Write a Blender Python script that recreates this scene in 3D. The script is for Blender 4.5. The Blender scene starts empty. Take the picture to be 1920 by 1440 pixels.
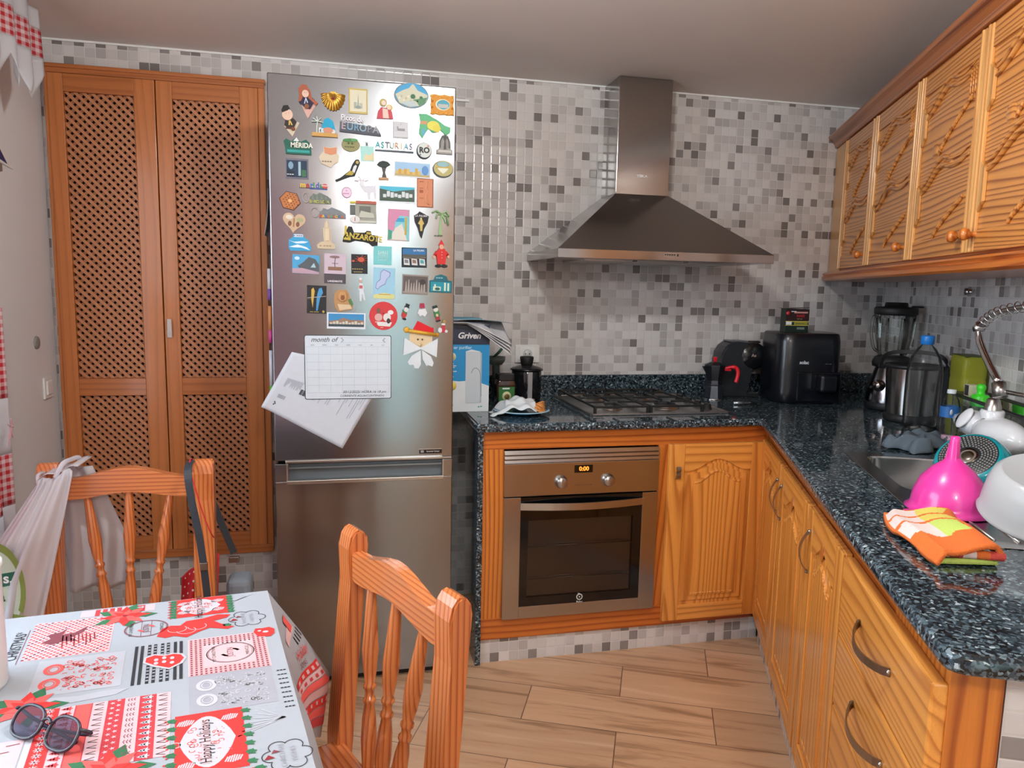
import bpy, bmesh, math, random
from mathutils import Vector, Matrix
random.seed(11)
PI = math.pi
SC = bpy.context.scene
COL = SC.collection

# ---------------------------------------------------------------- camera
def look(yaw, pitch, roll):
    cy, sy, cp, sp = math.cos(yaw), math.sin(yaw), math.cos(pitch), math.sin(pitch)
    f = Vector((sy*cp, cy*cp, sp)); r = Vector((cy, -sy, 0)); u = r.cross(f)
    cr, sr = math.cos(roll), math.sin(roll)
    return r*cr + u*sr, u*cr - r*sr, f
cam_d = bpy.data.cameras.new('camera'); cam = bpy.data.objects.new('camera', cam_d); COL.objects.link(cam)
_r, _u, _f = look(0.22841, -0.12919, 0.02113)
cam.matrix_world = Matrix(((_r.x, _u.x, -_f.x, -0.4888), (_r.y, _u.y, -_f.y, -3.1704), (_r.z, _u.z, -_f.z, 1.3841), (0, 0, 0, 1)))
cam_d.sensor_fit = 'HORIZONTAL'; cam_d.sensor_width = 36; cam_d.lens = 1383.48*36/1920; cam_d.clip_start = .02
SC.camera = cam
# ---------------------------------------------------------------- world, daylight, exposure
w = bpy.data.worlds.new('sky'); SC.world = w; w.use_nodes = True
w.node_tree.nodes['Background'].inputs[0].default_value = (.72, .87, 1.0, 1)
w.node_tree.nodes['Background'].inputs[1].default_value = 9
SC.view_settings.view_transform = 'Standard'; SC.view_settings.look = 'None'
SC.view_settings.exposure = 0.12; SC.view_settings.gamma = 1; SC.view_settings.use_curve_mapping = False
SC.cycles.use_denoising = True; SC.cycles.max_bounces = 7; SC.cycles.diffuse_bounces = 4; SC.cycles.glossy_bounces = 4
SC.cycles.transmission_bounces = 7; SC.cycles.transparent_max_bounces = 12; SC.cycles.sample_clamp_indirect = 6
SC.cycles.caustics_reflective = False; SC.cycles.caustics_refractive = False
def area(name, loc, size, power, color, rot=(0, 0, 0), shape='DISK', size_y=None, portal=False):
    d = bpy.data.lights.new(name, 'AREA'); d.shape = shape; d.size = size
    if size_y: d.size_y = size_y
    d.energy = power; d.color = color; d.cycles.is_portal = portal
    o = bpy.data.objects.new(name, d); COL.objects.link(o); o.location = loc; o.rotation_euler = rot
    return o
def globe(name, loc, r, power, color):
    d = bpy.data.lights.new(name, 'POINT'); d.shadow_soft_size = r; d.energy = power; d.color = color
    o = bpy.data.objects.new(name, d); COL.objects.link(o); o.location = loc; return o
globe('ceiling_lamp_light', (-.07, -1.88, 2.195), .06, 38, (.985, 1.0, .985))                 # the round ceiling lamp
globe('rear_lamp_light', (-.2, -4.1, 2.10), .10, 56, (1.0, .96, .92))                        # added unseen fill behind the camera, raises the ambient light
area('window_portal', (-1.60, -1.75, 1.35), 1.3, 1, (1, 1, 1), (0, -PI/2, 0), 'RECTANGLE', 1.2, True)

# ---------------------------------------------------------------- materials
def lin(c):
    if isinstance(c, str):
        c = c.lstrip('#'); c = tuple(int(c[i:i+2], 16)/255 for i in (0, 2, 4))
    return tuple((x/12.92 if x <= .04045 else ((x+.055)/1.055)**2.4) for x in c[:3]) + (1,)
_M = {}
def newmat(name):
    m = bpy.data.materials.new(name); m.use_nodes = True
    return m, m.node_tree.nodes, m.node_tree.links, m.node_tree.nodes['Principled BSDF']
def paint(c, rough=.55, metal=0, noise=.04, spec=.5, coat=0, bump=0):
    """plain painted, printed or plastic surface with a slight unevenness"""
    k = (c, rough, metal, noise, spec, coat, bump)
    if k in _M: return _M[k]
    m, N, L, b = newmat('surface_' + c.strip('#')); _M[k] = m
    tc = N.new('ShaderNodeTexCoord'); nz = N.new('ShaderNodeTexNoise'); nz.inputs['Scale'].default_value = 35
    nz.inputs['Detail'].default_value = 3; L.new(tc.outputs['Object'], nz.inputs['Vector'])
    mx = N.new('ShaderNodeMix'); mx.data_type = 'RGBA'; L.new(nz.outputs['Fac'], mx.inputs['Factor'])
    l = lin(c); mx.inputs[6].default_value = tuple(x*(1-noise) for x in l[:3])+(1,); mx.inputs[7].default_value = tuple(min(1, x*(1+noise)) for x in l[:3])+(1,)
    L.new(mx.outputs[2], b.inputs['Base Color'])
    b.inputs['Roughness'].default_value = rough; b.inputs['Metallic'].default_value = metal
    b.inputs['Specular IOR Level'].default_value = spec; b.inputs['Coat Weight'].default_value = coat
    if bump:
        bp = N.new('ShaderNodeBump'); bp.inputs['Strength'].default_value = bump; bp.inputs['Distance'].default_value = .002
        nz2 = N.new('ShaderNodeTexNoise'); nz2.inputs['Scale'].default_value = 400; L.new(tc.outputs['Object'], nz2.inputs['Vector'])
        L.new(nz2.outputs['Fac'], bp.inputs['Height']); L.new(bp.outputs[0], b.inputs['Normal'])
    return m
def brushed(name, c, rough=.28, axis='X', vary=.2):
    """brushed stainless steel, the brush lines along one axis"""
    m, N, L, b = newmat(name)
    tc = N.new('ShaderNodeTexCoord'); mp = N.new('ShaderNodeMapping')
    s = {'X': (2, 300, 300), 'Z': (300, 300, 2), 'Y': (300, 2, 300)}[axis]; mp.inputs['Scale'].default_value = s
    L.new(tc.outputs['Object'], mp.inputs['Vector'])
    nz = N.new('ShaderNodeTexNoise'); nz.inputs['Scale'].default_value = 2; nz.inputs['Detail'].default_value = 4; L.new(mp.outputs[0], nz.inputs['Vector'])
    r = N.new('ShaderNodeMapRange'); r.inputs['To Min'].default_value = rough*(1-vary*.8); r.inputs['To Max'].default_value = rough*(1+vary)
    L.new(nz.outputs['Fac'], r.inputs['Value']); L.new(r.outputs[0], b.inputs['Roughness'])
    bp = N.new('ShaderNodeBump'); bp.inputs['Strength'].default_value = .07*vary; bp.inputs['Distance'].default_value = .0003
    L.new(nz.outputs['Fac'], bp.inputs['Height']); L.new(bp.outputs[0], b.inputs['Normal'])
    b.inputs['Base Color'].default_value = lin(c); b.inputs['Metallic'].default_value = 1
    return m
def glassy(name, c=(1, 1, 1, 1), rough=.02, alpha=.25, ior=1.45):
    """thin clear plastic or glass wall"""
    m, N, L, b = newmat(name)
    tr = N.new('ShaderNodeBsdfTransparent'); tr.inputs[0].default_value = c
    gl = N.new('ShaderNodeBsdfGlossy'); gl.inputs['Roughness'].default_value = rough
    fr = N.new('ShaderNodeFresnel'); fr.inputs[0].default_value = ior
    df = N.new('ShaderNodeBsdfTranslucent'); df.inputs[0].default_value = c
    m1 = N.new('ShaderNodeMixShader'); m2 = N.new('ShaderNodeMixShader')
    m1.inputs[0].default_value = alpha; L.new(tr.outputs[0], m1.inputs[1]); L.new(df.outputs[0], m1.inputs[2])
    L.new(fr.outputs[0], m2.inputs[0]); L.new(m1.outputs[0], m2.inputs[1]); L.new(gl.outputs[0], m2.inputs[2])
    nz = N.new('ShaderNodeTexNoise'); nz.inputs['Scale'].default_value = 30; bp = N.new('ShaderNodeBump'); bp.inputs['Strength'].default_value = .15; bp.inputs['Distance'].default_value = .002
    L.new(nz.outputs['Fac'], bp.inputs['Height']); L.new(bp.outputs[0], gl.inputs['Normal'])
    L.new(m2.outputs[0], N['Material Output'].inputs[0]); return m
def wood(name, light, dark, axis='Z', freq=55, amp=3.0, rough=.3, coat=.35, contrast=1.0, plank=False):
    """varnished pine: grain lines are contours of a noise stretched along the board"""
    m, N, L, b = newmat(name)
    tc = N.new('ShaderNodeTexCoord'); oi = N.new('ShaderNodeObjectInfo')
    add = N.new('ShaderNodeVectorMath'); add.operation = 'MULTIPLY_ADD'; add.inputs[1].default_value = (1, 1, 1)
    cmb = N.new('ShaderNodeCombineXYZ')
    for i in range(3):
        mu = N.new('ShaderNodeMath'); mu.operation = 'MULTIPLY'; mu.inputs[1].default_value = (7.3, 3.1, 5.7)[i]
        L.new(oi.outputs['Random'], mu.inputs[0]); L.new(mu.outputs[0], cmb.inputs[i])
    L.new(tc.outputs['Object'], add.inputs[0]); L.new(cmb.outputs[0], add.inputs[2])
    mp = N.new('ShaderNodeMapping'); mp.inputs['Scale'].default_value = {'Z': (1, 1, .09), 'X': (.09, 1, 1), 'Y': (1, .09, 1)}[axis]
    L.new(add.outputs[0], mp.inputs['Vector'])
    nz = N.new('ShaderNodeTexNoise'); nz.inputs['Scale'].default_value = 5; nz.inputs['Detail'].default_value = 2; nz.inputs['Roughness'].default_value = .45
    L.new(mp.outputs[0], nz.inputs['Vector'])
    dot = N.new('ShaderNodeVectorMath'); dot.operation = 'DOT_PRODUCT'
    dot.inputs[1].default_value = {'Z': (1, .8, 0), 'X': (0, .8, 1), 'Y': (1, 0, .8)}[axis]; L.new(add.outputs[0], dot.inputs[0])
    a1 = N.new('ShaderNodeMath'); a1.operation = 'MULTIPLY'; a1.inputs[1].default_value = freq; L.new(dot.outputs['Value'], a1.inputs[0])
    a2 = N.new('ShaderNodeMath'); a2.operation = 'MULTIPLY_ADD'; a2.inputs[1].default_value = amp*4; L.new(nz.outputs['Fac'], a2.inputs[0]); L.new(a1.outputs[0], a2.inputs[2])
    fr = N.new('ShaderNodeMath'); fr.operation = 'FRACT'; L.new(a2.outputs[0], fr.inputs[0])
    cr = N.new('ShaderNodeValToRGB'); e = cr.color_ramp.elements
    l, d = lin(light), lin(dark)
    mix = lambda t: tuple(l[i]*(1-t)+d[i]*t for i in range(3))+(1,)
    e[0].position = 0; e[0].color = mix(.12*contrast); e[1].position = 1; e[1].color = mix(.15*contrast)
    for p_, t in ((.35, 0), (.62, .35), (.84, 1.0), (.93, .8)):
        x = e.new(p_); x.color = mix(t*contrast)
    L.new(fr.outputs[0], cr.inputs[0])
    mp2 = N.new('ShaderNodeMapping'); mp2.inputs['Scale'].default_value = {'Z': (60, 60, 2.5), 'X': (2.5, 60, 60), 'Y': (60, 2.5, 60)}[axis]; L.new(add.outputs[0], mp2.inputs['Vector'])
    n2 = N.new('ShaderNodeTexNoise'); n2.inputs['Scale'].default_value = 6; n2.inputs['Detail'].default_value = 3; L.new(mp2.outputs[0], n2.inputs['Vector'])
    mr = N.new('ShaderNodeMapRange'); mr.inputs['To Min'].default_value = .86; mr.inputs['To Max'].default_value = 1.12; L.new(n2.outputs['Fac'], mr.inputs['Value'])
    vm = N.new('ShaderNodeVectorMath'); vm.operation = 'SCALE'; L.new(cr.outputs[0], vm.inputs[0]); L.new(mr.outputs[0], vm.inputs['Scale'])
    L.new(vm.outputs[0], b.inputs['Base Color'])
    b.inputs['Roughness'].default_value = rough; b.inputs['Coat Weight'].default_value = coat; b.inputs['Coat Roughness'].default_value = .15
    bp = N.new('ShaderNodeBump'); bp.inputs['Strength'].default_value = .25; bp.inputs['Distance'].default_value = .0006
    L.new(fr.outputs[0], bp.inputs['Height']); L.new(bp.outputs[0], b.inputs['Normal'])
    return m
def mosaic(name, px, pz, ox, oz, ax='X', cols=None, bumpd=.0012):
    """square mosaic tiles of mixed greys; tile index from object coordinates"""
    m, N, L, b = newmat(name)
    tc = N.new('ShaderNodeTexCoord'); sp = N.new('ShaderNodeSeparateXYZ'); L.new(tc.outputs['Object'], sp.inputs[0])
    def chain(out, p, o):
        a = N.new('ShaderNodeMath'); a.operation = 'SUBTRACT'; a.inputs[1].default_value = o; L.new(out, a.inputs[0])
        d = N.new('ShaderNodeMath'); d.operation = 'DIVIDE'; d.inputs[1].default_value = p; L.new(a.outputs[0], d.inputs[0])
        fl = N.new('ShaderNodeMath'); fl.operation = 'FLOOR'; L.new(d.outputs[0], fl.inputs[0])
        fr = N.new('ShaderNodeMath'); fr.operation = 'FRACT'; L.new(d.outputs[0], fr.inputs[0])
        s = N.new('ShaderNodeMath'); s.operation = 'SUBTRACT'; s.inputs[1].default_value = .5; L.new(fr.outputs[0], s.inputs[0])
        ab = N.new('ShaderNodeMath'); ab.operation = 'ABSOLUTE'; L.new(s.outputs[0], ab.inputs[0])
        return fl.outputs[0], ab.outputs[0]
    fx, ex = chain(sp.outputs[ax], px, ox); fz, ez = chain(sp.outputs['Z'], pz, oz)
    cb = N.new('ShaderNodeCombineXYZ'); L.new(fx, cb.inputs[0]); L.new(fz, cb.inputs[1])
    wn = N.new('ShaderNodeTexWhiteNoise'); wn.noise_dimensions = '2D'; L.new(cb.outputs[0], wn.inputs['Vector'])
    cr = N.new('ShaderNodeValToRGB'); cr.color_ramp.interpolation = 'CONSTANT'; e = cr.color_ramp.elements
    cols = cols or [(0, '#d4d0ce'), (.30, '#cbc7c5'), (.52, '#bfbab8'), (.68, '#b1acaa'), (.80, '#c6c2c0'), (.885, '#8b8583'), (.945, '#7a7472')]
    e[0].position = 0; e[0].color = lin(cols[0][1]); e[1].position = cols[1][0]; e[1].color = lin(cols[1][1])
    for p_, c in cols[2:]:
        x = e.new(p_); x.color = lin(c)
    L.new(wn.outputs['Value'], cr.inputs[0])
    mxx = N.new('ShaderNodeMath'); mxx.operation = 'MAXIMUM'; L.new(ex, mxx.inputs[0]); L.new(ez, mxx.inputs[1])
    gm = N.new('ShaderNodeMapRange'); gm.inputs['From Min'].default_value = .455; gm.inputs['From Max'].default_value = .48; L.new(mxx.outputs[0], gm.inputs['Value'])
    mx = N.new('ShaderNodeMix'); mx.data_type = 'RGBA'; L.new(gm.outputs[0], mx.inputs['Factor']); L.new(cr.outputs[0], mx.inputs[6]); mx.inputs[7].default_value = lin('#cfcbc9')
    # woven glaze lines inside each tile
    wv = N.new('ShaderNodeTexWave'); wv.inputs['Scale'].default_value = 130; wv.bands_direction = 'Z'; L.new(tc.outputs['Object'], wv.inputs['Vector'])
    wm = N.new('ShaderNodeMapRange'); wm.inputs['To Min'].default_value = .975; wm.inputs['To Max'].default_value = 1.02; L.new(wv.outputs['Fac'], wm.inputs['Value'])
    vm = N.new('ShaderNodeVectorMath'); vm.operation = 'SCALE'; L.new(mx.outputs[2], vm.inputs[0]); L.new(wm.outputs[0], vm.inputs['Scale'])
    L.new(vm.outputs[0], b.inputs['Base Color'])
    hb = N.new('ShaderNodeMapRange'); hb.inputs['From Min'].default_value = .38; hb.inputs['From Max'].default_value = .5; hb.inputs['To Min'].default_value = 1; hb.inputs['To Max'].default_value = 0
    L.new(mxx.outputs[0], hb.inputs['Value'])
    bp = N.new('ShaderNodeBump'); bp.inputs['Strength'].default_value = .55; bp.inputs['Distance'].default_value = bumpd; L.new(hb.outputs[0], bp.inputs['Height']); L.new(bp.outputs[0], b.inputs['Normal'])
    rg = N.new('ShaderNodeMapRange'); rg.inputs['To Min'].default_value = .2; rg.inputs['To Max'].default_value = .7; L.new(gm.outputs[0], rg.inputs['Value']); L.new(rg.outputs[0], b.inputs['Roughness'])
    return m
def granite(name):
    m, N, L, b = newmat(name)
    tc = N.new('ShaderNodeTexCoord'); v = N.new('ShaderNodeTexVoronoi'); v.inputs['Scale'].default_value = 190; v.inputs['Randomness'].default_value = 1
    nz = N.new('ShaderNodeTexNoise'); nz.inputs['Scale'].default_value = 90; nz.inputs['Detail'].default_value = 4
    ad = N.new('ShaderNodeVectorMath'); ad.operation = 'MULTIPLY_ADD'; ad.inputs[1].default_value = (.012, .012, .012)
    L.new(tc.outputs['Object'], nz.inputs['Vector']); L.new(nz.outputs['Color'], ad.inputs[0]); L.new(tc.outputs['Object'], ad.inputs[2]); L.new(ad.outputs[0], v.inputs['Vector'])
    sp = N.new('ShaderNodeSeparateColor'); L.new(v.outputs['Color'], sp.inputs[0])
    cr = N.new('ShaderNodeValToRGB'); cr.color_ramp.interpolation = 'CONSTANT'; e = cr.color_ramp.elements
    e[0].position = 0; e[0].color = lin('#12181c'); e[1].position = .24; e[1].color = lin('#222d34')
    for p_, c in ((.42, '#37454e'), (.58, '#182026'), (.66, '#4c5b63'), (.86, '#6b7b82'), (.965, '#a5b2b6')):
        x = e.new(p_); x.color = lin(c)
    L.new(sp.outputs[0], cr.inputs[0]); L.new(cr.outputs[0], b.inputs['Base Color'])
    b.inputs['Roughness'].default_value = .07; b.inputs['Specular IOR Level'].default_value = .55
    return m
def plaster(name, c, bump=.25):
    m, N, L, b = newmat(name)
    tc = N.new('ShaderNodeTexCoord'); nz = N.new('ShaderNodeTexNoise'); nz.inputs['Scale'].default_value = 9; nz.inputs['Detail'].default_value = 6; L.new(tc.outputs['Object'], nz.inputs['Vector'])
    mx = N.new('ShaderNodeMix'); mx.data_type = 'RGBA'; l = lin(c); mx.inputs[6].default_value = tuple(x*.96 for x in l[:3])+(1,); mx.inputs[7].default_value = l
    L.new(nz.outputs['Fac'], mx.inputs['Factor']); L.new(mx.outputs[2], b.inputs['Base Color']); b.inputs['Roughness'].default_value = .8
    bp = N.new('ShaderNodeBump'); bp.inputs['Strength'].default_value = bump; bp.inputs['Distance'].default_value = .003; L.new(nz.outputs['Fac'], bp.inputs['Height']); L.new(bp.outputs[0], b.inputs['Normal'])
    return m
def floor_mat(name):
    """wood-look porcelain planks, half-offset, laid along the right-hand cabinets' cross direction"""
    m, N, L, b = newmat(name)
    tc = N.new('ShaderNodeTexCoord'); sp = N.new('ShaderNodeSeparateXYZ'); L.new(tc.outputs['Object'], sp.inputs[0])
    def mth(op, a, c=None, d=None):
        n = N.new('ShaderNodeMath'); n.operation = op
        for i, q in enumerate((a, c, d)):
            if q is None: continue
            if isinstance(q, (int, float)): n.inputs[i].default_value = q
            else: L.new(q, n.inputs[i])
        return n.outputs[0]
    # object X = distance s along the right-hand cabinets, object Y = into them
    row = mth('DIVIDE', mth('SUBTRACT', sp.outputs['X'], .142), .2085); rf = mth('FLOOR', row)
    half = mth('MULTIPLY', mth('MODULO', mth('ABSOLUTE', rf), 2.0), .5)
    col = mth('ADD', mth('DIVIDE', mth('ADD', sp.outputs['Y'], .2035), .6135), half); cf = mth('FLOOR', col)
    er = mth('ABSOLUTE', mth('SUBTRACT', mth('FRACT', row), .5)); ec = mth('ABSOLUTE', mth('SUBTRACT', mth('FRACT', col), .5))
    g = mth('MAXIMUM', mth('GREATER_THAN', er, .4925), mth('GREATER_THAN', ec, .4972))
    cb = N.new('ShaderNodeCombineXYZ'); L.new(rf, cb.inputs[0]); L.new(cf, cb.inputs[1])
    wn = N.new('ShaderNodeTexWhiteNoise'); wn.noise_dimensions = '2D'; L.new(cb.outputs[0], wn.inputs['Vector'])
    off = N.new('ShaderNodeVectorMath'); off.operation = 'MULTIPLY_ADD'; off.inputs[1].default_value = (9, 9, 9); L.new(wn.outputs['Color'], off.inputs[0]); L.new(tc.outputs['Object'], off.inputs[2])
    mp = N.new('ShaderNodeMapping'); mp.inputs['Scale'].default_value = (16, 1.3, 1); L.new(off.outputs[0], mp.inputs['Vector'])
    nz = N.new('ShaderNodeTexNoise'); nz.inputs['Scale'].default_value = 1.3; nz.inputs['Detail'].default_value = 6; nz.inputs['Roughness'].default_value = .62; nz.inputs['Distortion'].default_value = .6; L.new(mp.outputs[0], nz.inputs['Vector'])
    cr = N.new('ShaderNodeValToRGB'); e = cr.color_ramp.elements
    e[0].position = .25; e[0].color = lin('#84634a'); e[1].position = .72; e[1].color = lin('#d4b090')
    for p_, c in ((.40, '#a98363'), (.48, '#c49c7a'), (.6, '#c7a17f')):
        x = e.new(p_); x.color = lin(c)
    L.new(nz.outputs['Fac'], cr.inputs[0])
    mr = N.new('ShaderNodeMapRange'); mr.inputs['To Min'].default_value = .9; mr.inputs['To Max'].default_value = 1.08; L.new(wn.outputs['Value'], mr.inputs['Value'])
    vm = N.new('ShaderNodeVectorMath'); vm.operation = 'SCALE'; L.new(cr.outputs[0], vm.inputs[0]); L.new(mr.outputs[0], vm.inputs['Scale'])
    mx = N.new('ShaderNodeMix'); mx.data_type = 'RGBA'; L.new(g, mx.inputs['Factor']); L.new(vm.outputs[0], mx.inputs[6]); mx.inputs[7].default_value = lin('#6d5140')
    L.new(mx.outputs[2], b.inputs['Base Color']); b.inputs['Roughness'].default_value = .36
    bp = N.new('ShaderNodeBump'); bp.inputs['Strength'].default_value = .12; bp.inputs['Distance'].default_value = .001; L.new(nz.outputs['Fac'], bp.inputs['Height']); L.new(bp.outputs[0], b.inputs['Normal'])
    return m
def fabric(name, c, c2=None, check=0, rough=.9, trans=.35, ax='Y'):
    """cotton; check>0 weaves a gingham of that period (m) in c over c2"""
    m, N, L, b = newmat(name)
    tc = N.new('ShaderNodeTexCoord'); col = None
    b.inputs['Base Color'].default_value = lin(c)
    if check:
        sp = N.new('ShaderNodeSeparateXYZ'); L.new(tc.outputs['Object'], sp.inputs[0]); outs = []
        for o in (sp.outputs[ax], sp.outputs['Z']):
            d = N.new('ShaderNodeMath'); d.operation = 'DIVIDE'; d.inputs[1].default_value = check; L.new(o, d.inputs[0])
            f = N.new('ShaderNodeMath'); f.operation = 'FRACT'; L.new(d.outputs[0], f.inputs[0])
            g = N.new('ShaderNodeMath'); g.operation = 'GREATER_THAN'; g.inputs[1].default_value = .5; L.new(f.outputs[0], g.inputs[0]); outs.append(g.outputs[0])
        a = N.new('ShaderNodeMath'); a.operation = 'ADD'; L.new(outs[0], a.inputs[0]); L.new(outs[1], a.inputs[1])
        h = N.new('ShaderNodeMath'); h.operation = 'MULTIPLY'; h.inputs[1].default_value = .5; L.new(a.outputs[0], h.inputs[0])
        mx = N.new('ShaderNodeMix'); mx.data_type = 'RGBA'; L.new(h.outputs[0], mx.inputs['Factor']); mx.inputs[6].default_value = lin(c2); mx.inputs[7].default_value = lin(c)
        L.new(mx.outputs[2], b.inputs['Base Color']); col = mx.outputs[2]
    b.inputs['Roughness'].default_value = rough; b.inputs['Specular IOR Level'].default_value = .2
    wv = N.new('ShaderNodeTexNoise'); wv.inputs['Scale'].default_value = 500; L.new(tc.outputs['Object'], wv.inputs['Vector'])
    bp = N.new('ShaderNodeBump'); bp.inputs['Strength'].default_value = .2; bp.inputs['Distance'].default_value = .001; L.new(wv.outputs['Fac'], bp.inputs['Height']); L.new(bp.outputs[0], b.inputs['Normal'])
    if trans:
        t = N.new('ShaderNodeBsdfTranslucent'); t.inputs[0].default_value = lin(c)
        if col: L.new(col, t.inputs[0])
        mxs = N.new('ShaderNodeMixShader'); mxs.inputs[0].default_value = trans
        L.new(b.outputs[0], mxs.inputs[1]); L.new(t.outputs[0], mxs.inputs[2]); L.new(mxs.outputs[0], N['Material Output'].inputs[0])
    return m
def glow(name, c, s):
    m, N, L, b = newmat(name); b.inputs['Emission Color'].default_value = lin(c); b.inputs['Emission Strength'].default_value = s; b.inputs['Base Color'].default_value = lin(c)
    return m

# ---------------------------------------------------------------- mesh building
class MB:
    """collects shapes with their materials and links them as one mesh object"""
    def __init__(s): s.bm = bmesh.new(); s.mats = []
    def mi(s, m):
        if m not in s.mats: s.mats.append(m)
        return s.mats.index(m)
    def _set(s, faces, m, smooth=False):
        i = s.mi(m)
        for f in faces: f.material_index = i; f.smooth = smooth
    def box(s, x0, x1, y0, y1, z0, z1, m, bev=0, seg=2, mat4=None):
        bm = bmesh.new(); vs = [bm.verts.new((x, y, z)) for x in (x0, x1) for y in (y0, y1) for z in (z0, z1)]
        for q in ((0, 1, 3, 2), (4, 6, 7, 5), (0, 4, 5, 1), (2, 3, 7, 6), (0, 2, 6, 4), (1, 5, 7, 3)): bm.faces.new([vs[i] for i in q])
        if bev: bmesh.ops.bevel(bm, geom=bm.edges[:], offset=bev, segments=seg, affect='EDGES', profile=.5)
        s.add(bm, m, bool(bev) and False, mat4); return s
    def add(s, bm, m, smooth=False, mat4=None):
        bmesh.ops.recalc_face_normals(bm, faces=bm.faces[:])
        i = s.mi(m); vm = {}
        for v in bm.verts: vm[v] = s.bm.verts.new(mat4 @ v.co if mat4 else v.co)
        for f in bm.faces:
            try: g = s.bm.faces.new([vm[v] for v in f.verts])
            except ValueError: continue
            g.material_index = i; g.smooth = smooth
        bm.free()
    def prism(s, pts, y0, y1, m, plane='XZ', bev=0, mat4=None, smooth=False):
        """polygon pts in a plane, extruded between y0 and y1 on the remaining axis"""
        bm = bmesh.new()
        P = {'XZ': lambda a, b, c: (a, c, b), 'XY': lambda a, b, c: (a, b, c), 'YZ': lambda a, b, c: (c, a, b)}[plane]
        va = [bm.verts.new(P(a, b, y0)) for a, b in pts]; vb = [bm.verts.new(P(a, b, y1)) for a, b in pts]
        n = len(pts); fa = bm.faces.new(va); fb = bm.faces.new(vb[::-1])
        for i in range(n): bm.faces.new((va[i], va[(i+1) % n], vb[(i+1) % n], vb[i]))
        if bev: bmesh.ops.bevel(bm, geom=[e for e in bm.edges if e in set(fa.edges) | set(fb.edges)], offset=bev, segments=2, affect='EDGES')
        bm.normal_update(); big = [f for f in bm.faces if len(f.verts) > 4]
        if big: bmesh.ops.triangulate(bm, faces=big)
        s.add(bm, m, smooth, mat4); return s
    def lathe(s, prof, m, c=(0, 0, 0), seg=32, smooth=True, mat4=None, a0=0, a1=2*PI, scale=(1, 1)):
        """profile [(r,z)...] turned about local Z through c"""
        bm = bmesh.new(); full = abs(a1-a0-2*PI) < 1e-6; n = seg if full else seg+1; rings = []
        for r, z in prof:
            if r < 1e-6: rings.append([bm.verts.new((c[0], c[1], c[2]+z))])
            else: rings.append([bm.verts.new((c[0]+r*math.cos(a0+(a1-a0)*k/seg)*scale[0], c[1]+r*math.sin(a0+(a1-a0)*k/seg)*scale[1], c[2]+z)) for k in range(n)])
        for A, B in zip(rings, rings[1:]):
            for k in range(seg if full else seg):
                k2 = (k+1) % n if full else k+1
                a = [A[0]] if len(A) == 1 else [A[k], A[k2]]; b_ = [B[0]] if len(B) == 1 else [B[k2], B[k]]
                if len(a)+len(b_) > 2:
                    try: bm.faces.new(a+b_)
                    except ValueError: pass
        s.add(bm, m, smooth, mat4); return s
    def tube(s, pts, r, m, seg=10, caps=True, closed=False, flat=None, mat4=None, up=None):
        """round (or flat=(w,t) ribbon) section swept along pts; r may be a list"""
        pts = [Vector(p) for p in pts]; n = len(pts); bm = bmesh.new(); rings = []
        rr = r if isinstance(r, (list, tuple)) else [r]*n; nrm = Vector(up) if up else None
        for i in range(n):
            a = pts[(i-1) % n] if (closed or i > 0) else pts[0]; b_ = pts[(i+1) % n] if (closed or i < n-1) else pts[-1]
            t = (b_-a).normalized()
            if nrm is None: nrm = t.orthogonal().normalized()
            nn = nrm - t*nrm.dot(t); nn = nn.normalized() if nn.length > 1e-6 else t.orthogonal().normalized(); bi = t.cross(nn)
            if not up: nrm = nn
            if flat:
                w_, h_ = flat; q = [(-w_, -h_), (w_, -h_), (w_, h_), (-w_, h_)]
                rings.append([bm.verts.new(pts[i]+nn*(x*rr[i]/2)+bi*(y*rr[i]/2)) for x, y in q])
            else: rings.append([bm.verts.new(pts[i]+(nn*math.cos(2*PI*k/seg)+bi*math.sin(2*PI*k/seg))*rr[i]) for k in range(seg)])
        sg = 4 if flat else seg
        for i in range(n if closed else n-1):
            A, B = rings[i], rings[(i+1) % n]
            for k in range(sg): bm.faces.new((A[k], A[(k+1) % sg], B[(k+1) % sg], B[k]))
        if caps and not closed: bm.faces.new(rings[0][::-1]); bm.faces.new(rings[-1])
        s.add(bm, m, not flat, mat4); return s
    def ball(s, c, r, m, sx=1, sy=1, sz=1, seg=20, mat4=None):
        bm = bmesh.new(); bmesh.ops.create_uvsphere(bm, u_segments=seg, v_segments=max(8, seg*2//3), radius=r)
        for v in bm.verts: v.co = Vector((v.co.x*sx, v.co.y*sy, v.co.z*sz)) + Vector(c)
        s.add(bm, m, True, mat4); return s
    def text(s, txt, m, mat4, size=.01, depth=.0004, align='CENTER', bold=0, shear=0, sx=1):
        cu = bpy.data.curves.new('lettering', 'FONT'); cu.body = txt; cu.size = size; cu.extrude = depth/2; cu.align_x = align; cu.align_y = 'CENTER'; cu.resolution_u = 3
        cu.offset = bold; cu.shear = shear
        o = bpy.data.objects.new('lettering', cu); COL.objects.link(o)
        me = bpy.data.meshes.new_from_object(o.evaluated_get(bpy.context.evaluated_depsgraph_get()))
        bm = bmesh.new(); bm.from_mesh(me); bmesh.ops.scale(bm, vec=(sx, 1, 1), verts=bm.verts[:]); i = s.mi(m); vm = {}
        for v in bm.verts: vm[v] = s.bm.verts.new(mat4 @ v.co)
        for f in bm.faces:
            try: g = s.bm.faces.new([vm[v] for v in f.verts]); g.material_index = i
            except ValueError: pass
        bm.free(); bpy.data.objects.remove(o); bpy.data.meshes.remove(me); bpy.data.curves.remove(cu); return s
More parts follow.
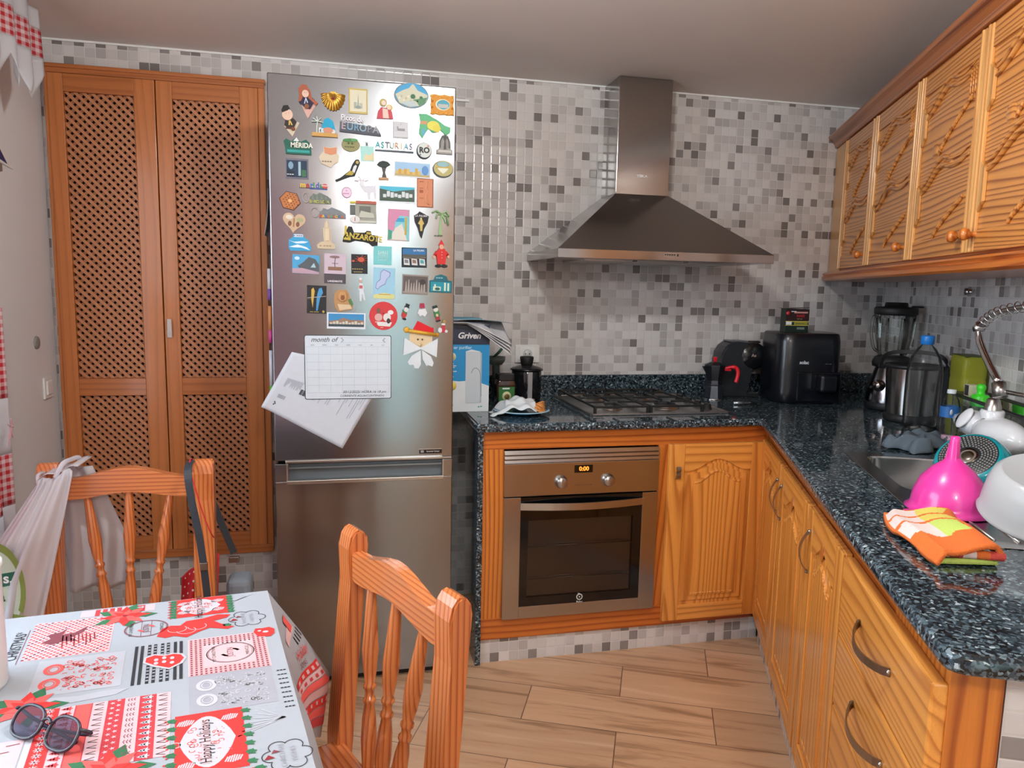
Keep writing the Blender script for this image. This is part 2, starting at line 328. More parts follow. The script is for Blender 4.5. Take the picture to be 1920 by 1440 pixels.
    def build(s, name, parent=None, loc=(0, 0, 0), rot=(0, 0, 0), label=None, cat=None, group=None, kind=None):
        me = bpy.data.meshes.new(name); s.bm.to_mesh(me); s.bm.free()
        for m in s.mats: me.materials.append(m)
        o = bpy.data.objects.new(name, me); COL.objects.link(o); o.location = loc; o.rotation_euler = rot
        if parent: o.parent = parent
        tag(o, label, cat, group, kind); return o
def tag(o, label=None, cat=None, group=None, kind=None):
    for k, v in (('label', label), ('category', cat), ('group', group), ('kind', kind)):
        if v: o[k] = v
    return o
def thing(name, label, cat, loc=(0, 0, 0), rz=0, group=None, rot=None):
    o = bpy.data.objects.new(name, None); COL.objects.link(o); o.location = loc; o.rotation_euler = rot or (0, 0, rz); o.empty_display_size = .05
    return tag(o, label, cat, group)
def copy_tree(root, loc, rot, label=None, group=None):
    r = root.copy(); COL.objects.link(r); r.location = loc; r.rotation_euler = rot
    if label: r['label'] = label
    if group: r['group'] = group
    for ch in list(root.children):
        c = ch.copy(); COL.objects.link(c); c.parent = r
        for g in list(ch.children):
            d = g.copy(); COL.objects.link(d); d.parent = c
    return r
T = Matrix.Translation
def bars(b, txt, m, mat4, size):
    # unreadable small print: rows of short strokes
    x = -len(txt)*size*.24
    for w_ in txt.split(' '):
        for i in range(max(1, len(w_)//2)):
            L = size*.62; b.box(x, x+L, -size*.16, size*.16, 0, .0003, m, mat4=mat4); x += L+size*.18
        x += size*.3
def RX(a): return Matrix.Rotation(a, 4, 'X')
def RY(a): return Matrix.Rotation(a, 4, 'Y')
def RZ(a): return Matrix.Rotation(a, 4, 'Z')
def SM(m, on=True): return m
def smooth_path(pts, n=6):
    """Catmull-Rom through pts"""
    P = [Vector(p) for p in pts]; out = []
    for i in range(len(P)-1):
        p0 = P[max(i-1, 0)]; p1 = P[i]; p2 = P[i+1]; p3 = P[min(i+2, len(P)-1)]
        for k in range(n):
            t = k/n; out.append(.5*((2*p1)+(p2-p0)*t+(2*p0-5*p1+4*p2-p3)*t*t+(3*p1-p0-3*p2+p3)*t**3))
    out.append(P[-1]); return out
def sheet(f, nu, nv, m, thick=.0012, name=None):
    """surface f(u,v)->point with a real thickness"""
    bm = bmesh.new(); V = [[bm.verts.new(f(i/nu, j/nv)) for j in range(nv+1)] for i in range(nu+1)]
    for i in range(nu):
        for j in range(nv): bm.faces.new((V[i][j], V[i+1][j], V[i+1][j+1], V[i][j+1]))
    bm.normal_update()
    if thick: bmesh.ops.solidify(bm, geom=bm.faces[:], thickness=thick)
    return bm

# right-hand run frame: X = towards the camera along the run, Y = into the wall
TH = .42337
P0 = Vector((1.127, -.643, 0)); RR_ROT = -(PI/2+TH)
def rr(s, off, z=0):
    """point in the right-hand run: s metres from the inner corner, off metres in front of it"""
    return Vector((P0.x-math.sin(TH)*s-math.cos(TH)*off, P0.y-math.cos(TH)*s+math.sin(TH)*off, z))
# ================================================================ materials in use
m_tile = mosaic('grey_mosaic_tiles', .0368, .0371, .0239, .0145)
m_ptile = mosaic('plinth_mosaic_tiles', .0368, .0380, .0, -.0005)
m_rtile = mosaic('grey_mosaic_tiles_side', .0368, .0371, .01, .0145)
m_floor = floor_mat('wood_look_planks')
m_wall = plaster('painted_plaster', '#e6e6e8'); m_ceil = plaster('ceiling_paint', '#e6e0dc', .12)
m_granite = granite('blue_grey_granite')
CL, CD = '#e69d4a', '#ae6222'
wV = wood('honey_pine_upright', CL, CD, 'Z', 34, 2.4, contrast=.8); wH = wood('honey_pine_crosswise', CL, CD, 'X', 34, 2.6, contrast=.75)
fV = wood('red_pine_upright', '#cc7a30', '#984a18', 'Z', 45, 2.2); fH = wood('red_pine_crosswise', '#c26c2a', '#954616', 'X', 42, 2.0)
uP = wood('carved_pine_panel', '#d08a44', '#8a4a1e', 'X', 70, 3.4, contrast=1.0); uV = wood('carved_pine_stile', '#d8a05c', '#b0753a', 'Z', 40, 1.0)
cV = wood('cupboard_wood_upright', '#c0733a', '#a55f2c', 'Z', 35, 1.0, .4, .2, .6); cH = wood('cupboard_wood_crosswise', '#b56a34', '#985424', 'X', 35, 1.2, .4, .2, .7)
kV = wood('chair_pine_upright', '#cc7840', '#a04f26', 'Z', 95, 1.1, .25, .5); kX = wood('chair_pine_crosswise', '#cf7c46', '#a5552c', 'X', 95, .8, .25, .5); kY = wood('chair_pine_depthwise', '#cc7840', '#a04f26', 'Y', 95, 1.1, .25, .5)
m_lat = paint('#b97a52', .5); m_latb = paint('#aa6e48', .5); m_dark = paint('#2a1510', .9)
steel = brushed('brushed_steel', '#b3aeaa', .22, 'X'); steelV = brushed('brushed_steel_upright', '#bab5b0', .3, 'Z')
chrome = paint('#d8d8da', .08, 1, 0); chromeR = paint('#b8b4b0', .28, 1, 0); nickel = paint('#a59c92', .3, 1, 0)
black = paint('#0b0b0d', .3); blackM = paint('#141416', .55); white = paint('#e8e8e6', .4); blackG = paint('#08090b', .08, 0, 0, .6)

# ================================================================ room
H = 2.2614
def structure(name, mb, **k): return mb.build(name, kind='structure', **k)
b = MB(); b.box(-1.7, 2.3, 0, .12, -.0, H+.02, m_tile); structure('wall_back', b)
b = MB(); X0, X1 = -1.687, -1.567                                      # left wall with a glazed opening to the terrace
b.box(X0, X1, -1.1, .0, 0, H, m_wall); b.box(X0, X1, -5.0, -2.4, 0, H, m_wall); b.box(X0, X1, -2.4, -1.1, 2.1, H, m_wall); b.box(X0, X1, -2.4, -1.1, 0, .62, m_wall)
structure('wall_left', b)
b = MB(); b.box(-1.0, 2.6, .651, .77, 0, H, m_rtile); structure('wall_right', b, loc=P0, rot=(0, 0, RR_ROT))
e = rr(2.6, -.651)
b = MB(); b.box(e.x, 2.42, e.y, e.y+.1, 0, H, m_wall); structure('wall_return', b)
b = MB(); b.box(2.3, 2.42, -5.0, e.y, 0, H, m_wall); structure('wall_side', b)
b = MB(); rw = plaster('rear_wall_paint', '#b39a8c'); rp = plaster('rear_wall_rose_paint', '#b58a98')  # rose stretch added behind the camera to tint the fridge's reflection
b.box(-1.7, -.80, -5.12, -5.0, 0, H, rp); b.box(-.80, -.36, -5.12, -5.0, 0, H, rw); b.box(.26, 2.42, -5.12, -5.0, 0, H, rw); b.box(-.36, .26, -5.12, -5.0, 2.08, H, rw); structure('wall_rear', b)  # opening added so daylight behind the sheer shows as a band in the fridge
b = MB(); b.box(.30, .92, -4.995, -4.955, 0.01, 2.05, wV, .003); structure('door_1', b)  # unseen brown panel, put in for its reflection in the fridge door
b = MB(); b.add(sheet(lambda u, v: Vector((-.40+.70*u, -4.975+.012*math.sin(u*40), .02+2.12*v)), 60, 4, None, .001), fabric('sheer_door_curtain', '#dde8e4', trans=.6)); structure('door_2', b)  # unseen backlit sheet, added to brighten the middle of the fridge's reflection
b = MB(); b.box(-1.7, 2.42, -5.12, .12, H, H+.1, m_ceil); structure('ceiling', b)
b = MB(); b.box(-2.5, 6, -4.5, 3.2, -.1, 0, m_floor); structure('floor', b, loc=P0, rot=(0, 0, RR_ROT))
b = MB(); b.box(-1.567, 2.12, -.006, 0, H-.007, H, white); structure('trim_1', b)
# window in the left wall (seen only by its light and in reflections)
b = MB(); fx = -1.64
for y0, y1 in ((-2.4, -2.35), (-1.78, -1.72), (-1.15, -1.1)): b.box(fx, fx+.05, y0, y1, .62, 2.1, white)
for z0, z1 in ((.62, .68), (2.04, 2.1)): b.box(fx, fx+.05, -2.4, -1.1, z0, z1, white)
structure('window_1', b)

# ================================================================ lattice cupboard built into the back wall
cup = thing('shutter_cupboard', 'built-in orange-brown wooden cupboard with two diamond-lattice doors, left of the fridge', 'cupboard', (-1.16, 0, .26))
cx, cz = 1.16, -.26
b = MB(); y0 = -.034
for x0, x1, z0, z1, m in ((-1.545, -1.53, .2965, 2.1345, cV), (-.80, -.774, .2965, 2.1345, cV), (-1.545, -.774, 2.134, 2.162, cH), (-1.545, -.774, .262, .297, cH)):
    b.box(x0+cx, x1+cx, y0, -.001, z0+cz, z1+cz, m, .003)
b.box(-1.549+cx, -.770+cx, y0-.008, -.001, 2.152+cz, 2.166+cz, cH, .003)
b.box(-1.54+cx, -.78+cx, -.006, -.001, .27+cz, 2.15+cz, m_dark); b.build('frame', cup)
def clip(p, d, x0, x1, z0, z1):
    t0, t1 = -9, 9
    for a, dd, lo, hi in ((p[0], d[0], x0, x1), (p[1], d[1], z0, z1)):
        ta, tb = (lo-a)/dd, (hi-a)/dd
        if ta > tb: ta, tb = tb, ta
        t0, t1 = max(t0, ta), min(t1, tb)
    return (t0, t1)
def lattice(x0, x1, z0, z1, parent):
    b = MB(); pit = .0298; sw = .0112
    for sgn, ya, yb, m in ((1, -.020, -.014, m_latb), (-1, -.0262, -.020, m_lat)):
        n = int((x1-x0+z1-z0)/pit)+3
        for i in range(-1, n):
            c = i*pit; p = (x0, z0+c) if sgn < 0 else (x0, z1-c)
            d = (1, -1) if sgn < 0 else (1, 1)
            t0, t1 = clip(p, d, x0-.002, x1+.002, z0-.002, z1+.002)
            if t1-t0 < .004: continue
            h = sw/2*.707; q0 = (p[0]+d[0]*t0, p[1]+d[1]*t0); q1 = (p[0]+d[0]*t1, p[1]+d[1]*t1); nx, nz = (-d[1]*h, d[0]*h)
            b.prism([(q0[0]+nx+cx, q0[1]+nz+cz), (q1[0]+nx+cx, q1[1]+nz+cz), (q1[0]-nx+cx, q1[1]-nz+cz), (q0[0]-nx+cx, q0[1]-nz+cz)], ya, yb, m)
    b.build('lattice_panel', parent)
for x0, x1, lx0, lx1 in ((-1.531, -1.1685, -1.480, -1.241), (-1.1645, -.799, -1.108, -.866)):
    b = MB(); ya, yb = -.040, -.012
    b.box(x0+cx, lx0+cx, ya, yb, .298+cz, 2.132+cz, cV, .002); b.box(lx1+cx, x1+cx, ya, yb, .298+cz, 2.132+cz, cV, .002)
    for z0, z1 in ((.298, .358), (.934, 1.002), (2.069, 2.132)): b.box(lx0+cx, lx1+cx, ya+.001, yb, z0+cz, z1+cz, cH, .0015)
    d = b.build('door', cup)
    lattice(lx0, lx1, 1.002, 2.069, d); lattice(lx0, lx1, .358, .934, d)
    if x0 > -1.2:
        b = MB(); b.prism([(-.0085, -.036), (.0085, -.036), (.0095, -.012), (.0065, 0), (.0085, .012), (.0075, .036), (-.0075, .036), (-.0085, .012), (-.0065, 0), (-.0095, -.012)], -.052, -.0475, nickel, bev=.0015)
        for z in (-.024, .024): b.box(-.004, .004, -.048, -.039, z-.004, z+.004, nickel)
        h = b.build('handle', d); h.location = (-1.145+cx, 0, 1.200+cz)

# ================================================================ floor-level tiled plinths
b = MB(); b.box(-.02, 1.14, -.630, -.60, 0, .094, m_ptile); structure('baseboard_back', b)
b = MB(); b.box(.0, 1.85, .010, .04, 0, .094, m_ptile); structure('baseboard_right', b, loc=P0, rot=(0, 0, RR_ROT))
b = MB(); b.box(1.76, 1.85, .078, .650, 0, .876, mosaic('grey_mosaic_tiles_end', .0368, .0371, .0780, .0145, 'Y')); structure('wall_counter_end', b, loc=P0, rot=(0, 0, RR_ROT))

# ================================================================ cabinet doors
def arch(x0, x1, zlo, zhi, n=26):
    """cathedral curve: flat shoulders, S up to a crown in the middle"""
    out = []
    for i in range(n+1):
        t = i/n; u = abs(2*t-1); k = 0 if u > .86 else .5+.5*math.cos(PI*min(1, u/.86))
        out.append((x0+(x1-x0)*t, zlo+(zhi-zlo)*k))
    return out
def cab_door(name, parent, x0, x1, z0, z1, yf, rope=True, diamond=False):
    """raised-panel pine door, front face at y=yf, in the parent's frame"""
    b = MB(); st = .062; w_ = x1-x0
    b.box(x0, x1, yf+.007, yf+.022, z0, z1, wV, .002)
    b.box(x0, x0+st, yf, yf+.008, z0, z1, wV, .0025); b.box(x1-st, x1, yf, yf+.008, z0, z1, wV, .0025)
    b.box(x0+st, x1-st, yf+.0003, yf+.008, z0, z0+.062, wH, .0025)
    lo, hi = z1-.104, z1-.060; A = arch(x0+st, x1-st, lo, hi)
    b.prism(A+[(x1-st, z1), (x0+st, z1)], yf+.0003, yf+.008, wH)
    g = .014; B = arch(x0+st+g, x1-st-g, lo-g, hi-g)
    b.prism([(x0+st+g, z0+.062+g), (x1-st-g, z0+.062+g)]+B[::-1], yf+.003, yf+.009, wV, bev=.0028)
    g2 = g+.020; B2 = arch(x0+st+g2, x1-st-g2, lo-g2-.002, hi-g2-.002)
    b.prism([(x0+st+g2, z0+.062+g2), (x1-st-g2, z0+.062+g2)]+B2[::-1], yf-.0005, yf+.006, wV, bev=.0025)
    if rope:
        for (xa, za) in B2[2:-2]:
            b.ball((xa, yf-.0005, za-.010), .0052, wV, 1.5, .5, 1, 8, None)
        for i in range(18): b.ball((x0+st+g2+.02+(w_-2*st-2*g2-.04)*i/17, yf-.0003, z0+.062+g2+.010), .0042, wV, 1.4, .5, 1, 8)
    if diamond:
        xc = (x0+x1)/2; zc = z1-.064
        b.prism([(xc-.021, zc), (xc, zc-.026), (xc+.021, zc), (xc, zc+.026)], yf-.0015, yf+.001, fV, bev=.001)
    return b.build(name, parent)
def bow_handle(parent, p0, p1, out=.026, w_=.0115, drop=(0, 0, 0), m=None):
    """flat bowed pull between two mounts on a door (out = towards -Y)"""
    b = MB(); p0, p1 = Vector(p0), Vector(p1); pts = []
    for i in range(15):
        t = i/14; k = math.sin(PI*t)**.7; pts.append(p0.lerp(p1, t)+Vector((0, -out*k, 0))+Vector(drop)*k)
    ax = (p1-p0).normalized().cross(Vector((0, 1, 0)))
    b.tube(pts, 1, m or nickel, flat=(w_, .0032), up=ax)
    for p in (p0, p1): b.ball((p.x, p.y-.002, p.z), .0055, m or nickel, seg=10)
    return b.build('handle', parent)

# ---- cabinets under the hob
cb = thing('base_cabinet', 'honey pine base cabinet holding the oven, with one arched door right of it', 'cabinet', (0, 0, 0))
b = MB(); yF = -.640
b.box(0, .075, yF, yF+.02, .175, .879, fV); b.box(.672, .712, yF, yF+.02, .175, .879, fV); b.box(1.108, 1.135, yF, yF+.02, .094, .879, fV)
b.box(0, 1.12, yF-.0005, yF+.02, .811, .879, fH); b.box(0, .712, yF-.0005, yF+.02, .094, .175, fH); b.box(.712, 1.12, yF, yF+.02, .094, .13, fH)
b.build('face_frame', cb)
b = MB(); b.box(.002, 1.12, -.61, -.02, .096, .115, wH); b.box(.69, .705, -.615, -.02, .115, .875, wV); b.box(.002, 1.12, -.02, -.006, .096, .875, wV); b.box(.002, .017, -.615, -.02, .115, .875, wV); b.build('carcass', cb)
d = cab_door('door', cb, .709, 1.112, .117, .815, -.664)
b = MB(); hp = [(0, 0, -.026), (0, -.010, -.020), (0, -.014, -.008), (0, -.009, .001), (0, -.015, .010), (0, -.012, .024)]
b.tube(smooth_path(hp, 4), 1, nickel, flat=(.017, .003), up=(1, 0, 0)); b.box(-.005, .005, -.008, 0, -.022, -.012, nickel); b.box(-.005, .005, -.008, 0, .008, .018, nickel)
h = b.build('handle', d); h.location = (.742, -.664, .708)
# ---- granite side and worktop
b = MB(); b.box(-.021, -.001, -.648, -.002, 0, .8785, m_granite, .001); b.build('granite_end_panel', label='dark granite upright panel closing the cabinets beside the fridge', cat='side panel')
def offset(poly, d):
    out = []; n = len(poly)
    for i in range(n):
        a, p, c = Vector(poly[i-1]), Vector(poly[i]), Vector(poly[(i+1) % n])
        e1 = (p-a).normalized(); e2 = (c-p).normalized(); n1 = Vector((-e1.y, e1.x)); n2 = Vector((-e2.y, e2.x))
        k = (n1+n2)/(1+n1.dot(n2)); out.append(p+k*d)
    return out
def round_poly(poly, rad, n=5):
    out = []; N = len(poly)
    for i in range(N):
        a, p, c = Vector(poly[i-1]), Vector(poly[i]), Vector(poly[(i+1) % N]); r = rad[i] if isinstance(rad, (list, tuple)) else rad
        if r <= 0: out.append(p); continue
        u, v = (a-p).normalized(), (c-p).normalized(); q0, q1 = p+u*r, p+v*r
        for k in range(n+1):
            t = k/n; out.append((1-t)**2*q0+2*t*(1-t)*p+t*t*q1)
    return out
def slab(outer, holes, z0, z1, r, m, inv=1):
    """flat slab with a bullnose edge all round and cut-outs"""
    bm = bmesh.new()
    prof = [(r, z0), (r*.35, z0+r*.25), (0, z0+r*.9), (0, z1-r*.9), (r*.3, z1-r*.28), (r, z1)]
    loops = []
    for d, z in prof: loops.append([bm.verts.new((p.x, p.y, z)) for p in offset(outer, d*inv)])
    n = len(outer)
    for A, B in zip(loops, loops[1:]):
        for i in range(n): bm.faces.new((A[i], A[(i+1) % n], B[(i+1) % n], B[i])).smooth = True
    hl = []
    for h in holes: hl.append(([bm.verts.new((p[0], p[1], z0)) for p in h], [bm.verts.new((p[0], p[1], z1)) for p in h]))
    for lo, hi in hl:
        k = len(lo)
        for i in range(k): bm.faces.new((lo[i], lo[(i+1) % k], hi[(i+1) % k], hi[i]))
    for top, idx in ((loops[-1], 1), (loops[0], 0)):
        es = [bm.edges.get((top[i], top[(i+1) % n])) for i in range(n)]
        for pair in hl:
            q = pair[idx]; es += [bm.edges.get((q[i], q[(i+1) % len(q)])) for i in range(len(q))]
        bmesh.ops.triangle_fill(bm, edges=es, use_beauty=True)
    b = MB(); bmesh.ops.recalc_face_normals(bm, faces=bm.faces[:]); i0 = b.mi(m); vm = {v: b.bm.verts.new(v.co) for v in bm.verts}
    for f in bm.faces: g = b.bm.faces.new([vm[v] for v in f.verts]); g.material_index = i0; g.smooth = f.smooth
    bm.free(); return b
yE = -.676; oE = .036
sI = ((yE-P0.y)-math.sin(TH)*oE)/-math.cos(TH)
inner = rr(sI, oE); assert abs(inner.y-yE) < 1e-4
outer = [(-.032, yE), (inner.x, inner.y), tuple(rr(1.936, oE)[:2]), tuple(rr(1.936, -.6495)[:2]), (2.127, -.0015), (-.032, -.0015)]
outer = round_poly(outer, [.008, .02, .035, 0, 0, 0])
def rrq(s0, s1, o0, o1, rad, n=6): return [Vector(p) for p in round_poly([tuple(rr(s0, o0)[:2]), tuple(rr(s1, o0)[:2]), tuple(rr(s1, o1)[:2]), tuple(rr(s0, o1)[:2])], rad, n)]
wt = slab(outer, [rrq(.645, 1.055, -.172, -.545, .06)], .879, .909, .009, m_granite).build('worktop', label='L-shaped speckled dark granite worktop with polished bullnose edge', cat='worktop')
b = MB(); b.box(-.03, 2.08, -.020, -.0015, .9095, 1.002, m_granite, .001); b.build('granite_upstand', label='low granite upstand running along the tiled back wall', cat='backsplash')

# ---- right-hand run
cr_ = thing('base_cabinet', 'honey pine run of three arched doors and a stack of drawers under the sink counter', 'cabinet', P0, RR_ROT)
b = MB(); b.box(0, .04, .005, .025, .094, .879, fV); b.box(.905, .94, .005, .025, .094, .879, fV); b.box(1.29, 1.335, .005, .025, .094, .879, fV)
b.box(.0, 1.85, .0045, .025, .815, .879, fH); b.box(0, 1.85, .005, .025, .094, .125, fH)
b.build('face_frame', cr_)
b = MB(); b.box(1.60, 1.852, .003, .0755, .094, .8785, fV, .001); b.box(.02, 1.84, .03, .045, .1, .87, wV); b.build('end_panel', cr_)
for x0, x1, hx in ((.012, .455, .420), (.468, .918, .505), (.932, 1.303, .970)):
    d = cab_door('door', cr_, x0, x1, .117, .824, -.0195, True, True)
    bow_handle(d, (hx, -.020, .765), (hx, -.020, .655), .024, .014)
for z0, z1 in ((.657, .824), (.488, .652), (.317, .483), (.117, .312)):
    b = MB(); b.box(1.318, 1.851, -.020, .004, z0, z1, wH, .004); d = b.build('drawer', cr_)
    zc = (z0+z1)/2
    bow_handle(d, (1.475, -.0205, zc+.004), (1.672, -.0205, zc+.004), .030, .015, (0, 0, -.010))

# ---- wall cabinets
def wall_unit(label, s0, s1, doors, foot):
    u = thing('wall_cabinet', label, 'cabinet', P0, RR_ROT)
    b = MB(); b.prism(foot, 1.492, 2.066, uV, 'XY'); b.build('carcass', u)
    b = MB(); b.box(s0, s1, .356, .366, 1.49, 1.508, fH); b.box(s0, s1, .356, .366, 2.055, 2.068, fH)
    if s1 > 1: b.box(1.3185, 1.3225, .352, .366, 1.49, 2.068, uV)
    if s0 < -.6: b.box(s0, -.640, .350, .366, 1.49, 2.068, uV, .002)
    b.build('face_frame', u)
    for x0, x1, kx in doors:
        b = MB(); yf = .343; z0, z1 = 1.500, 2.060; st = .034
        b.box(x0, x1, yf+.006, yf+.018, z0, z1, uP, .001)
        for a in (x0, x1-st):
            b.box(a, a+st, yf-.003, yf+.008, z0, z1, uV, .003); b.box(a+.010, a+.022, yf-.0065, yf, z0, z1, uV, .003)
        b.box(x0+st, x1-st, yf, yf+.008, z0, z0+.055, uP, .002); b.box(x0+st, x1-st, yf, yf+.008, z1-.06, z1, uP, .002)
        for zz, hh in ((1.60, .13), (1.845, .12)):                    # bevelled pads against the left stile
            b.prism([(x0+st, zz), (x0+st+.03, zz+.025), (x0+st+.03, zz+hh-.025), (x0+st, zz+hh)], yf-.002, yf+.007, uV, bev=.002)
        w2 = x1-x0-2*st
        for za, amp in ((1.925, .060), (1.700, .065)):                # long carved double waves across the panel
            for dz, rr_ in ((0, .0085), (.021, .0065)):
                pts = []
                for i in range(29):
                    t = i/28; sm = min(1, t/.5); sm = sm*sm*(3-2*sm); pts.append((x0+st+.02+(w2-.04)*t, yf+.0045, za+dz+amp*sm-.016*math.sin(PI*max(0, (t-.5)/.5))))
                b.tube(pts, [rr_*(.35+.65*math.sin(PI*min(1, .08+i/28))) for i in range(29)], uP, 8)
        for xa, za, L_, hgt in ((x0+st+.40*w2, 1.805, .50*w2, .105), (x0+st+.42*w2, 1.565, .46*w2, .085)):   # rope swags
            n = 15
            for i in range(n):
                t = i/(n-1); q_ = Matrix.Translation((xa+L_*t, yf+.0035, za+hgt*t**.8)) @ RY(-.9)
                b.ball((0, 0, 0), .0085, uP, 1.5, .6, .62, 8, mat4=q_)
        for q in range(3): b.tube([(x1-st-.02-.016*q, yf+.003, 1.90), (x1-st-.02-.016*q, yf+.003, 1.985)], .0032, uP, 6)
        for (cx_, cz_, r_) in ((x0+st+.30*w2, 1.815, .026), (x0+st+.62*w2, 1.765, .020)): b.lathe([(r_, 0), (r_*.8, .003), (0, .0035)], uP, seg=18, mat4=T((cx_, yf+.006, cz_)) @ RX(PI/2))
        d = b.build('door', u)
        b = MB(); b.lathe([(.009, 0), (.0065, .004), (.0055, .012), (.0135, .018), (.0165, .026), (.0145, .034), (.008, .039), (0, .040)], fV, seg=20, mat4=RX(PI/2))
        k_ = b.build('knob', d); k_.location = (kx, yf+.001, 1.545)
    return u
wall_unit('carved pine wall cabinet nearest the tiled corner, two doors with wavy carving', -.86, .338, ((-.634, -.170, -.205), (-.164, .336, .295)), [(-.855, .366), (.338, .366), (.338, .6495), (-.992, .6495)])
wall_unit('carved pine wall cabinet nearest the camera, two doors with neighbouring round knobs', .340, 1.32, ((.342, .817, .778), (.823, 1.318, .862)), [(.340, .366), (1.32, .366), (1.32, .6495), (.340, .6495)])
def moulding(name, prof, s0, s1, label, cat, m):
    b = MB(); bm = bmesh.new(); rings = []
    for s in (s0, s1): rings.append([bm.verts.new((s if (s > 0) else -(.643+math.sin(TH)*y)/math.cos(TH)+.004, y, z)) for y, z in prof])
    n = len(prof)
    for i in range(n): bm.faces.new((rings[0][i], rings[0][(i+1) % n], rings[1][(i+1) % n], rings[1][i]))
    bm.faces.new(rings[0]); bm.faces.new(rings[1][::-1]); b.add(bm, m)
    return b.build(name, None, P0, (0, 0, RR_ROT), label, cat)
moulding('crown_moulding', [(.345, 2.069), (.340, 2.071), (.336, 2.085), (.324, 2.097), (.310, 2.104), (.304, 2.118), (.365, 2.118), (.365, 2.069)], -1, 1.33, 'dark pine crown moulding along the top of the carved wall cabinets', 'moulding', wood('crown_pine', '#a5602f', '#6f3415', 'X', 90, 1))
moulding('light_rail', [(.640, 1.449), (.640, 1.4885), (.330, 1.4885), (.324, 1.482), (.330, 1.474), (.322, 1.468), (.322, 1.456), (.328, 1.449)], -1, 1.33, 'pine moulding board along the underside of the carved wall cabinets', 'moulding', fH)
# ================================================================ oven
ov = thing('oven', 'built-in stainless steel oven with black glass door, clock and two knobs', 'oven', (.372, -.640, .175))
b = MB(); b.box(-.285, .285, .001, .54, .01, .60, blackM); b.build('housing', ov)
b = MB(); x0, x1 = -.297, .297
for i in range(3):
    z = .587+.0157*i; b.prism([(-.020, z), (-.012, z+.013), (.0, z+.014), (.0, z)], x0, x1, steel, 'YZ')
b.build('vent_trim', ov)
b = MB(); b.box(x0, x1, -.020, .001, .464, .585, steel, .0015); cp = b.build('control_panel', ov)
b = MB(); b.box(-.036, .034, -.0212, -.0195, .545, .573, blackG); b.text('0:00', glow('clock_digits', '#ff8a30', 1.6), T((0, -.0214, .559)) @ RX(PI/2), .022, .0004, bold=.0006); b.build('clock_display', cp)
b = MB()
for i in range(9): b.ball((-.03+.0075*i, -.0203, .498), .0012, blackM, 2.2, .3, .6, 6)
b.build('button_strip', cp)
for kx in (-.086, .094):
    b = MB(); b.lathe([(.024, 0), (.024, .003), (.020, .004), (.0195, .022), (.018, .024), (0, .0245)], chromeR, seg=28, mat4=RX(PI/2)); b.box(-.0025, .0025, -.0265, -.02, -.016, .016, chromeR, .001)
    k = b.build('knob', cp); k.location = (kx, -.020, .514)
dr = MB(); g0, g1, gz0, gz1 = -.235, .235, .046, .458
dr.box(x0, g0, -.020, .001, .0, .460, steel, .001); dr.box(g1, x1, -.020, .001, .0, .460, steel, .001); dr.box(g0, g1, -.020, .001, .0, gz0, steel, .001)
dr = dr.build('door', ov)
b = MB(); wx0, wx1, wz0, wz1 = -.205, .200, .080, .372
for a in ((g0, wx0, gz0, gz1), (wx1, g1, gz0, gz1), (wx0, wx1, gz0, wz0), (wx0, wx1, wz1, gz1)): b.box(a[0], a[1], -.018, -.004, a[2], a[3], blackG)
b.build('glass_surround', dr)
b = MB(); b.box(wx0, wx1, -.0165, -.0125, wz0, wz1, glassy('oven_window_glass', (.66, .63, .62, 1), .03, .0)); b.build('window_pane', dr)
b = MB(); cav = paint('#b09a84', .5); b.box(wx0-.01, wx1+.01, -.001, .0, wz0-.01, wz1+.01, cav); rk = paint('#d5d0c8', .3, 1, 0)
for z in (.145, .27):
    b.tube([(wx0, -.008, z), (wx1, -.008, z)], .0016, rk, 6)
    b.tube([(wx0, -.006, z+.008), (wx1-.02, -.006, z+.008)], .001, rk, 6)
b.build('rack', dr)
b = MB(); pts = []
for i in range(21):
    t = i/20; pts.append((g0-.002+(g1-g0+.004)*t, -.024-.030*math.sin(PI*t), .428))
b.tube(pts, 1, chromeR, flat=(.026, .006), up=(0, 0, 1)); b.build('handle', dr)
b = MB(); gm = paint('#c9c9c9', .4, noise=0)
b.lathe([(.0085, 0), (.0125, 0), (.0125, .0006), (.0085, .0006), (.0085, 0)], gm, seg=24, mat4=T((0, -.0182, .079-.012)) @ RX(PI/2)); b.ball((0, -.0184, .067), .003, gm, 1, .2, 1, 8)
b.prism([(-.003, .078), (-.008, .083), (.001, .081)], -.0188, -.0182, gm)
b.text('Balay', gm, T((0, -.0184, .0475)) @ RX(PI/2), .0115, .0004, bold=.0002); b.build('maker_badge', dr)

# ================================================================ extractor hood
steel = brushed('hood_steel', '#a9a5a2', .15, 'X'); steelV = brushed('hood_steel_upright', '#aaa6a3', .17, 'Z')
hd = thing('range_hood', 'stainless steel chimney extractor hood with a wide sloping canopy over the hob', 'hood', (.7535, 0, 1.5025))
b = MB(); hw = .451; z0 = .034; cw = .118; zc = .285
bm = bmesh.new()
lo = [bm.verts.new(p) for p in ((-hw, -.48, z0), (hw, -.48, z0), (hw, -.001, z0), (-hw, -.001, z0))]
hi = [bm.verts.new(p) for p in ((-cw, -.178, zc), (cw, -.178, zc), (cw, -.001, zc), (-cw, -.001, zc))]
for i in range(4): bm.faces.new((lo[i], lo[(i+1) % 4], hi[(i+1) % 4], hi[i]))
bm.faces.new(lo[::-1]); bm.faces.new(hi); b.add(bm, steel); b.build('canopy', hd)
b = MB(); b.box(-hw, hw, -.4805, -.001, 0, z0, steel, .001); st = b.build('edge_band', hd)
b = MB()
for i in range(5): b.box(-.022+.0095*i, -.016+.0095*i, -.4825, -.4798, .020, .0245, blackM)
b.box(.030, .036, -.4825, -.4798, .017, .026, blackG); b.box(-.024, .040, -.4812, -.4802, .012, .030, chromeR); b.build('control_buttons', st)
b = MB()
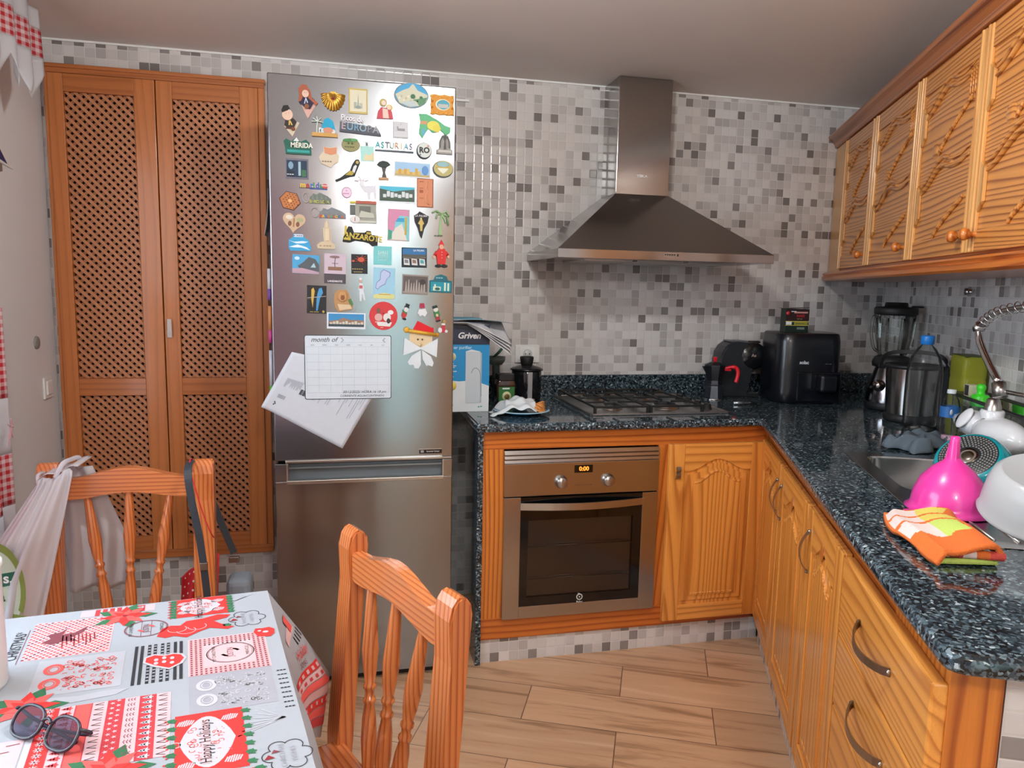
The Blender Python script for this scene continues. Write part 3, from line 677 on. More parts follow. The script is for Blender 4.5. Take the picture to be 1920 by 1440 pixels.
for x in (-.22, .0, .22): b.box(x-.1, x+.1, -.40, -.10, -.006, .001, chromeR, .002)
b.build('grease_filter', hd)
b = MB(); b.box(-cw, cw, -.178, -.001, zc, H-1.5025-.003, steelV, .001); b.box(-cw-.002, cw+.002, -.180, -.001, zc-.001, zc+.006, steel); ch = b.build('chimney', hd)
b = MB(); b.text('TEKA', paint('#e9e6e4', .3), T((-.004, -.1785, .360)) @ RX(PI/2), .014, .0008, bold=.0003, sx=1.5); b.build('maker_badge', ch)

# ================================================================ hob
hb = thing('gas_hob', 'black gas hob with four burners and steel edge set in the granite worktop', 'hob', (.721, -.295, .9092))
b = MB(); steelD = brushed('hob_steel', '#c4c1be', .3, 'X'); b.box(-.29, .29, -.255, .255, 0, .005, steelD, .0015)
for a in ((-.29, .29, -.256, -.247), (-.29, .29, .247, .256), (-.291, -.282, -.256, .256), (.282, .291, -.256, .256)): b.box(*a, .001, .0075, chromeR, .001)
b.build('plate', hb)
grate = paint('#121212', .5)
for bx, by, r in ((-.16, -.12, .036), (-.16, .12, .046), (.07, .12, .034), (.07, -.12, .052)):
    b = MB(); b.lathe([(r+.010, .005), (r+.006, .011), (r, .013), (r, .017), (r*.9, .020), (0, .021)], chromeR, seg=24); b.lathe([(r*.86, .0200), (r*.84, .0245), (0, .0255)], blackM, seg=24)
    k = b.build('burner', hb); k.location = (bx, by, 0)
for gx in (-.16, .07):
    b = MB(); x0, x1, y0, y1, zt = gx-.108, gx+.108, -.235, .235, .034
    for yy in (y0, y1, 0): b.box(x0, x1, yy-.004, yy+.004, zt-.008, zt, grate, .001)
    for xx in (x0, x1): b.box(xx-.004, xx+.004, y0, y1, zt-.008, zt, grate, .001)
    for yc in (-.12, .12):
        for sx, sy in ((1, 0), (-1, 0), (0, 1), (0, -1)):
            b.box(gx+min(sx*.028, sx*.108)-(.003 if sx == 0 else 0), gx+max(sx*.028, sx*.108)+(.003 if sx == 0 else 0), yc+min(sy*.028, sy*.118)-(.003 if sy == 0 else 0), yc+max(sy*.028, sy*.118)+(.003 if sy == 0 else 0), zt-.007, zt+.001, grate, .001)
    for xx in (x0, x1):
        for yy in (y0, y1): b.box(xx-.005, xx+.005, yy-.005, yy+.005, .005, zt, grate)
    b.build('pan_support', hb)
for i in range(4):
    b = MB(); b.lathe([(.019, .005), (.019, .008), (.016, .009), (.014, .026), (0, .027)], blackM, seg=20); b.box(-.002, .002, -.014, .014, .026, .030, chromeR)
    k = b.build('knob', hb); k.location = (.235, -.17+.085*i, 0)

# ================================================================ sink with drainer
sk = thing('sink', 'inset stainless steel sink bowl with drainer in the granite worktop', 'sink', (0, 0, 0))
m_sink = brushed('sink_steel', '#b5b3b0', .2, 'X')
rimo = rrq(.603, 1.448, -.132, -.600, .035); hole = rrq(.650, 1.050, -.177, -.540, .055)
b = slab(rimo, [hole], .9093, .9125, .0012, m_sink); i0 = 0
rings = []
def quad(inset, z, rad): return [(p.x, p.y, z) for p in rrq(.650+inset, 1.050-inset, -.177-inset, -.540+inset, rad)]
bm = bmesh.new(); prof = [(0, .9125, .055), (.003, .905, .054), (.008, .80, .05), (.022, .765, .045), (.06, .755, .03)]
for ins, z, rad in prof: rings.append([bm.verts.new(p) for p in quad(ins, z, rad)])
for A, B in zip(rings, rings[1:]):
    for i in range(len(A)): bm.faces.new((A[i], A[(i+1) % len(A)], B[(i+1) % len(A)], B[i]))
bm.faces.new(rings[-1]); b.add(bm, m_sink, True)
q = rr(.85, -.36); b.lathe([(.045, .7555), (.040, .7575), (.030, .756), (.0, .7555)], chromeR, c=(q.x, q.y, 0), seg=24)
b.build('basin', sk)
b = MB()
for i in range(9):
    o = -.185-.044*i; a, c = rr(1.12, o, .9128), rr(1.41, o, .9128); b.tube([a, c], .0035, m_sink, 8)
b.build('drainer_ribs', sk)

# ---- spring kitchen tap behind the sink
tp = thing('kitchen_tap', 'chrome spring-neck kitchen tap arching over the sink', 'tap', (0, 0, 0))
b = MB(); base = rr(.98, -.572, .9126); b.lathe([(.027, 0), (.027, .006), (.021, .010), (.018, .05), (.018, .22), (.014, .225), (0, .226)], chrome, c=tuple(base), seg=20)
b.build('column', tp)
arc = smooth_path([rr(.98, -.572, 1.13), rr(.98, -.572, 1.27), rr(.965, -.545, 1.345), rr(.91, -.49, 1.368), rr(.80, -.455, 1.353), rr(.715, -.45, 1.328), rr(.665, -.45, 1.300)], 8)
b = MB(); b.tube(arc, .0065, chromeR, 10); b.build('hose', tp)
b = MB(); pts = []; n = len(arc)
L_ = [0]
for i in range(1, n): L_.append(L_[-1]+(arc[i]-arc[i-1]).length)
turns = 22
nr = Vector((0, 0, 1)); S_ = 420
for k in range(S_+1):
    d_ = L_[-1]*k/S_; i = max(0, min(n-2, next((j for j in range(n-1) if L_[j+1] >= d_), n-2)))
    t = (d_-L_[i])/(L_[i+1]-L_[i]); c = arc[i].lerp(arc[i+1], t); tg = (arc[i+1]-arc[i]).normalized()
    n1 = tg.cross(Vector((math.cos(TH), -math.sin(TH), 0.01))).normalized(); n2 = tg.cross(n1); a = 2*PI*turns*k/S_
    pts.append(c+(n1*math.cos(a)+n2*math.sin(a))*.0145)
b.tube(pts, .0016, chrome, 6); b.build('spring', tp)
b = MB(); h0, h1 = rr(.660, -.45, 1.302), rr(.820, -.45, 1.165)
b.tube([rr(.672, -.45, 1.305), rr(.655, -.45, 1.297)], .014, chromeR, 14)
b.tube(smooth_path([h0, rr(.680, -.45, 1.262), rr(.755, -.45, 1.205), h1], 5), [.010]*15+[.0125], chrome, 14); b.build('spray_head', tp)
b = MB(); b.tube([rr(.822, -.45, 1.163), rr(.838, -.45, 1.128)], .017, chromeR, 16); b.tube([rr(.84, -.46, 1.142), rr(.98, -.572, 1.13)], .006, chromeR, 10); b.build('holder_arm', tp)

# ================================================================ fridge
fr = thing('fridge_freezer', 'tall stainless steel fridge-freezer covered in magnets, between cupboard and worktop', 'fridge', (-.412, -.675, 0))
m_door = brushed('fridge_door_steel', '#93969a', .17, 'X', .04)
bd = m_door.node_tree.nodes['Principled BSDF']; bd.inputs['Anisotropic'].default_value = .30; bd.inputs['Anisotropic Rotation'].default_value = .25
tg = m_door.node_tree.nodes.new('ShaderNodeTangent'); tg.direction_type = 'RADIAL'; tg.axis = 'Z'; m_door.node_tree.links.new(tg.outputs[0], bd.inputs['Tangent'])
gap = paint('#222226', .5)
b = MB(); b.box(-.293, .293, .078, .655, .02, 2.020, paint('#77757a', .4)); b.box(-.28, .28, .03, .1, .0, .03, blackM); b.box(-.29, .29, .07, .08, .03, 2.02, gap); b.build('cabinet_body', fr)
b = MB(); b.box(-.2952, .2952, 0, .070, .800, 2.0305, m_door, .004, 3); ud = b.build('upper_door', fr)
b = MB(); b.box(.180, .2585, -.0008, .001, .812, .8265, blackG); b.box(.180, .2585, -.0016, .0004, .8260, .8285, chromeR)
b.text('Inverter Linear', paint('#d0d0d0', .4), T((.228, -.0010, .8195)) @ RX(PI/2), .0078, .0003, sx=.95); b.box(.185, .196, -.0012, 0, .8155, .8235, paint('#8a8a8c', .4)); b.build('badge', ud)
b = MB(); hx0, hx1 = -.255, .262
b.box(-.2952, .2952, 0, .070, .028, .730, m_door, .003); b.box(-.2952, hx0, 0, .070, .729, .790, m_door, .002); b.box(hx1, .2952, 0, .070, .729, .790, m_door, .002); ld = b.build('freezer_door', fr)
b = MB(); b.box(hx0, hx1, .024, .070, .729, .790, paint('#5b6266', .35)); b.box(hx0, hx1, .010, .026, .770, .776, paint('#7c8487', .3, .6)); b.build('handle_recess', ld)
b = MB(); b.box(hx0-.004, hx1+.004, -.005, .02, .720, .733, chromeR, .002); b.box(hx0-.004, hx0+.002, -.003, .02, .733, .790, chromeR, .001); b.box(hx1-.002, hx1+.004, -.003, .02, .733, .790, chromeR, .001)
b.box(-.262, .262, -.005, .05, .7925, .8015, chromeR, .002); b.box(.262, .293, .002, .05, .7915, .7985, chromeR, .001); b.build('handle_trim', ld)
# ================================================================ chairs
def make_chair(label):
    t = thing('dining_chair', label, 'chair', group=None)
    ln = .0948; W = .3902; wp = .0546; dp = .032
    for s in (-1, 1):
        b = MB(); x = s*W/2; prof = [(-.002, 0), (.030, 0), (.032, .42), (.032+ln*.40, .862), (.030+ln*.42, .876), (.020+ln*.44, .888), (.010+ln*.44, .893), (.001+ln*.44, .890), (-.007+ln*.43, .878), (-.012+ln*.42, .855), (ln*.33, .78), (0, .45), (0, .42)]
        b.prism([(y, z) for y, z in prof], x-wp/2, x+wp/2, kV, 'YZ', bev=.0035); b.build('leg', t)
        b = MB(); b.box(x-.021, x+.021, -.385, -.343, 0, .42, kV, .003); b.build('leg', t)
        b = MB(); b.box(x-.011, x+.011, -.344, .0, .16, .195, kY, .003); b.build('stretcher', t)
    b = MB(); b.box(-.190, .190, -.40, .018, .424, .444, kX, .006); b.build('seat', t)
    b = MB(); b.box(-.168, .168, -.375, -.355, .375, .424, kX, .002); b.box(-.168, .168, .004, .024, .375, .4235, kX, .002); b.build('seat_frame', t)
    b = MB(); n = 22; top = []; bot = []
    for i in range(n+1):
        u = -1+2*i/n; k = .5+.5*math.cos(PI*max(-1, min(1, u/.92)))
        top.append((u*.1686, .8494+.0285*k)); bot.append((u*.1686, .7919+.017*k))
    b.prism(top+bot[::-1], 0, .026, kX, bev=.003, mat4=T((0, ln*.36, 0)) @ Matrix(((1, 0, 0, 0), (0, 1, 0, 0), (0, 0, 1, 0), (0, 0, 0, 1))))
    b.build('top_rail', t)
    prof = [(.010, 0), (.013, .03), (.0155, .07), (.0135, .115), (.0095, .142), (.0125, .147), (.0125, .152), (.0095, .156), (.0085, .163), (.0095, .170), (.0125, .174), (.0125, .179), (.0095, .184), (.0135, .21), (.0165, .25), (.013, .30), (.0115, .33), (.0085, .375)]
    for s in (-1, 0, 1):
        b = MB(); x0, x1 = s*.052, s*.106; zt = .803+(.012 if s == 0 else 0); L = zt-.442
        k = L/.375; a = Vector((x1-x0, ln*L, L)); q = a.normalized().to_track_quat('Z', 'Y').to_matrix().to_4x4()
        b.lathe([(r*1.0, z*k*1.008) for r, z in prof], kV, seg=18, mat4=T((x0, .014, .440)) @ q); b.build('spindle', t)
    return t
ch = make_chair('orange pine spindle-back chair behind the table, hung with a plastic bag and straps')
ch.location = (-1.0631, -1.0605, 0); ch.rotation_euler = (0, 0, -.0175); ch['group'] = 'pine chairs round the table'
copy_tree(ch, (-.4384, -1.8767, 0), (0, 0, -1.168), 'orange pine spindle-back chair turned sideways at the right side of the table', 'pine chairs round the table')

# ================================================================ table
T0 = Vector((-.6413, -1.6675, 0)); EU = Vector((-.442, -.049, 0)).normalized(); EV = Vector((.112, -.583, 0)).normalized()
def tw(u, v, z=.7640): return T0+EU*u+EV*v+Vector((0, 0, z))
tb = thing('dining_table', 'rectangular dining table under a Christmas tablecloth by the window wall', 'table', tuple(tw(.43, .49, 0)), 0)
c0 = tb.location.copy(); ang = math.atan2(-EU.y, -EU.x)
def tl(p): return p-c0
b = MB(); b.prism([tuple(tl(tw(u, v))[:2]) for u, v in ((.006, .006), (.855, .006), (.855, .97), (.006, .97))], .735, .7610, kX, 'XY', bev=.004); b.build('tabletop', tb)
for u, v in ((.05, .05), (.80, .05), (.80, .92), (.05, .92)):
    b = MB(); p = tl(tw(u, v, 0)); b.box(p.x-.025, p.x+.025, p.y-.025, p.y+.025, 0, .735, kV, .004); b.build('leg', tb)
# cloth
clothm = fabric('tablecloth_cotton', '#a6aab1', trans=0)
red = paint('#d8322e', .85); red2 = paint('#c23a42', .85); pink = paint('#dd9fa2', .85); pinkL = paint('#dcb6ba', .85); greyc = paint('#a09fa8', .85); greyl = paint('#b2b3bb', .85)
inkk = paint('#26262c', .85); maroon = paint('#7c3a44', .85); greenc = paint('#2f6a46', .85); clw = paint('#c2bfc5', .85); coral = paint('#e35a55', .85); rust = paint('#8c1f24', .85)
b = MB()
def blend(v): return math.exp(-(v/.12)**2)
def side(v, d):
    """right-hand overhang: v along the edge, d 0..1 down the cloth"""
    k = blend(v); A = [(0, 0), (.02, .06), (.034, .14), (.045, .225)]; B = [(0, 0), (.062, .092), (.118, .19), (.098, .315)]
    x = d*3; i = min(2, int(x)); t = x-i
    o = [A[i][j]+(A[i+1][j]-A[i][j])*t for j in (0, 1)]; q = [B[i][j]+(B[i+1][j]-B[i][j])*t for j in (0, 1)]
    out = o[0]*(1-k)+q[0]*k+.012*math.sin(v*19)*d*(1-k); dn = o[1]*(1-k)+q[1]*k
    return tw(-out-.002, v+.01*d*k, .7632-dn)
b.add(sheet(side, 1, 1, clothm, 0), clothm) if 0 else None
bm = bmesh.new(); NU = 40; V = [[bm.verts.new(side(.97*i/NU, j/12)) for j in range(13)] for i in range(NU+1)]
for i in range(NU):
    for j in range(12): bm.faces.new((V[i][j], V[i+1][j], V[i+1][j+1], V[i][j+1]))
b.add(bm, clothm, True)
def far(u, d):
    k = blend(u); p = side(0, d); x = tw(u, -.004-.03*d-.01*math.sin(u*17)*d, .7632-.225*d); return p.lerp(x, 1-k) if u > 0 else p
bm = bmesh.new(); V = [[bm.verts.new(far(.855*i/30, j/12)) for j in range(13)] for i in range(31)]
for i in range(30):
    for j in range(12): bm.faces.new((V[i][j], V[i+1][j], V[i+1][j+1], V[i][j+1]))
b.add(bm, clothm, True)
bm = bmesh.new(); V = [[bm.verts.new(tw(-.002+.857*i/12, -.004+.974*j/14, .7636)) for j in range(15)] for i in range(13)]
for i in range(12):
    for j in range(14): bm.faces.new((V[i][j], V[i+1][j], V[i+1][j+1], V[i][j+1]))
b.add(bm, clothm)
lay = [0]
def pf(pts, m, lv=1):
    """printed patch: polygon of (u,v) millimetres on the table top"""
    bm = bmesh.new(); vs = [bm.verts.new(tw(u/1000, v/1000, .7637+.0002*lv)) for u, v in pts]; f = bm.faces.new(vs); f.normal_update()
    if f.normal.z < 0: f.normal_flip()
    if len(vs) > 4: bmesh.ops.triangulate(bm, faces=[f])
    i = b.mi(m); vm = {v: b.bm.verts.new(v.co) for v in bm.verts}
    for f in bm.faces: b.bm.faces.new([vm[v] for v in f.verts]).material_index = i
    bm.free()
def rc(u0, u1, v0, v1, m, lv=1): pf([(u0, v0), (u1, v0), (u1, v1), (u0, v1)], m, lv)
def el(u, v, ru, rv, m, lv=1, n=20): pf([(u+ru*math.cos(2*PI*k/n), v+rv*math.sin(2*PI*k/n)) for k in range(n)], m, lv)
def ring(u, v, ru, rv, w_, m, lv=1, n=28, a0=0, a1=1):
    for k in range(n):
        a, c = 2*PI*(a0+(a1-a0)*k/n), 2*PI*(a0+(a1-a0)*(k+1)/n)
        pf([(u+ru*math.cos(a), v+rv*math.sin(a)), (u+ru*math.cos(c), v+rv*math.sin(c)), (u+(ru-w_)*math.cos(c), v+(rv-w_)*math.sin(c)), (u+(ru-w_)*math.cos(a), v+(rv-w_)*math.sin(a))], m, lv)
def ln_(p, q, w_, m, lv=2):
    d = Vector((q[0]-p[0], q[1]-p[1])); d.normalize(); n = Vector((-d.y, d.x))*w_/2
    pf([(p[0]+n.x, p[1]+n.y), (q[0]+n.x, q[1]+n.y), (q[0]-n.x, q[1]-n.y), (p[0]-n.x, p[1]-n.y)], m, lv)
TM = lambda u, v, lv=3, rot=0: T(tw(u/1000, v/1000, .7637+.0002*lv)) @ Matrix(((-EV.x, EU.x, 0, 0), (-EV.y, EU.y, 0, 0), (0, 0, 1, 0), (0, 0, 0, 1))) @ RZ(rot)
def tx(s, u, v, size, m, lv=4, rot=0, **k): b.text(s, m, TM(u, v, lv, rot), size/1000, 0, **k)
def flower(u, v, r):
    for i in range(5):
        a = 1.3*i+.5; d = Vector((math.cos(a), math.sin(a))); n = Vector((-d.y, d.x)); q = Vector((u, v))
        pf([tuple(q+d*r*.2), tuple(q+d*r*.8+n*r*.25), tuple(q+d*r*1.25), tuple(q+d*r*.8-n*r*.25)], greenc, 2.6+.25*i)
    for lyr, (cnt, R_, m) in enumerate(((8, 1.0, coral), (6, .62, red))):
        for i in range(cnt):
            a = 2*PI*i/cnt+.3*lyr; d = Vector((math.cos(a), math.sin(a))); n = Vector((-d.y, d.x)); q = Vector((u, v)); rr_ = r*R_
            pf([tuple(q), tuple(q+d*rr_*.45+n*rr_*.24), tuple(q+d*rr_), tuple(q+d*rr_*.45-n*rr_*.24)], m if i % 2 else (red if lyr == 0 else coral), 4+2.2*lyr+.25*i)
    el(u, v, r*.1, r*.1, rust, 8.2, 8)
def holly(u, v, s):
    for a, q_ in ((0, 3), (2.2, 3.3)): pf([(u+s*math.cos(a+t)*k, v+s*math.sin(a+t)*k) for t, k in ((0, 1), (.5, .6), (.9, .9), (1.4, .5), (2.0, .7), (3.1, .25), (4.5, .5), (5.5, .6))], greenc, q_)
    el(u+s*.9, v, s*.22, s*.22, red, 4, 6); el(u+s*.6, v+s*.7, s*.2, s*.2, red, 4, 6)
def card(u0, u1, v0, v1):
    rc(u0, u1, v0, v1, red, 2); uc, vc = (u0+u1)/2, (v0+v1)/2; ru, rv = (u1-u0)*.40, (v1-v0)*.42
    pf([(uc-ru*.9+ru*2.0*t, vc+rv*math.sin(PI*t)**.8) for t in [i/12 for i in range(13)]]+[(uc+ru*1.1-ru*2.0*t, vc-rv*math.sin(PI*t)**.8) for t in [i/12 for i in range(13)]], clw, 3)
    random.seed(3)
    for i in range(70):
        a, c = random.uniform(-.75, .8), random.uniform(-.8, .8)
        if abs(a-.12) < .2 or (a*a+c*c) > .72: continue
        ring(uc+a*ru, vc+c*rv, 4.2, 4.2, 1.2, coral, 4, 7, random.random(), random.random()+.6)
    rc(uc+ru*.02, uc+ru*.32, vc-rv*.86, vc+rv*.86, pinkL, 5)
    tx('Happy Holidays', uc+ru*.17, vc, 21, inkk, 6, sx=.78)
    ring(uc+ru*1.22, vc, 7, 7, 1.6, clw, 3, 12)
    for a, c in ((u0+16, v0+22), (u1-16, v0+22), (u0+16, v1-22), (u1-16, v1-22)):
        for k in range(-3, 4): ln_((a+k*3, c-8+abs(k)), (a+k*3+4, c+8-abs(k)), 2, clw, 3)
    for i in range(7):
        holly(u0-4, v0+(v1-v0)*(i+.5)/7, 9); holly(u1+4, v0+(v1-v0)*(i+.5)/7, 9)
def stamp(u, v, ru, rv):
    ring(u, v, ru, rv, 1.6, maroon, 3, 36); ring(u, v, ru*.93, rv*.93, .8, maroon, 3, 36)
    ln_((u+8, v-rv*.9), (u+8, v+rv*.9), .8, maroon); ln_((u-8, v-rv*.9), (u-8, v+rv*.9), .8, maroon)
    tx('JUSTIN', u, v, 14, maroon, sx=.8); ring(u, v, ru*.42, rv*.42, 5, coral, 3, 18, .05, .2); ring(u, v, ru*.42, rv*.42, 5, coral, 3, 18, .55, .7)
    tx('MY CHRISTMAS', u+ru*.68, v, 8, inkk); tx('MIRACLE', u-ru*.70, v, 8, inkk)
def gifts(u0, u1, v0, v1, bg, fg):
    rc(u0, u1, v0, v1, bg, 1); random.seed(5)
    for a in (.12, .42):
        for c in (.12, .56):
            x, y = u0+(u1-u0)*a, v0+(v1-v0)*c; w_, h_ = (u1-u0)*.25, (v1-v0)*.36
            for i in range(26): ring(x+random.random()*w_, y+random.random()*h_, 4.5, 4.5, 1.5, fg, 3, 6, random.random(), random.random()+.6)
    for c in (.3, .7): ring(u0+(u1-u0)*.80, v0+(v1-v0)*c, 15, 18, 6, fg, 3, 16); ring(u0+(u1-u0)*.80, v0+(v1-v0)*c, 8, 10, 2, fg, 3, 12)
def tree(u, v, s, m, lv=4):
    for k in range(3): pf([(u-s*(.3-.25*k), v-s*(.42-.1*k)), (u-s*(.3-.25*k), v+s*(.42-.1*k)), (u+s*(.15+.22*k), v)], m, lv)
    pf([(u-s*.45, v-s*.07), (u-s*.3, v-s*.07), (u-s*.3, v+s*.07), (u-s*.45, v+s*.07)], m, lv)
def star(u, v, r, m, lv=4): pf([(u+(r if k % 2 == 0 else r*.42)*math.cos(PI*k/5), v+(r if k % 2 == 0 else r*.42)*math.sin(PI*k/5)) for k in range(10)], m, lv)
def bands(u0, u1, v0, v1):
    """knitted-look border strips side by side"""
    seq = [(pinkL, 'zig', inkk), (red2, 'tree', clw), (pinkL, 'wave', maroon), (red2, 'star', pinkL), (pinkL, 'zig', inkk), (coral, '', None), (pinkL, 'tree', red2), (red, 'snow', pinkL)]
    w_ = (u1-u0)/len(seq); n = int((v1-v0)/15)
    for i, (bg, k, fg) in enumerate(seq):
        a = u0+i*w_; rc(a, a+w_, v0, v1, bg, 2); c = a+w_/2
        rc(a+w_-1.5, a+w_, v0, v1, red2, 3)
        for j in range(n+1):
            v = v0+(v1-v0)*(j+.5)/(n+1)
            if k == 'tree': tree(c-1, v, 15, fg)
            elif k == 'star': star(c-4, v-3, 4, fg); star(c+4, v+3, 4, fg)
            elif k == 'snow':
                for t in range(4): ln_((c-6*math.cos(PI*t/4), v-6*math.sin(PI*t/4)), (c+6*math.cos(PI*t/4), v+6*math.sin(PI*t/4)), 1.5, fg, 4)
            elif k == 'zig': ln_((c-6, v-3.5), (c+6, v), 1, fg, 4); ln_((c+6, v), (c-6, v+3.5), 1, fg, 4)
            elif k == 'wave':
                for t in range(3): ln_((c-5+4*t, v-4), (c-3+4*t, v), 1, fg, 4); ln_((c-3+4*t, v), (c-5+4*t, v+4), 1, fg, 4)
card(76, 166, 424, 570); card(76, 168, -2, 82)
rc(22, 148, 180, 312, pinkL, 1)
for i in range(17):
    for j in range(18):
        u, v = 26+7.2*i, 184+7.2*j
        if 45 < u < 120 and 208 < v < 286: continue
        rc(u, u+3, v, v+4, maroon, 3)
        rc(u-1.5, u+4.5, v-1, v+5, pink, 2)
rc(44, 122, 206, 288, pinkL, 3); stamp(82, 246, 38, 36); stamp(216, 110, 36, 34)
gifts(24, 147, 313, 424, greyc, clw); gifts(244, 370, 190, 308, greyl, coral)
for i in range(4):
    for j, w_ in ((0, 5), (9, 5)):
        u = 156+i*20+j; rc(u, u+w_, 180, 314, inkk, 2)
        if i in (1, 2):
            for k in range(12): rc(u+.5, u+w_-.5, 186+k*10.5+(3*j % 5), 189+k*10.5+(3*j % 5), greyl, 3)
pf([(184, 225), (200, 218), (214, 226), (216, 244), (200, 262), (176, 278), (156, 262), (150, 244), (156, 228), (170, 222)], clw, 4)
pf([(184, 229), (199, 222), (211, 229), (212, 243), (197, 258), (176, 273), (160, 260), (154, 244), (159, 231), (170, 226)], red, 5)
for u, v in ((196, 240), (184, 236), (172, 240), (184, 250), (172, 256), (196, 252)): el(u, v, 3.5, 5, clw, 6, 8)
pf([(198, 150), (190, 120), (176, 112), (160, 116), (150, 100), (120, 96), (96, 86), (74, 92), (80, 104), (104, 112), (92, 128), (70, 146), (82, 154), (112, 140), (128, 150), (150, 168), (170, 156), (184, 160)], red, 3)
for c in ((150, 140), (132, 128), (165, 130)): ring(c[0], c[1], 16, 14, 1.2, clw, 4, 16, 0, .6)
pf([(24, 170), (36, 168), (40, 182), (34, 200), (14, 206), (6, 196), (4, 178), (12, 168)], red, 5); el(20, 186, 5, 4, clw, 6); el(30, 180, 3, 3, clw, 6)
rc(270, 398, 36, 182, pinkL, 1)
for i in range(26):
    for j in range(26):
        if (i+j) % 2 == 0: rc(272+4.9*i, 276+4.9*i, 38+5.5*j, 42.6+5.5*j, coral if (i*7+j*3) % 5 else maroon, 2)
pf([(372, 92), (352, 84), (344, 70), (350, 96), (330, 92), (312, 70), (318, 96), (336, 110), (322, 128), (346, 122), (362, 132), (378, 120), (366, 108)], maroon, 4)
for k in range(9): ln_((300+6*k, 100+5*(k % 2)), (296+6*k, 130+9*(k % 3)), 2, rust, 4)
tx('CHRISTMAS*', 414, 120, 24, inkk, sx=.8); ln_((404, 60), (404, 190), 1, maroon)
bands(172, 342, 350, 516)
flower(254, 46, 44); flower(366, 336, 46); flower(244, 528, 46)
rc(205, 330, 2, 30, pinkL, 1)
for k in range(4): rc(262+12*k, 270+12*k, 2, 30, red2, 2)
rc(222, 236, 2, 30, red2, 2); tree(229, 12, 13, clw)
for c in ((46, 118), (28, 560)):                                     # carol-singer medallions
    for k in range(6): ring(c[0]+20*math.cos(k*PI/3), c[1]+22*math.sin(k*PI/3), 13, 13, 1.3, inkk, 3, 12, k/6-.25, k/6+.25)
    tx('CHRISTMAS', c[0]+6, c[1], 10, greyc); tx('WISHES', c[0]-8, c[1], 10, greyc)
    holly(c[0]+36, c[1]+18, 10); pf([(c[0]+24, c[1]-4), (c[0]+30, c[1]+6), (c[0]+16, c[1]+4)], rust, 4); pf([(c[0]+16, c[1]-14), (c[0]+20, c[1]-6), (c[0]+8, c[1]-8)], maroon, 4)
for k in range(7): ln_((20, 470), (50+6*k, 440+10*k), 2.5, greyl, 2)
for k in range(6): ln_((60, 30), (30+9*k, 8+6*k), 2, greyl, 2)
pf([(232, 320), (262, 316), (300, 322), (340, 316), (352, 330), (310, 340), (250, 334)], greyl, 2)
for i in range(9):
    for j in range(3): rc(3+5*j, 7+5*j, 330+14*i, 333+14*i, inkk, 2)
rc(342, 350, 350, 516, clw, 1)
for k in range(12): ln_((356+10*(k % 4), 430+16*k), (372+10*(k % 4), 432+16*k), 1.5, maroon, 3)
rc(352, 430, 420, 620, pinkL, 1); tx('CHRISTMAS', 384, 520, 22, inkk)
bands(60, 230, 640, 800); card(260, 350, 600, 740); gifts(30, 150, 800, 920, greyc, clw)
# print on the overhanging side: strips follow the cloth
def sp(v0, v1, d0, d1, m, lv=1, n=6):
    bm = bmesh.new(); off_ = -EU*(.0012*lv)+Vector((0, 0, .0006*lv)); V = [[bm.verts.new(side(v0+(v1-v0)*i/n, d0+(d1-d0)*j/n)+off_) for j in range(n+1)] for i in range(n+1)]
    for i in range(n):
        for j in range(n): bm.faces.new((V[i][j], V[i+1][j], V[i+1][j+1], V[i][j+1]))
    b.add(bm, m, True)
def stx(s, v, d, size, m, **k):
    o = side(v, d); ax = (side(v-.02, d)-side(v+.02, d)).normalized(); dn = (side(v, min(1, d+.05))-side(v, d-.05)).normalized(); nz = ax.cross(-dn).normalized()
    b.text(s, m, Matrix.Translation(o-EU*.003+Vector((0, 0, .001))) @ Matrix((( ax.x, -dn.x, nz.x, 0), (ax.y, -dn.y, nz.y, 0), (ax.z, -dn.z, nz.z, 0), (0, 0, 0, 1))), size, 0, **k)
for i, m in enumerate((red, pinkL, coral, pinkL, red, coral, red2)):
    sp(.035, .20, .50+.062*i, .50+.062*(i+1)-.006, m, 1)
for k in range(5):
    sp(.045+.032*k, .060+.032*k, .515, .545, pinkL, 2, 2); sp(.045+.032*k, .058+.032*k, .58, .605, red2, 2, 2); sp(.045+.030*k, .055+.030*k, .76, .785, pinkL, 2, 2)
sp(.04, .16, .17, .24, pinkL, 1); sp(.05, .09, .12, .22, coral, 2)
for k in range(4): sp(.02+.022*k, .026+.022*k, .26, .33, inkk, 1, 3)
stx('Holiday', .10, .385, .030, red, shear=.3); stx('XMAS', .12, .46, .018, maroon)
for k in range(3): sp(.01, .03, .80+.05*k, .815+.05*k, inkk, 1, 2)
cl = b.build('tablecloth', label='white, red and grey Christmas tablecloth printed with poinsettias and gifts', cat='tablecloth')

# ---- on the table
gl = thing('glasses', 'dark-framed glasses with folded arms lying on the tablecloth', 'glasses', tuple(tw(.35, .445, .7655)), -.62)
frm = paint('#2b2430', .35); lens = glassy('tinted_lens', (.52, .46, .58, 1), .08, .10, 1.12)
for sx in (-1, 1):
    b = MB(); R_ = [(sx*.034+.0265*math.copysign(abs(math.cos(a))**.8, math.cos(a)), .004+.002*math.sin(a), .023+.0205*math.copysign(abs(math.sin(a))**.8, math.sin(a))) for a in [2*PI*k/28 for k in range(28)]]
    b.tube(R_, .0022, frm, 8, closed=True); b.build('rim', gl)
    b = MB(); bm = bmesh.new(); bm.faces.new([bm.verts.new(p) for p in R_]); bmesh.ops.solidify(bm, geom=bm.faces[:], thickness=.0015); b.add(bm, lens); b.build('lens', gl)
    b = MB(); b.tube(smooth_path([(sx*.062, .002, .034), (sx*.067, .008, .034), (sx*.068, .016, .032), (sx*.040, .022+.004*sx, .026), (-sx*.045, .026+.004*sx, .016)], 6), .0026, frm, 8, flat=None); b.build('arm', gl)
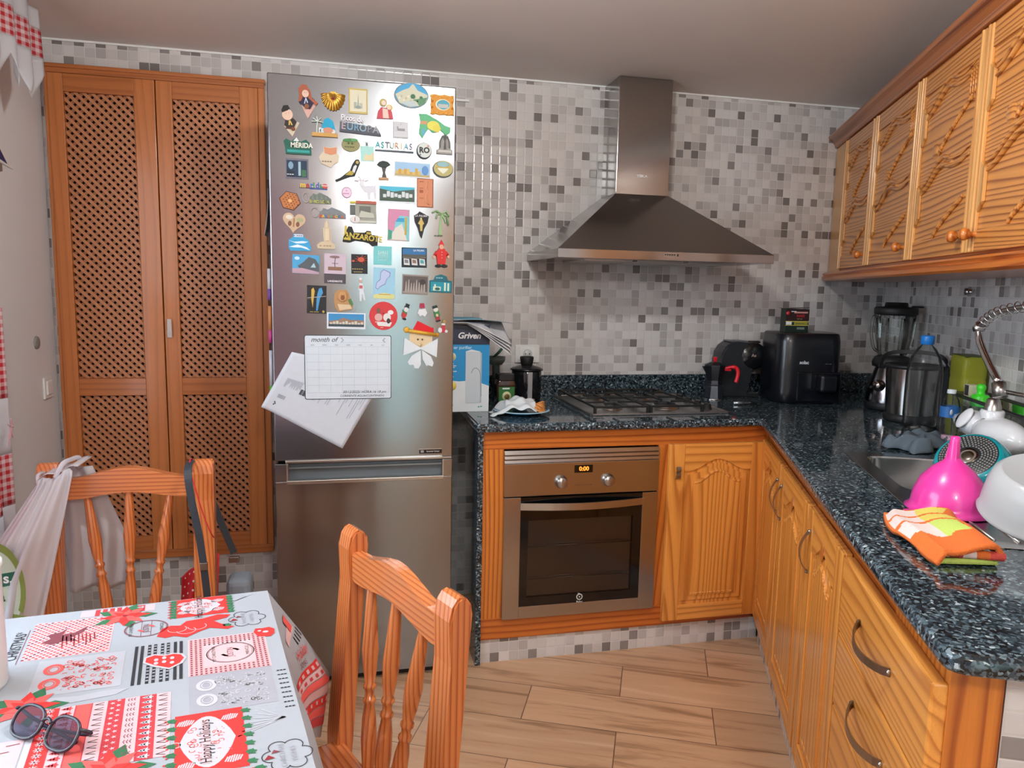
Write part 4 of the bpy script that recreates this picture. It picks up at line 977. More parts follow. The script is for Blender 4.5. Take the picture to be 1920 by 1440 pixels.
b = MB(); b.tube(smooth_path([(-.0085, .002, .030), (0, .004, .034), (.0085, .002, .030)], 5), .0022, frm, 8); b.build('bridge', gl)
gl.rotation_euler = (-.62, 0, -.62); gl.location = (-.893, -2.141, .7665)
b = MB(); b.lathe([(0, 0), (.047, 0), (.050, .006), (.050, .185), (.052, .190), (.052, .196), (.046, .196), (.045, .19), (.043, .012), (0, .010)], white, seg=40)
b.build('tumbler', None, tuple(tw(.452, .255, .7642)), label='tall white cylindrical container at the far-left edge of the table, cut by the frame', cat='container')

# ---- carrier bag on the chair's left post
bagm = fabric('thin_carrier_bag_plastic', '#eeedf1', trans=.5, rough=.35)
def bagf(u, v):
    """front drop of the bag: u 0..1 left to right, v 0..1 top to bottom"""
    z = .884-.40*v; l = -1.262-.15*min(1, v*1.5)-.02*v; r = -1.172-.088*v
    x = l+(r-l)*u; f = .012*math.sin(u*15+v*2)*(.4+v)+.005*math.sin(u*37)
    return Vector((x, -1.095-.05*math.sin(PI*u)*min(1, v*2.5)+f*.8, z-.035*max(0, .5-u)*(1-v)*2+.012*math.sin(u*9)*(v < .02)))
def bagb(u, v):
    z = .872-.36*v; l = -1.262+.02*v; r = -1.165+.075*min(1, v*1.7)
    return Vector((l+(r-l)*u, -.965+.018*math.sin(u*13+v*3)*(.3+v)+.01*v, z+(.0 if v else 0)))
b = MB(); b.add(sheet(bagf, 36, 30, bagm, .0008), bagm, True); b.add(sheet(bagb, 26, 24, bagm, .0008), bagm, True)
b.tube(smooth_path([(-1.215, -1.09, .872), (-1.20, -1.08, .905), (-1.195, -1.03, .906), (-1.19, -.985, .90), (-1.20, -.968, .868)], 6), .006, bagm, 8)
b.tube(smooth_path([(-1.255, -1.09, .845), (-1.262, -1.07, .875), (-1.262, -1.01, .868), (-1.24, -.972, .86)], 6), .004, bagm, 8)
b.add(sheet(lambda u, v: Vector((-1.262+.10*u+.0*v, -1.088+.118*v, .897-.02*math.sin(PI*v*.0)+.006*math.sin(u*9)-.035*(1-u)**2)), 10, 6, bagm, .0008), bagm, True)
bg = b.build('carrier_bag', label='crumpled translucent white plastic bag with green print hanging on the chair post', cat='bag')
olive = paint('#78863e', .6); pine = paint('#1f5a48', .6); mint = paint('#b9c7b4', .6)
b = MB(); o = Vector((-1.345, -1.152, .600))
def bl(dx, dz): return (o.x+dx, o.z+dz)
b.prism([(o.x+.062*math.cos(a), o.z+.115*math.sin(a)) for a in [2*PI*k/28 for k in range(28)]], -1.1495, -1.1488, mint)
def arcp(r0, r1, a0, a1, m, y):
    n = 12; P_ = [(o.x+.062*r0*math.cos(a0+(a1-a0)*k/n), o.z+.115*r0*math.sin(a0+(a1-a0)*k/n)) for k in range(n+1)]+[(o.x+.062*r1*math.cos(a1+(a0-a1)*k/n), o.z+.115*r1*math.sin(a1+(a0-a1)*k/n)) for k in range(n+1)]
    b.prism(P_, y, y+.0006, m)
arcp(.92, 1.10, 1.5, -.55, olive, -1.1502); b.prism([bl(.072, -.075), bl(.022, -.060), bl(.03, -.10)], -1.1502, -1.1496, olive); arcp(.92, 1.08, -1.0, -2.6, olive, -1.1502)
b.prism([bl(.010, .008), bl(.050, .014), bl(.050, .048), bl(.006, .042)], -1.1503, -1.1497, pine)
b.text('s.', white, T((o.x+.030, -1.1506, o.z+.030)) @ RX(PI/2), .036, .0004, bold=.0008); b.text('in', pine, T((o.x-.018, -1.1503, o.z+.024)) @ RX(PI/2), .04, .0004, bold=.001)
b.text('ça', pine, T((o.x+.005, -1.1503, o.z-.018)) @ RX(PI/2), .036, .0004, bold=.001); b.text('va', pine, T((o.x-.008, -1.1503, o.z-.052)) @ RX(PI/2), .028, .0004, bold=.0008)
b.build('printed_logo', bg)
# ---- straps and apron on the right post
b = MB(); strapm = paint('#2c323a', .5); buck = paint('#8f9093', .25, 1, 0)
b.tube(smooth_path([(-.905, -1.035, .50), (-.900, -1.06, .62), (-.898, -1.065, .72), (-.905, -1.068, .80), (-.905, -1.055, .866), (-.902, -1.02, .882), (-.898, -.99, .872)], 6), 1, strapm, flat=(.020, .003), up=(1, 0, 0))
b = MB(); b.tube(smooth_path([(-.856, -1.085, .50), (-.862, -1.09, .60), (-.872, -1.092, .70), (-.888, -1.092, .80), (-.896, -1.085, .872), (-.898, -1.035, .890), (-.895, -.985, .874), (-.868, -.972, .80), (-.842, -.972, .72), (-.800, -.972, .60)], 7), 1, strapm, flat=(.019, .003), up=(1, .1, 0))
sb = b.build('shoulder_strap', label='dark grey bag strap with metal buckles looped over the right chair post', cat='strap')
b = MB(); b.box(-.872, -.852, -1.098, -1.088, .600, .622, buck, .002); b.build('buckle', sb); b = MB(); b.box(-.815, -.786, -.978, -.966, .572, .590, buck, .002); b.build('buckle', sb)
b = MB(); b.box(-.825, -.755, -.985, -.90, .36, .522, fabric('grey_bag_cloth', '#7d8792', trans=0), .02, 3)
b.build('strap_bag', label='blue-grey cloth bag hanging behind the chair, just showing above the table edge', cat='bag')
m_dot = paint('#c3252c', .8); b = MB()
def apr(u, v): return Vector((-.948+.108*u-(.02*v), -.955+.014*math.sin(u*11+v*3), .60-.24*v-.07*(1-min(1, u*1.3+v*.3))))
b.add(sheet(apr, 20, 16, m_dot, .0015), m_dot, True)
for i in range(7):
    for j in range(8):
        p = apr((i+.5)/7, (j+.5)/8); b.ball((p.x, p.y-.0016, p.z), .0035, white, 1, .3, 1, 6)
b.tube(smooth_path([(-.893, -1.072, .872), (-.880, -1.088, .84), (-.862, -1.084, .76), (-.845, -1.075, .70), (-.843, -1.02, .66), (-.850, -.97, .62)], 5), .0018, m_dot, 6)
b.tube(smooth_path([(-.893, -1.072, .872), (-.900, -1.03, .892), (-.90, -.98, .868), (-.885, -.955, .70)], 5), .0022, m_dot, 6)
b.build('apron', label='red apron with white polka dots hung behind the right chair post', cat='apron')

# ================================================================ left wall: curtains, switch, pennant
gingham = fabric('red_gingham', '#d2404a', '#f0dcde', .022, trans=.4); lace = fabric('white_curtain_cotton', '#e9e9ec', trans=.5); emb = paint('#d09aa0', .8)
def curtain(name, y0, y1, x, bands_, label, cat, amp, tips, tipd, fl=9.0):
    root = None; t = thing(name, label, cat, (x, (y0+y1)/2, bands_[0][0]))
    oy, oz = (y0+y1)/2, bands_[0][0]
    for bi, (za, zb, m, nm) in enumerate(bands_):
        last = bi == len(bands_)-1
        def f(u, v):
            y = y0+(y1-y0)*u; z = za+(zb-za)*v
            if last and v > 0: z -= tipd*v*(1-abs(((u*tips) % 1)*2-1))
            return Vector((amp*math.sin(y*2*PI*fl)*(.5+.5*(bands_[0][0]-z)/(bands_[0][0]-bands_[-1][1])), y-oy, z-oz))
        b = MB(); b.add(sheet(f, 260, 6, m, .0012), m, True); b.build(nm, t)
    return t
curtain('curtain_valance', -.425, -2.45, -1.42, ((2.225, 2.165, lace, 'header'), (2.165, 2.078, gingham, 'gingham_band'), (2.078, 2.03, lace, 'lace_hem')), 'white and red gingham curtain valance with pointed lace hem, top left', 'curtain', .014, 26, .085)
cc = curtain('cafe_curtain', -.83, -1.64, -1.415, ((1.30, 1.045, gingham, 'gingham_band'), (1.045, .885, lace, 'embroidered_band'), (.885, .735, gingham, 'gingham_band'), (.735, .69, lace, 'lace_hem')), 'lower white and red gingham curtain at the left edge, above the table', 'curtain', .018, 9, .09, 6)
b = MB()
for k in range(5):
    yc = -.88-.155*k
    for a in range(5): b.tube(smooth_path([(-1.393, yc+.02*math.cos(a*1.3), .965+.03*math.sin(a*1.3)), (-1.392, yc+.008*math.sin(a), .965), (-1.393, yc-.02*math.cos(a*1.1), .95-.03*math.cos(a))], 4), .0014, emb, 5)
e_ = b.build('embroidery', cc); e_.location = (1.415, 1.235, -1.30)
b = MB(); b.tube([(-1.42, -.50, 2.232), (-1.42, -2.5, 2.232)], .009, white, 12); b.tube([(-1.42, -1.0, 2.232), (-1.566, -1.0, 2.232)], .006, white, 8); b.build('curtain_rod', label='white rod carrying the gingham valance', cat='curtain rod')
b = MB(); b.tube([(-1.415, -.86, 1.302), (-1.415, -1.66, 1.302)], .006, white, 10); b.tube([(-1.415, -1.0, 1.302), (-1.566, -1.0, 1.302)], .005, white, 8); b.build('curtain_rod', label='thin white rod carrying the lower gingham curtain', cat='curtain rod')
b = MB(); b.box(-1.567, -1.559, -.151, -.071, .938, 1.018, white, .003); sw_ = b.build('light_switch', label='white light switch plate low on the left wall beside the lattice cupboard', cat='switch')
b = MB(); b.box(-1.560, -1.554, -.135, -.087, .952, 1.004, white, .002); b.build('rocker', sw_)
b = MB(); b.lathe([(0, 0), (.024, 0), (.022, .005), (.010, .007), (0, .007)], paint('#8f8c8a', .5), seg=24, mat4=T((-1.567, -.182, 1.152)) @ RY(PI/2)); b.build('hole_cover', label='small round grey wall cap above the light switch', cat='wall cap')
b = MB(); nv = paint('#352c63', .8)
b.prism([(-.2955, 1.746), (-.45, 1.858), (-.60, 1.955), (-.60, 1.772), (-.427, 1.757)], -1.5655, -1.5625, white, 'YZ'); b.prism([(-.345, 1.757), (-.42, 1.818), (-.56, 1.905), (-.56, 1.785), (-.43, 1.770)], -1.5625, -1.5610, nv, 'YZ')
b.prism([(-.40, 1.782), (-.425, 1.80), (-.44, 1.783)], -1.5610, -1.5603, white, 'YZ'); b.box(-1.5665, -1.560, -.60, -.387, 1.727, 1.750, paint('#8a7a72', .7)); b.build('pennant', label='small white and dark blue pointed cloth pennant on the left wall, below the valance', cat='pennant')
# ================================================================ things on the back worktop
ZT = .9092
def paper_mat(c='#d9dde0'): return paint(c, .6)
blueC = paint('#0f8ecb', .45); navy = paint('#14203c', .45); whp = paint('#dfe6ea', .45)
# ---- water purifier box
bx = thing('cardboard_box', 'tall blue and white water purifier box standing on the worktop beside the fridge', 'box', (-.037, -.405, ZT), -.02)
b = MB(); w0, w1, d0, hgt = -.078, .0995, .12, .333
b.box(w0, w1, 0, d0, 0, hgt, whp, .001); b.build('carton', bx)
b = MB(); y = -.0006
def q(x0, x1, z0, z1, m, l=1): b.box(x0, x1, y-.0002*l, .0005, z0, z1, m)
b.prism([(w0, .125), (w0+.06, .118), (w0+.115, .122), (w1, .100), (w1, hgt-.048), (w0, hgt-.048)], y-.0002, .0005, blueC); q(w0, w1, hgt-.075, hgt, navy, 2)
q(w0, w1, .245, .260, blueC, 2)
b.text('Griven', paint('#e8e8ea', .5), T((.020, y-.0006, .292)) @ RX(PI/2), .032, .0003, bold=.0009, shear=.25); b.text('Water purifier', paint('#bfe0f2', .5), T((-.018, y-.0006, .247)) @ RX(PI/2), .0165, .0003, bold=.0002)
for c in ((-.052, .297), (-.044, .297), (-.048, .305)): b.lathe([(.0048, 0), (.0048, .0004), (.0034, .0004), (.0034, 0)], paint('#d8d8da', .5), seg=16, mat4=T((c[0]-.004, y-.0006, c[1]-.008)) @ RX(PI/2))
yel = paint('#e8d25a', .5)
b.lathe([(0, 0), (.016, 0), (.016, .0006), (0, .0006)], whp, seg=24, mat4=T((-.045, y, .212)) @ RX(PI/2)); b.lathe([(0, 0), (.0135, 0), (.0135, .001), (0, .001)], paint('#cfcf8a', .5), seg=24, mat4=T((-.046, y, .212)) @ RX(PI/2))
b.lathe([(0, 0), (.017, 0), (.017, .001), (0, .001)], yel, seg=24, mat4=T((-.044, y, .100)) @ RX(PI/2))
for z, L in ((.184, .030), (.176, .040), (.170, .034), (.155, .042), (.134, .03)): b.box(-.068, -.068+L, y-.0008, .0003, z, z+.0028, whp)
pur = paint('#c7d2da', .45); b.box(.008, .064, y-.0012, .0003, .035, .232, pur); b.prism([(.006, .232), (.03, .240), (.066, .232)], y-.0012, .0003, whp); b.box(.064, .070, y-.0010, .0003, .035, .228, paint('#aebac4', .45))
b.tube(smooth_path([(.030, y-.002, .150), (.038, y-.002, .166), (.052, y-.002, .168), (.064, y-.002, .150), (.068, y-.002, .09), (.069, y-.002, .06)], 5), .0012, paint('#8d98a0', .4), 6)
b.prism([(-.066, .052), (-.058, .066), (-.052, .058), (-.046, .062), (-.052, .044), (-.058, .036)], y-.001, .0003, paint('#8c9aa4', .5)); b.text('DUAX', paint('#8c9aa4', .5), T((-.052, y-.0006, .026)) @ RX(PI/2), .011, .0003)
bars(b, 'mark', paint('#2b9a92', .5), T((.068, y-.0008, .020)) @ RX(PI/2) @ RZ(.12), .012)
b.build('printed_front', bx)
# ---- papers on the box
mg = thing('magazine', 'open magazine with curled pages lying on the water purifier box', 'magazine', (-.04, -.385, ZT+.3335))
b = MB(); pm = paint('#dcdfe4', .4)
def pg(k):
    def f(u, v):
        x = -.072+.252*u; sU = max(0, (u-.30)/.7)**1.15; sV = (1-v)**(3.2-2.3*min(1, max(0, (x-.07)/.05)))
        z = .006+.0018*k-(.118-.012*k)*sU*sV
        return Vector((x-.012*v*u, -.052+.14*v-.004*k, z))
    return f
for k in range(4): b.add(sheet(pg(k), 30, 16, pm, .0009), pm, True)
b.build('pages', mg)
b = MB(); cvr = paint('#8d99a6', .35); b.add(sheet(lambda u, v: Vector((-.072+.267*u, -.04+.15*v, .013-.006*u+.012*math.sin(PI*u)*(1-v))), 16, 4, cvr, .0015), cvr, True)
b.build('cover', mg)
b = MB(); b.box(-.075, .06, -.03, .10, 0, .004, paint('#4d93a8', .5), .001); lf = b.build('leaflet', None, (-.03, -.385, ZT+.3335+.021), (0, 0, .1), 'thin turquoise leaflet on top of the curled magazine', 'leaflet')
# ---- plate with napkin and biscuits
pc = Vector((.178, -.470, ZT)); pl = thing('plate', 'blue plate holding a paper napkin and biscuits at the worktop corner by the fridge', 'plate', pc)
b = MB(); b.lathe([(0, 0), (.055, 0), (.062, .004), (.108, .017), (.106, .0195), (.060, .008), (0, .006)], paint('#1d5c7c', .2), seg=48); b.lathe([(.103, .0196), (.107, .0186), (.1085, .0172)], paint('#bfdbe6', .25), seg=48); b.build('dish', pl)
b = MB(); nap = fabric('paper_napkin', '#e6eaec', trans=.25, rough=.8)
def npk(u, v):
    x = -.115+.165*u; yy = -.085+.15*v; r2 = ((x+.01)/.085)**2+((yy)/.085)**2
    z = .014+.046*math.exp(-r2*.9)+.006*math.sin(u*17+v*6)+.005*math.sin(v*19)
    if u < .3: z = max(.003, z-.09*(.3-u)); x -= .01*math.sin(v*12)
    return Vector((x, yy, z))
b.add(sheet(npk, 30, 26, nap, .0012), nap, True); b.build('napkin', None, pc, (0, 0, -.15), 'crumpled white paper napkin draped over the blue plate', 'napkin')
random.seed(4); bisc = paint('#d18a45', .7); bis2 = paint('#a6642c', .7)
k0 = None
for i in range(7):
    o_loc = pc+Vector((.058+.004*i, -.048+.014*i, .0235+.0035*(i % 3)))
    if not k0:
        b = MB(); b.lathe([(0, 0), (.021, 0), (.022, .002), (.021, .005), (0, .0055)], bisc, seg=18)
        for a in range(6): b.box(-.012, .012, -.0125+.005*a-.0008, -.0125+.005*a+.0008, .0050, .0062, bis2)
        k0 = b.build('biscuit', None, o_loc, (.5, .25, 0), 'small ridged brown biscuit in the pile beside the napkin on the blue plate', 'biscuit', 'biscuits on the blue plate')
    else:
        c = k0.copy(); COL.objects.link(c); c.location = o_loc; c.rotation_euler = (.5+.1*math.sin(i*3), .25+.15*math.cos(i*2), i*.7)
# ---- jar with green label
jr = thing('coffee_jar', 'square glass jar of dark contents with green label and black lid behind the plate', 'jar', (.160, -.250, ZT), .05)
b = MB(); jg = paint('#33201a', .12, 0, .04, .5, .5); pr_ = [(-.040, -.030), (.040, -.030), (.040, .030), (-.040, .030)]
for z0, z1, s0, s1 in ((0, .085, 1, 1), (.085, .100, 1, .88), (.100, .106, .88, .82)):
    bm = bmesh.new(); A = [bm.verts.new((p.x*s0, p.y*s0, z0)) for p in round_poly(pr_, .012)]; B = [bm.verts.new((p.x*s1, p.y*s1, z1)) for p in round_poly(pr_, .012)]
    for i in range(len(A)): bm.faces.new((A[i], A[(i+1) % len(A)], B[(i+1) % len(A)], B[i]))
    if z0 == 0: bm.faces.new(A)
    if z1 > .105: bm.faces.new(B)
    b.add(bm, jg, True)
b.build('glass_body', jr)
b = MB(); b.prism([tuple(p) for p in round_poly([(-.034, -.030), (.034, -.030), (.034, .030), (-.034, .030)], .010)], .104, .128, blackM, 'XY', bev=.002); b.build('lid', jr)
b = MB(); b.box(-.033, .033, -.0312, -.0300, .012, .078, paint('#2c6b34', .45)); b.box(-.018, .012, -.0316, -.0311, .068, .074, whp); b.lathe([(0, 0), (.019, 0), (.019, .0005), (0, .0005)], paint('#cfd0a0', .5), seg=20, mat4=T((0, -.0312, .040)) @ RX(PI/2)); b.lathe([(0, 0), (.011, 0), (.011, .0005), (0, .0005)], paint('#6a5a30', .5), seg=16, mat4=T((.001, -.0317, .038)) @ RX(PI/2)); b.build('label', jr)
# ---- dark jar behind the box, small bowl with a green spoon
b = MB(); b.lathe([(0, 0), (.036, 0), (.038, .01), (.038, .125), (.030, .135), (0, .136)], paint('#3a3734', .2), seg=28); j2 = b.build('storage_jar', None, (.060, -.20, ZT), (0, 0, 0), 'dark jar with black cap half hidden behind the water purifier box', 'jar')
b = MB(); b.lathe([(0, .135), (.032, .135), (.033, .140), (.033, .172), (.030, .175), (0, .175)], blackM, seg=28); b.build('lid', j2)
gb = MB(); gb.lathe([(0, 0), (.016, 0), (.016, .15), (.026, .152), (.038, .168), (.041, .186), (.039, .186), (.035, .17), (.0, .156)], paint('#5d6a66', .3), seg=28); gbo = gb.build('mortar', None, (.150, -.115, ZT), (0, 0, 0), 'small greyish footed bowl behind the green-labelled jar', 'bowl')
b = MB(); b.tube([(.125, -.118, ZT+.170), (.162, -.118, ZT+.205), (.187, -.118, ZT+.236)], [.004, .0065, .005], paint('#1f5a40', .4), 10); b.build('spoon', label='dark green spoon handle sticking out of the small bowl behind the jars', cat='spoon')
# ---- black kettle
kt = thing('coffee_pot', 'round black coffee pot with wide lid and silver stripe under the left wall socket', 'coffee pot', (.282, -.125, ZT))
b = MB(); b.lathe([(0, 0), (.060, 0), (.063, .006), (.064, .125), (.062, .130), (0, .130)], paint('#15171b', .1), seg=40); b.build('body', kt)
b = MB(); b.lathe([(0, .130), (.070, .130), (.071, .134), (.060, .140), (.03, .150), (.026, .152), (0, .152)], paint('#1a1c20', .25), seg=40); b.lathe([(0, .150), (.022, .150), (.026, .156), (.030, .182), (.028, .187), (0, .188)], blackM, seg=28); b.build('lid', kt)
b = MB(); b.box(-.010, .010, -.0665, -.060, .012, .126, paint('#a9adb2', .3, .6), .001); b.build('level_strip', kt)
b = MB(); b.box(-.006, .006, -.110, -.060, .006, .012, paint('#c9a48c', .4), .002); b.lathe([(0, 0), (.018, 0), (.018, .012), (.016, .016), (0, .017)], paint('#8f7d72', .4), c=(0, -.082, 0), seg=20); b.build('drip_foot', kt)
# ---- wall sockets
def socket(x, z, label, n=1):
    s = MB(); s.box(x-.056, x+.056, -.011, -.0003, z-.040, z+.040, white, .004); o = s.build('wall_socket', None, (0, 0, 0), (0, 0, 0), label, 'socket')
    b = MB(); b.box(x-.036, x+.036, -.0135, -.010, z-.030, z+.031, paint('#eef0ee', .35), .002); b.lathe([(.0185, 0), (.0205, 0), (.0205, .002), (.0185, .002), (.0185, 0)], paint('#c8ccca', .4), seg=28, mat4=T((x, -.0132, z)) @ RX(PI/2))
    b.lathe([(0, 0), (.018, 0), (.018, .0006), (0, .0006)], paint('#d6d9d6', .4), seg=28, mat4=T((x, -.0132, z)) @ RX(PI/2))
    for dx in (-.009, .009): b.lathe([(0, 0), (.0026, 0), (.0026, .001), (0, .001)], blackM, seg=10, mat4=T((x+dx, -.0134, z)) @ RX(PI/2))
    b.box(x-.018, x+.018, -.0140, -.0130, z-.0245, z-.0230, paint('#b0b4b2', .5)); b.build('socket_insert', o); return o
socket(.313, 1.097, 'white wall socket on the mosaic above the round black coffee pot'); socket(1.462, 1.098, 'white wall socket half hidden behind the capsule machine and air fryer')
# ---- moka pot
mk = thing('moka_pot', 'small dark moka pot with bright red handle and knob beside the capsule machine', 'moka pot', (1.137, -.175, ZT))
b = MB(); ml = paint('#23262c', .3, .5)
b.lathe([(0, 0), (.044, 0), (.045, .003), (.038, .055), (.036, .062), (.040, .066), (.040, .070)], paint('#3a3d45', .3, .6), seg=8, smooth=False); b.lathe([(.0455, .0), (.0465, .002), (.0455, .004)], chrome, seg=32)
b.lathe([(.038, .070), (.036, .085), (.046, .145), (.047, .150)], ml, seg=8, smooth=False); b.prism([(-.040, .150), (-.058, .148), (-.040, .118)], -.008, .008, ml); b.build('body', mk)
b = MB(); b.lathe([(.048, .149), (.046, .154), (.020, .166), (0, .169)], ml, seg=8, smooth=False); b.build('lid', mk)
rdp = paint('#d81f2c', .3); b = MB(); b.lathe([(.004, .166), (.007, .172), (.011, .188), (.0, .190)], rdp, seg=6, smooth=False); b.build('knob', mk)
b = MB(); b.tube(smooth_path([(.040, -.012, .137), (.055, -.02, .143), (.074, -.026, .147), (.092, -.030, .140), (.098, -.032, .118), (.094, -.031, .09), (.090, -.030, .078)], 5), [.007]*10+[.009]*21, rdp, 8); b.box(.040, .070, -.022, -.004, .128, .138, rdp, .002); b.build('handle', mk)
# ---- capsule machine
cm = thing('capsule_machine', 'black rounded capsule coffee machine between the moka pot and the air fryer', 'coffee machine', (1.290, -.088, ZT), -.08)
b = MB(); ck = paint('#25282d', .3); pts = [(-.090, 0), (-.094, .17), (-.090, .205), (-.072, .235), (-.050, .250), (-.02, .255), (.03, .250), (.06, .240), (.07, .20), (.045, .11), (.04, 0)]
b.prism(pts, -.055, .055, ck, bev=.008); b.build('body', cm)
b = MB(); b.box(-.05, .03, -.045, .045, .252, .259, paint('#5a5e63', .3), .003); b.build('tank_lid', cm)
b = MB(); b.lathe([(0, -.058), (.054, -.058), (.062, -.050), (.062, .050), (.054, .058), (0, .058)], paint('#101114', .2), seg=36, mat4=T((.060, 0, .190)) @ RX(PI/2))
b.build('brew_head', cm)
b = MB(); b.text('Ax', paint('#c8a8a0', .4), T((.058, -.0592, .193)) @ RX(PI/2), .020, .0005); b.build('badge', cm)
b = MB(); b.box(-.092, .095, -.05, .05, 0, .014, blackM, .003); b.box(.01, .095, -.046, .046, .014, .02, paint('#303235', .4), .002); b.build('base', cm)
b = MB(); b.box(.055, .110, -.012, .012, .246, .256, blackM, .004); b.build('lever', cm)
# ---- lighter
lt = MB(); lt.tube([(0, 0, 0), (.046, 0, 0)], .007, paint('#b9c2c8', .25, .8), 14); lo_ = lt.build('lighter', None, (1.142, -.345, ZT+.0078), (0, 0, -.10), 'small lighter with silver barrel and black end lying on the worktop right of the hob', 'lighter')
b = MB(); b.tube([(.046, 0, 0), (.080, 0, 0), (.100, 0, -.001)], [.0072, .0072, .004], blackM, 14); b.ball((.072, -.005, .003), .002, chrome); b.build('black_end', lo_)
# ---- air fryer
af = thing('air_fryer', 'large glossy black air fryer on the worktop in front of the back wall', 'air fryer', (1.520, -.235, ZT), -.20)
b = MB(); afm = paint('#0d0f16', .32, 0, .04, .5, .2); sq = [(-.145, -.135), (.145, -.135), (.145, .135), (-.145, .135)]
bm = bmesh.new(); rings = []
for z, s_ in ((0, .93), (.006, .96), (.05, .985), (.15, 1), (.27, .985), (.300, .955), (.306, .92)):
    rings.append([bm.verts.new((p.x*s_, p.y*s_, z)) for p in round_poly(sq, .075, 9)])
for A, B in zip(rings, rings[1:]):
    for i in range(len(A)): bm.faces.new((A[i], A[(i+1) % len(A)], B[(i+1) % len(A)], B[i]))
bm.faces.new(rings[0]); bm.faces.new(rings[-1]); b.add(bm, afm, True); b.build('body', af)
b = MB(); b.box(-.062, .130, -.1385, -.128, .010, .142, paint('#101219', .12), .006, 3); bk = b.build('basket', af)
b = MB(); b.box(.020, .090, -.195, -.136, .060, .135, afm, .012, 3); b.build('handle', bk)
b = MB(); b.text('solac', paint('#c9ced6', .35), T((-.035, -.1362, .182)) @ RX(PI/2), .020, .0006, bold=.0008); bars(b, 'word word', paint('#6e737c', .35), T((.075, -.1362, .178)) @ RX(PI/2), .008); b.build('badge', af)
b = MB(); b.box(.03, .13, -.06, .10, .305, .309, paint('#6d6f72', .35), .001); b.build('top_plate', af)
# ---- packet of tea / box standing on the fryer
pk = thing('food_carton', 'dark green and red open food carton standing on top of the air fryer', 'carton', (1.475, -.245, ZT+.3062), -.10)
b = MB(); dg = paint('#14251d', .45); b.box(-.046, .046, -.02, .02, 0, .088, dg, .0005)
b.build('carton', pk)
b = MB(); yy = -.0205; b.box(-.046, .046, yy-.0002, yy+.0004, .046, .088, paint('#2a1113', .45)); b.box(-.014, .040, yy-.0004, yy, .072, .078, paint('#c98d88', .5)); b.box(-.046, .046, yy-.0004, yy, .040, .0425, yel); b.box(-.046, .046, yy-.0004, yy, .026, .0275, yel)
b.box(-.012, .042, yy-.0005, yy, .0285, .0390, paint('#8f8f3a', .5)); b.text('HARI', paint('#b0202a', .5), T((.012, yy-.0005, .062)) @ RX(PI/2), .014, .0003, bold=.0004); bars(b, 'wordword word', paint('#23301c', .5), T((.015, yy-.0007, .0338)) @ RX(PI/2), .0065)
bars(b, 'word word', paint('#c8a060', .5), T((.012, yy-.0007, .051)) @ RX(PI/2), .006); b.box(-.044, -.022, yy-.0006, yy, .029, .040, whp); b.lathe([(0, 0), (.007, 0), (.007, .0005), (0, .0005)], paint('#c23038', .5), seg=14, mat4=T((-.038, yy, .072)) @ RX(PI/2)); b.box(-.026, -.006, yy-.0006, yy, .077, .080, whp); b.box(.0, .03, yy-.0005, yy, .012, .020, paint('#6f8378', .5)); b.build('printed_front', pk)
b = MB(); b.prism([(-.046, .088), (.046, .092), (.046, .0935), (-.046, .0895)], -.022, .035, dg); b.build('open_flap', pk); pk.scale = (1.18,)*3

# ================================================================ right-hand corner
bl_ = thing('blender', 'jug blender with glass jar, black lid and shiny steel base in the corner', 'blender', tuple(rr(-.375, -.530, ZT)), -.25)
b = MB(); b.lathe([(0, 0), (.086, 0), (.092, .008), (.092, .028), (.088, .034)], blackM, seg=36); b.build('foot', bl_)
b = MB(); b.lathe([(.088, .030), (.090, .045), (.080, .11), (.062, .175), (.060, .180)], paint('#9a979a', .18, 1, 0), seg=36); b.build('motor_base', bl_)
b = MB(); b.lathe([(0, 0), (.024, 0), (.026, .006), (.022, .014), (.018, .026), (0, .027)], paint('#a59a96', .15, 1, 0), seg=24, mat4=T((-.066, -.045, .105)) @ RZ(-.6) @ RX(PI/2)); b.tube([(-.098, -.075, .105), (-.124, -.095, .103)], .006, blackM, 10); b.build('speed_knob', bl_)
b = MB(); b.lathe([(.060, .178), (.074, .182), (.076, .200), (.066, .222), (.058, .226), (0, .226)], blackM, seg=36); b.build('collar', bl_)
jarg = glassy('jug_glass', (.93, .95, .94, 1), .03, .10)
b = MB(); prof = [(.058, .226), (.060, .232), (.072, .300), (.079, .400), (.080, .405)]; b.lathe(prof, jarg, seg=10, smooth=False)
for k in range(8):
    a = 2*PI*k/8; b.tube([(.061*math.cos(a), .061*math.sin(a), .24), (.077*math.cos(a), .077*math.sin(a), .385)], .003, jarg, 6)
jb = b.build('jug', bl_)
b = MB(); b.tube(smooth_path([(-.078, -.02, .395), (-.104, -.03, .388), (-.108, -.03, .32), (-.092, -.028, .26), (-.066, -.02, .245)], 6), .006, jarg, 8); b.build('jug_handle', bl_)
b = MB(); b.lathe([(.0, .396), (.076, .396), (.083, .402), (.083, .424), (.078, .430), (.045, .432), (.043, .446), (.040, .449), (0, .449)], blackM, seg=36); b.box(.07, .105, -.02, .02, .428, .436, blackM, .003); b.build('lid', bl_)
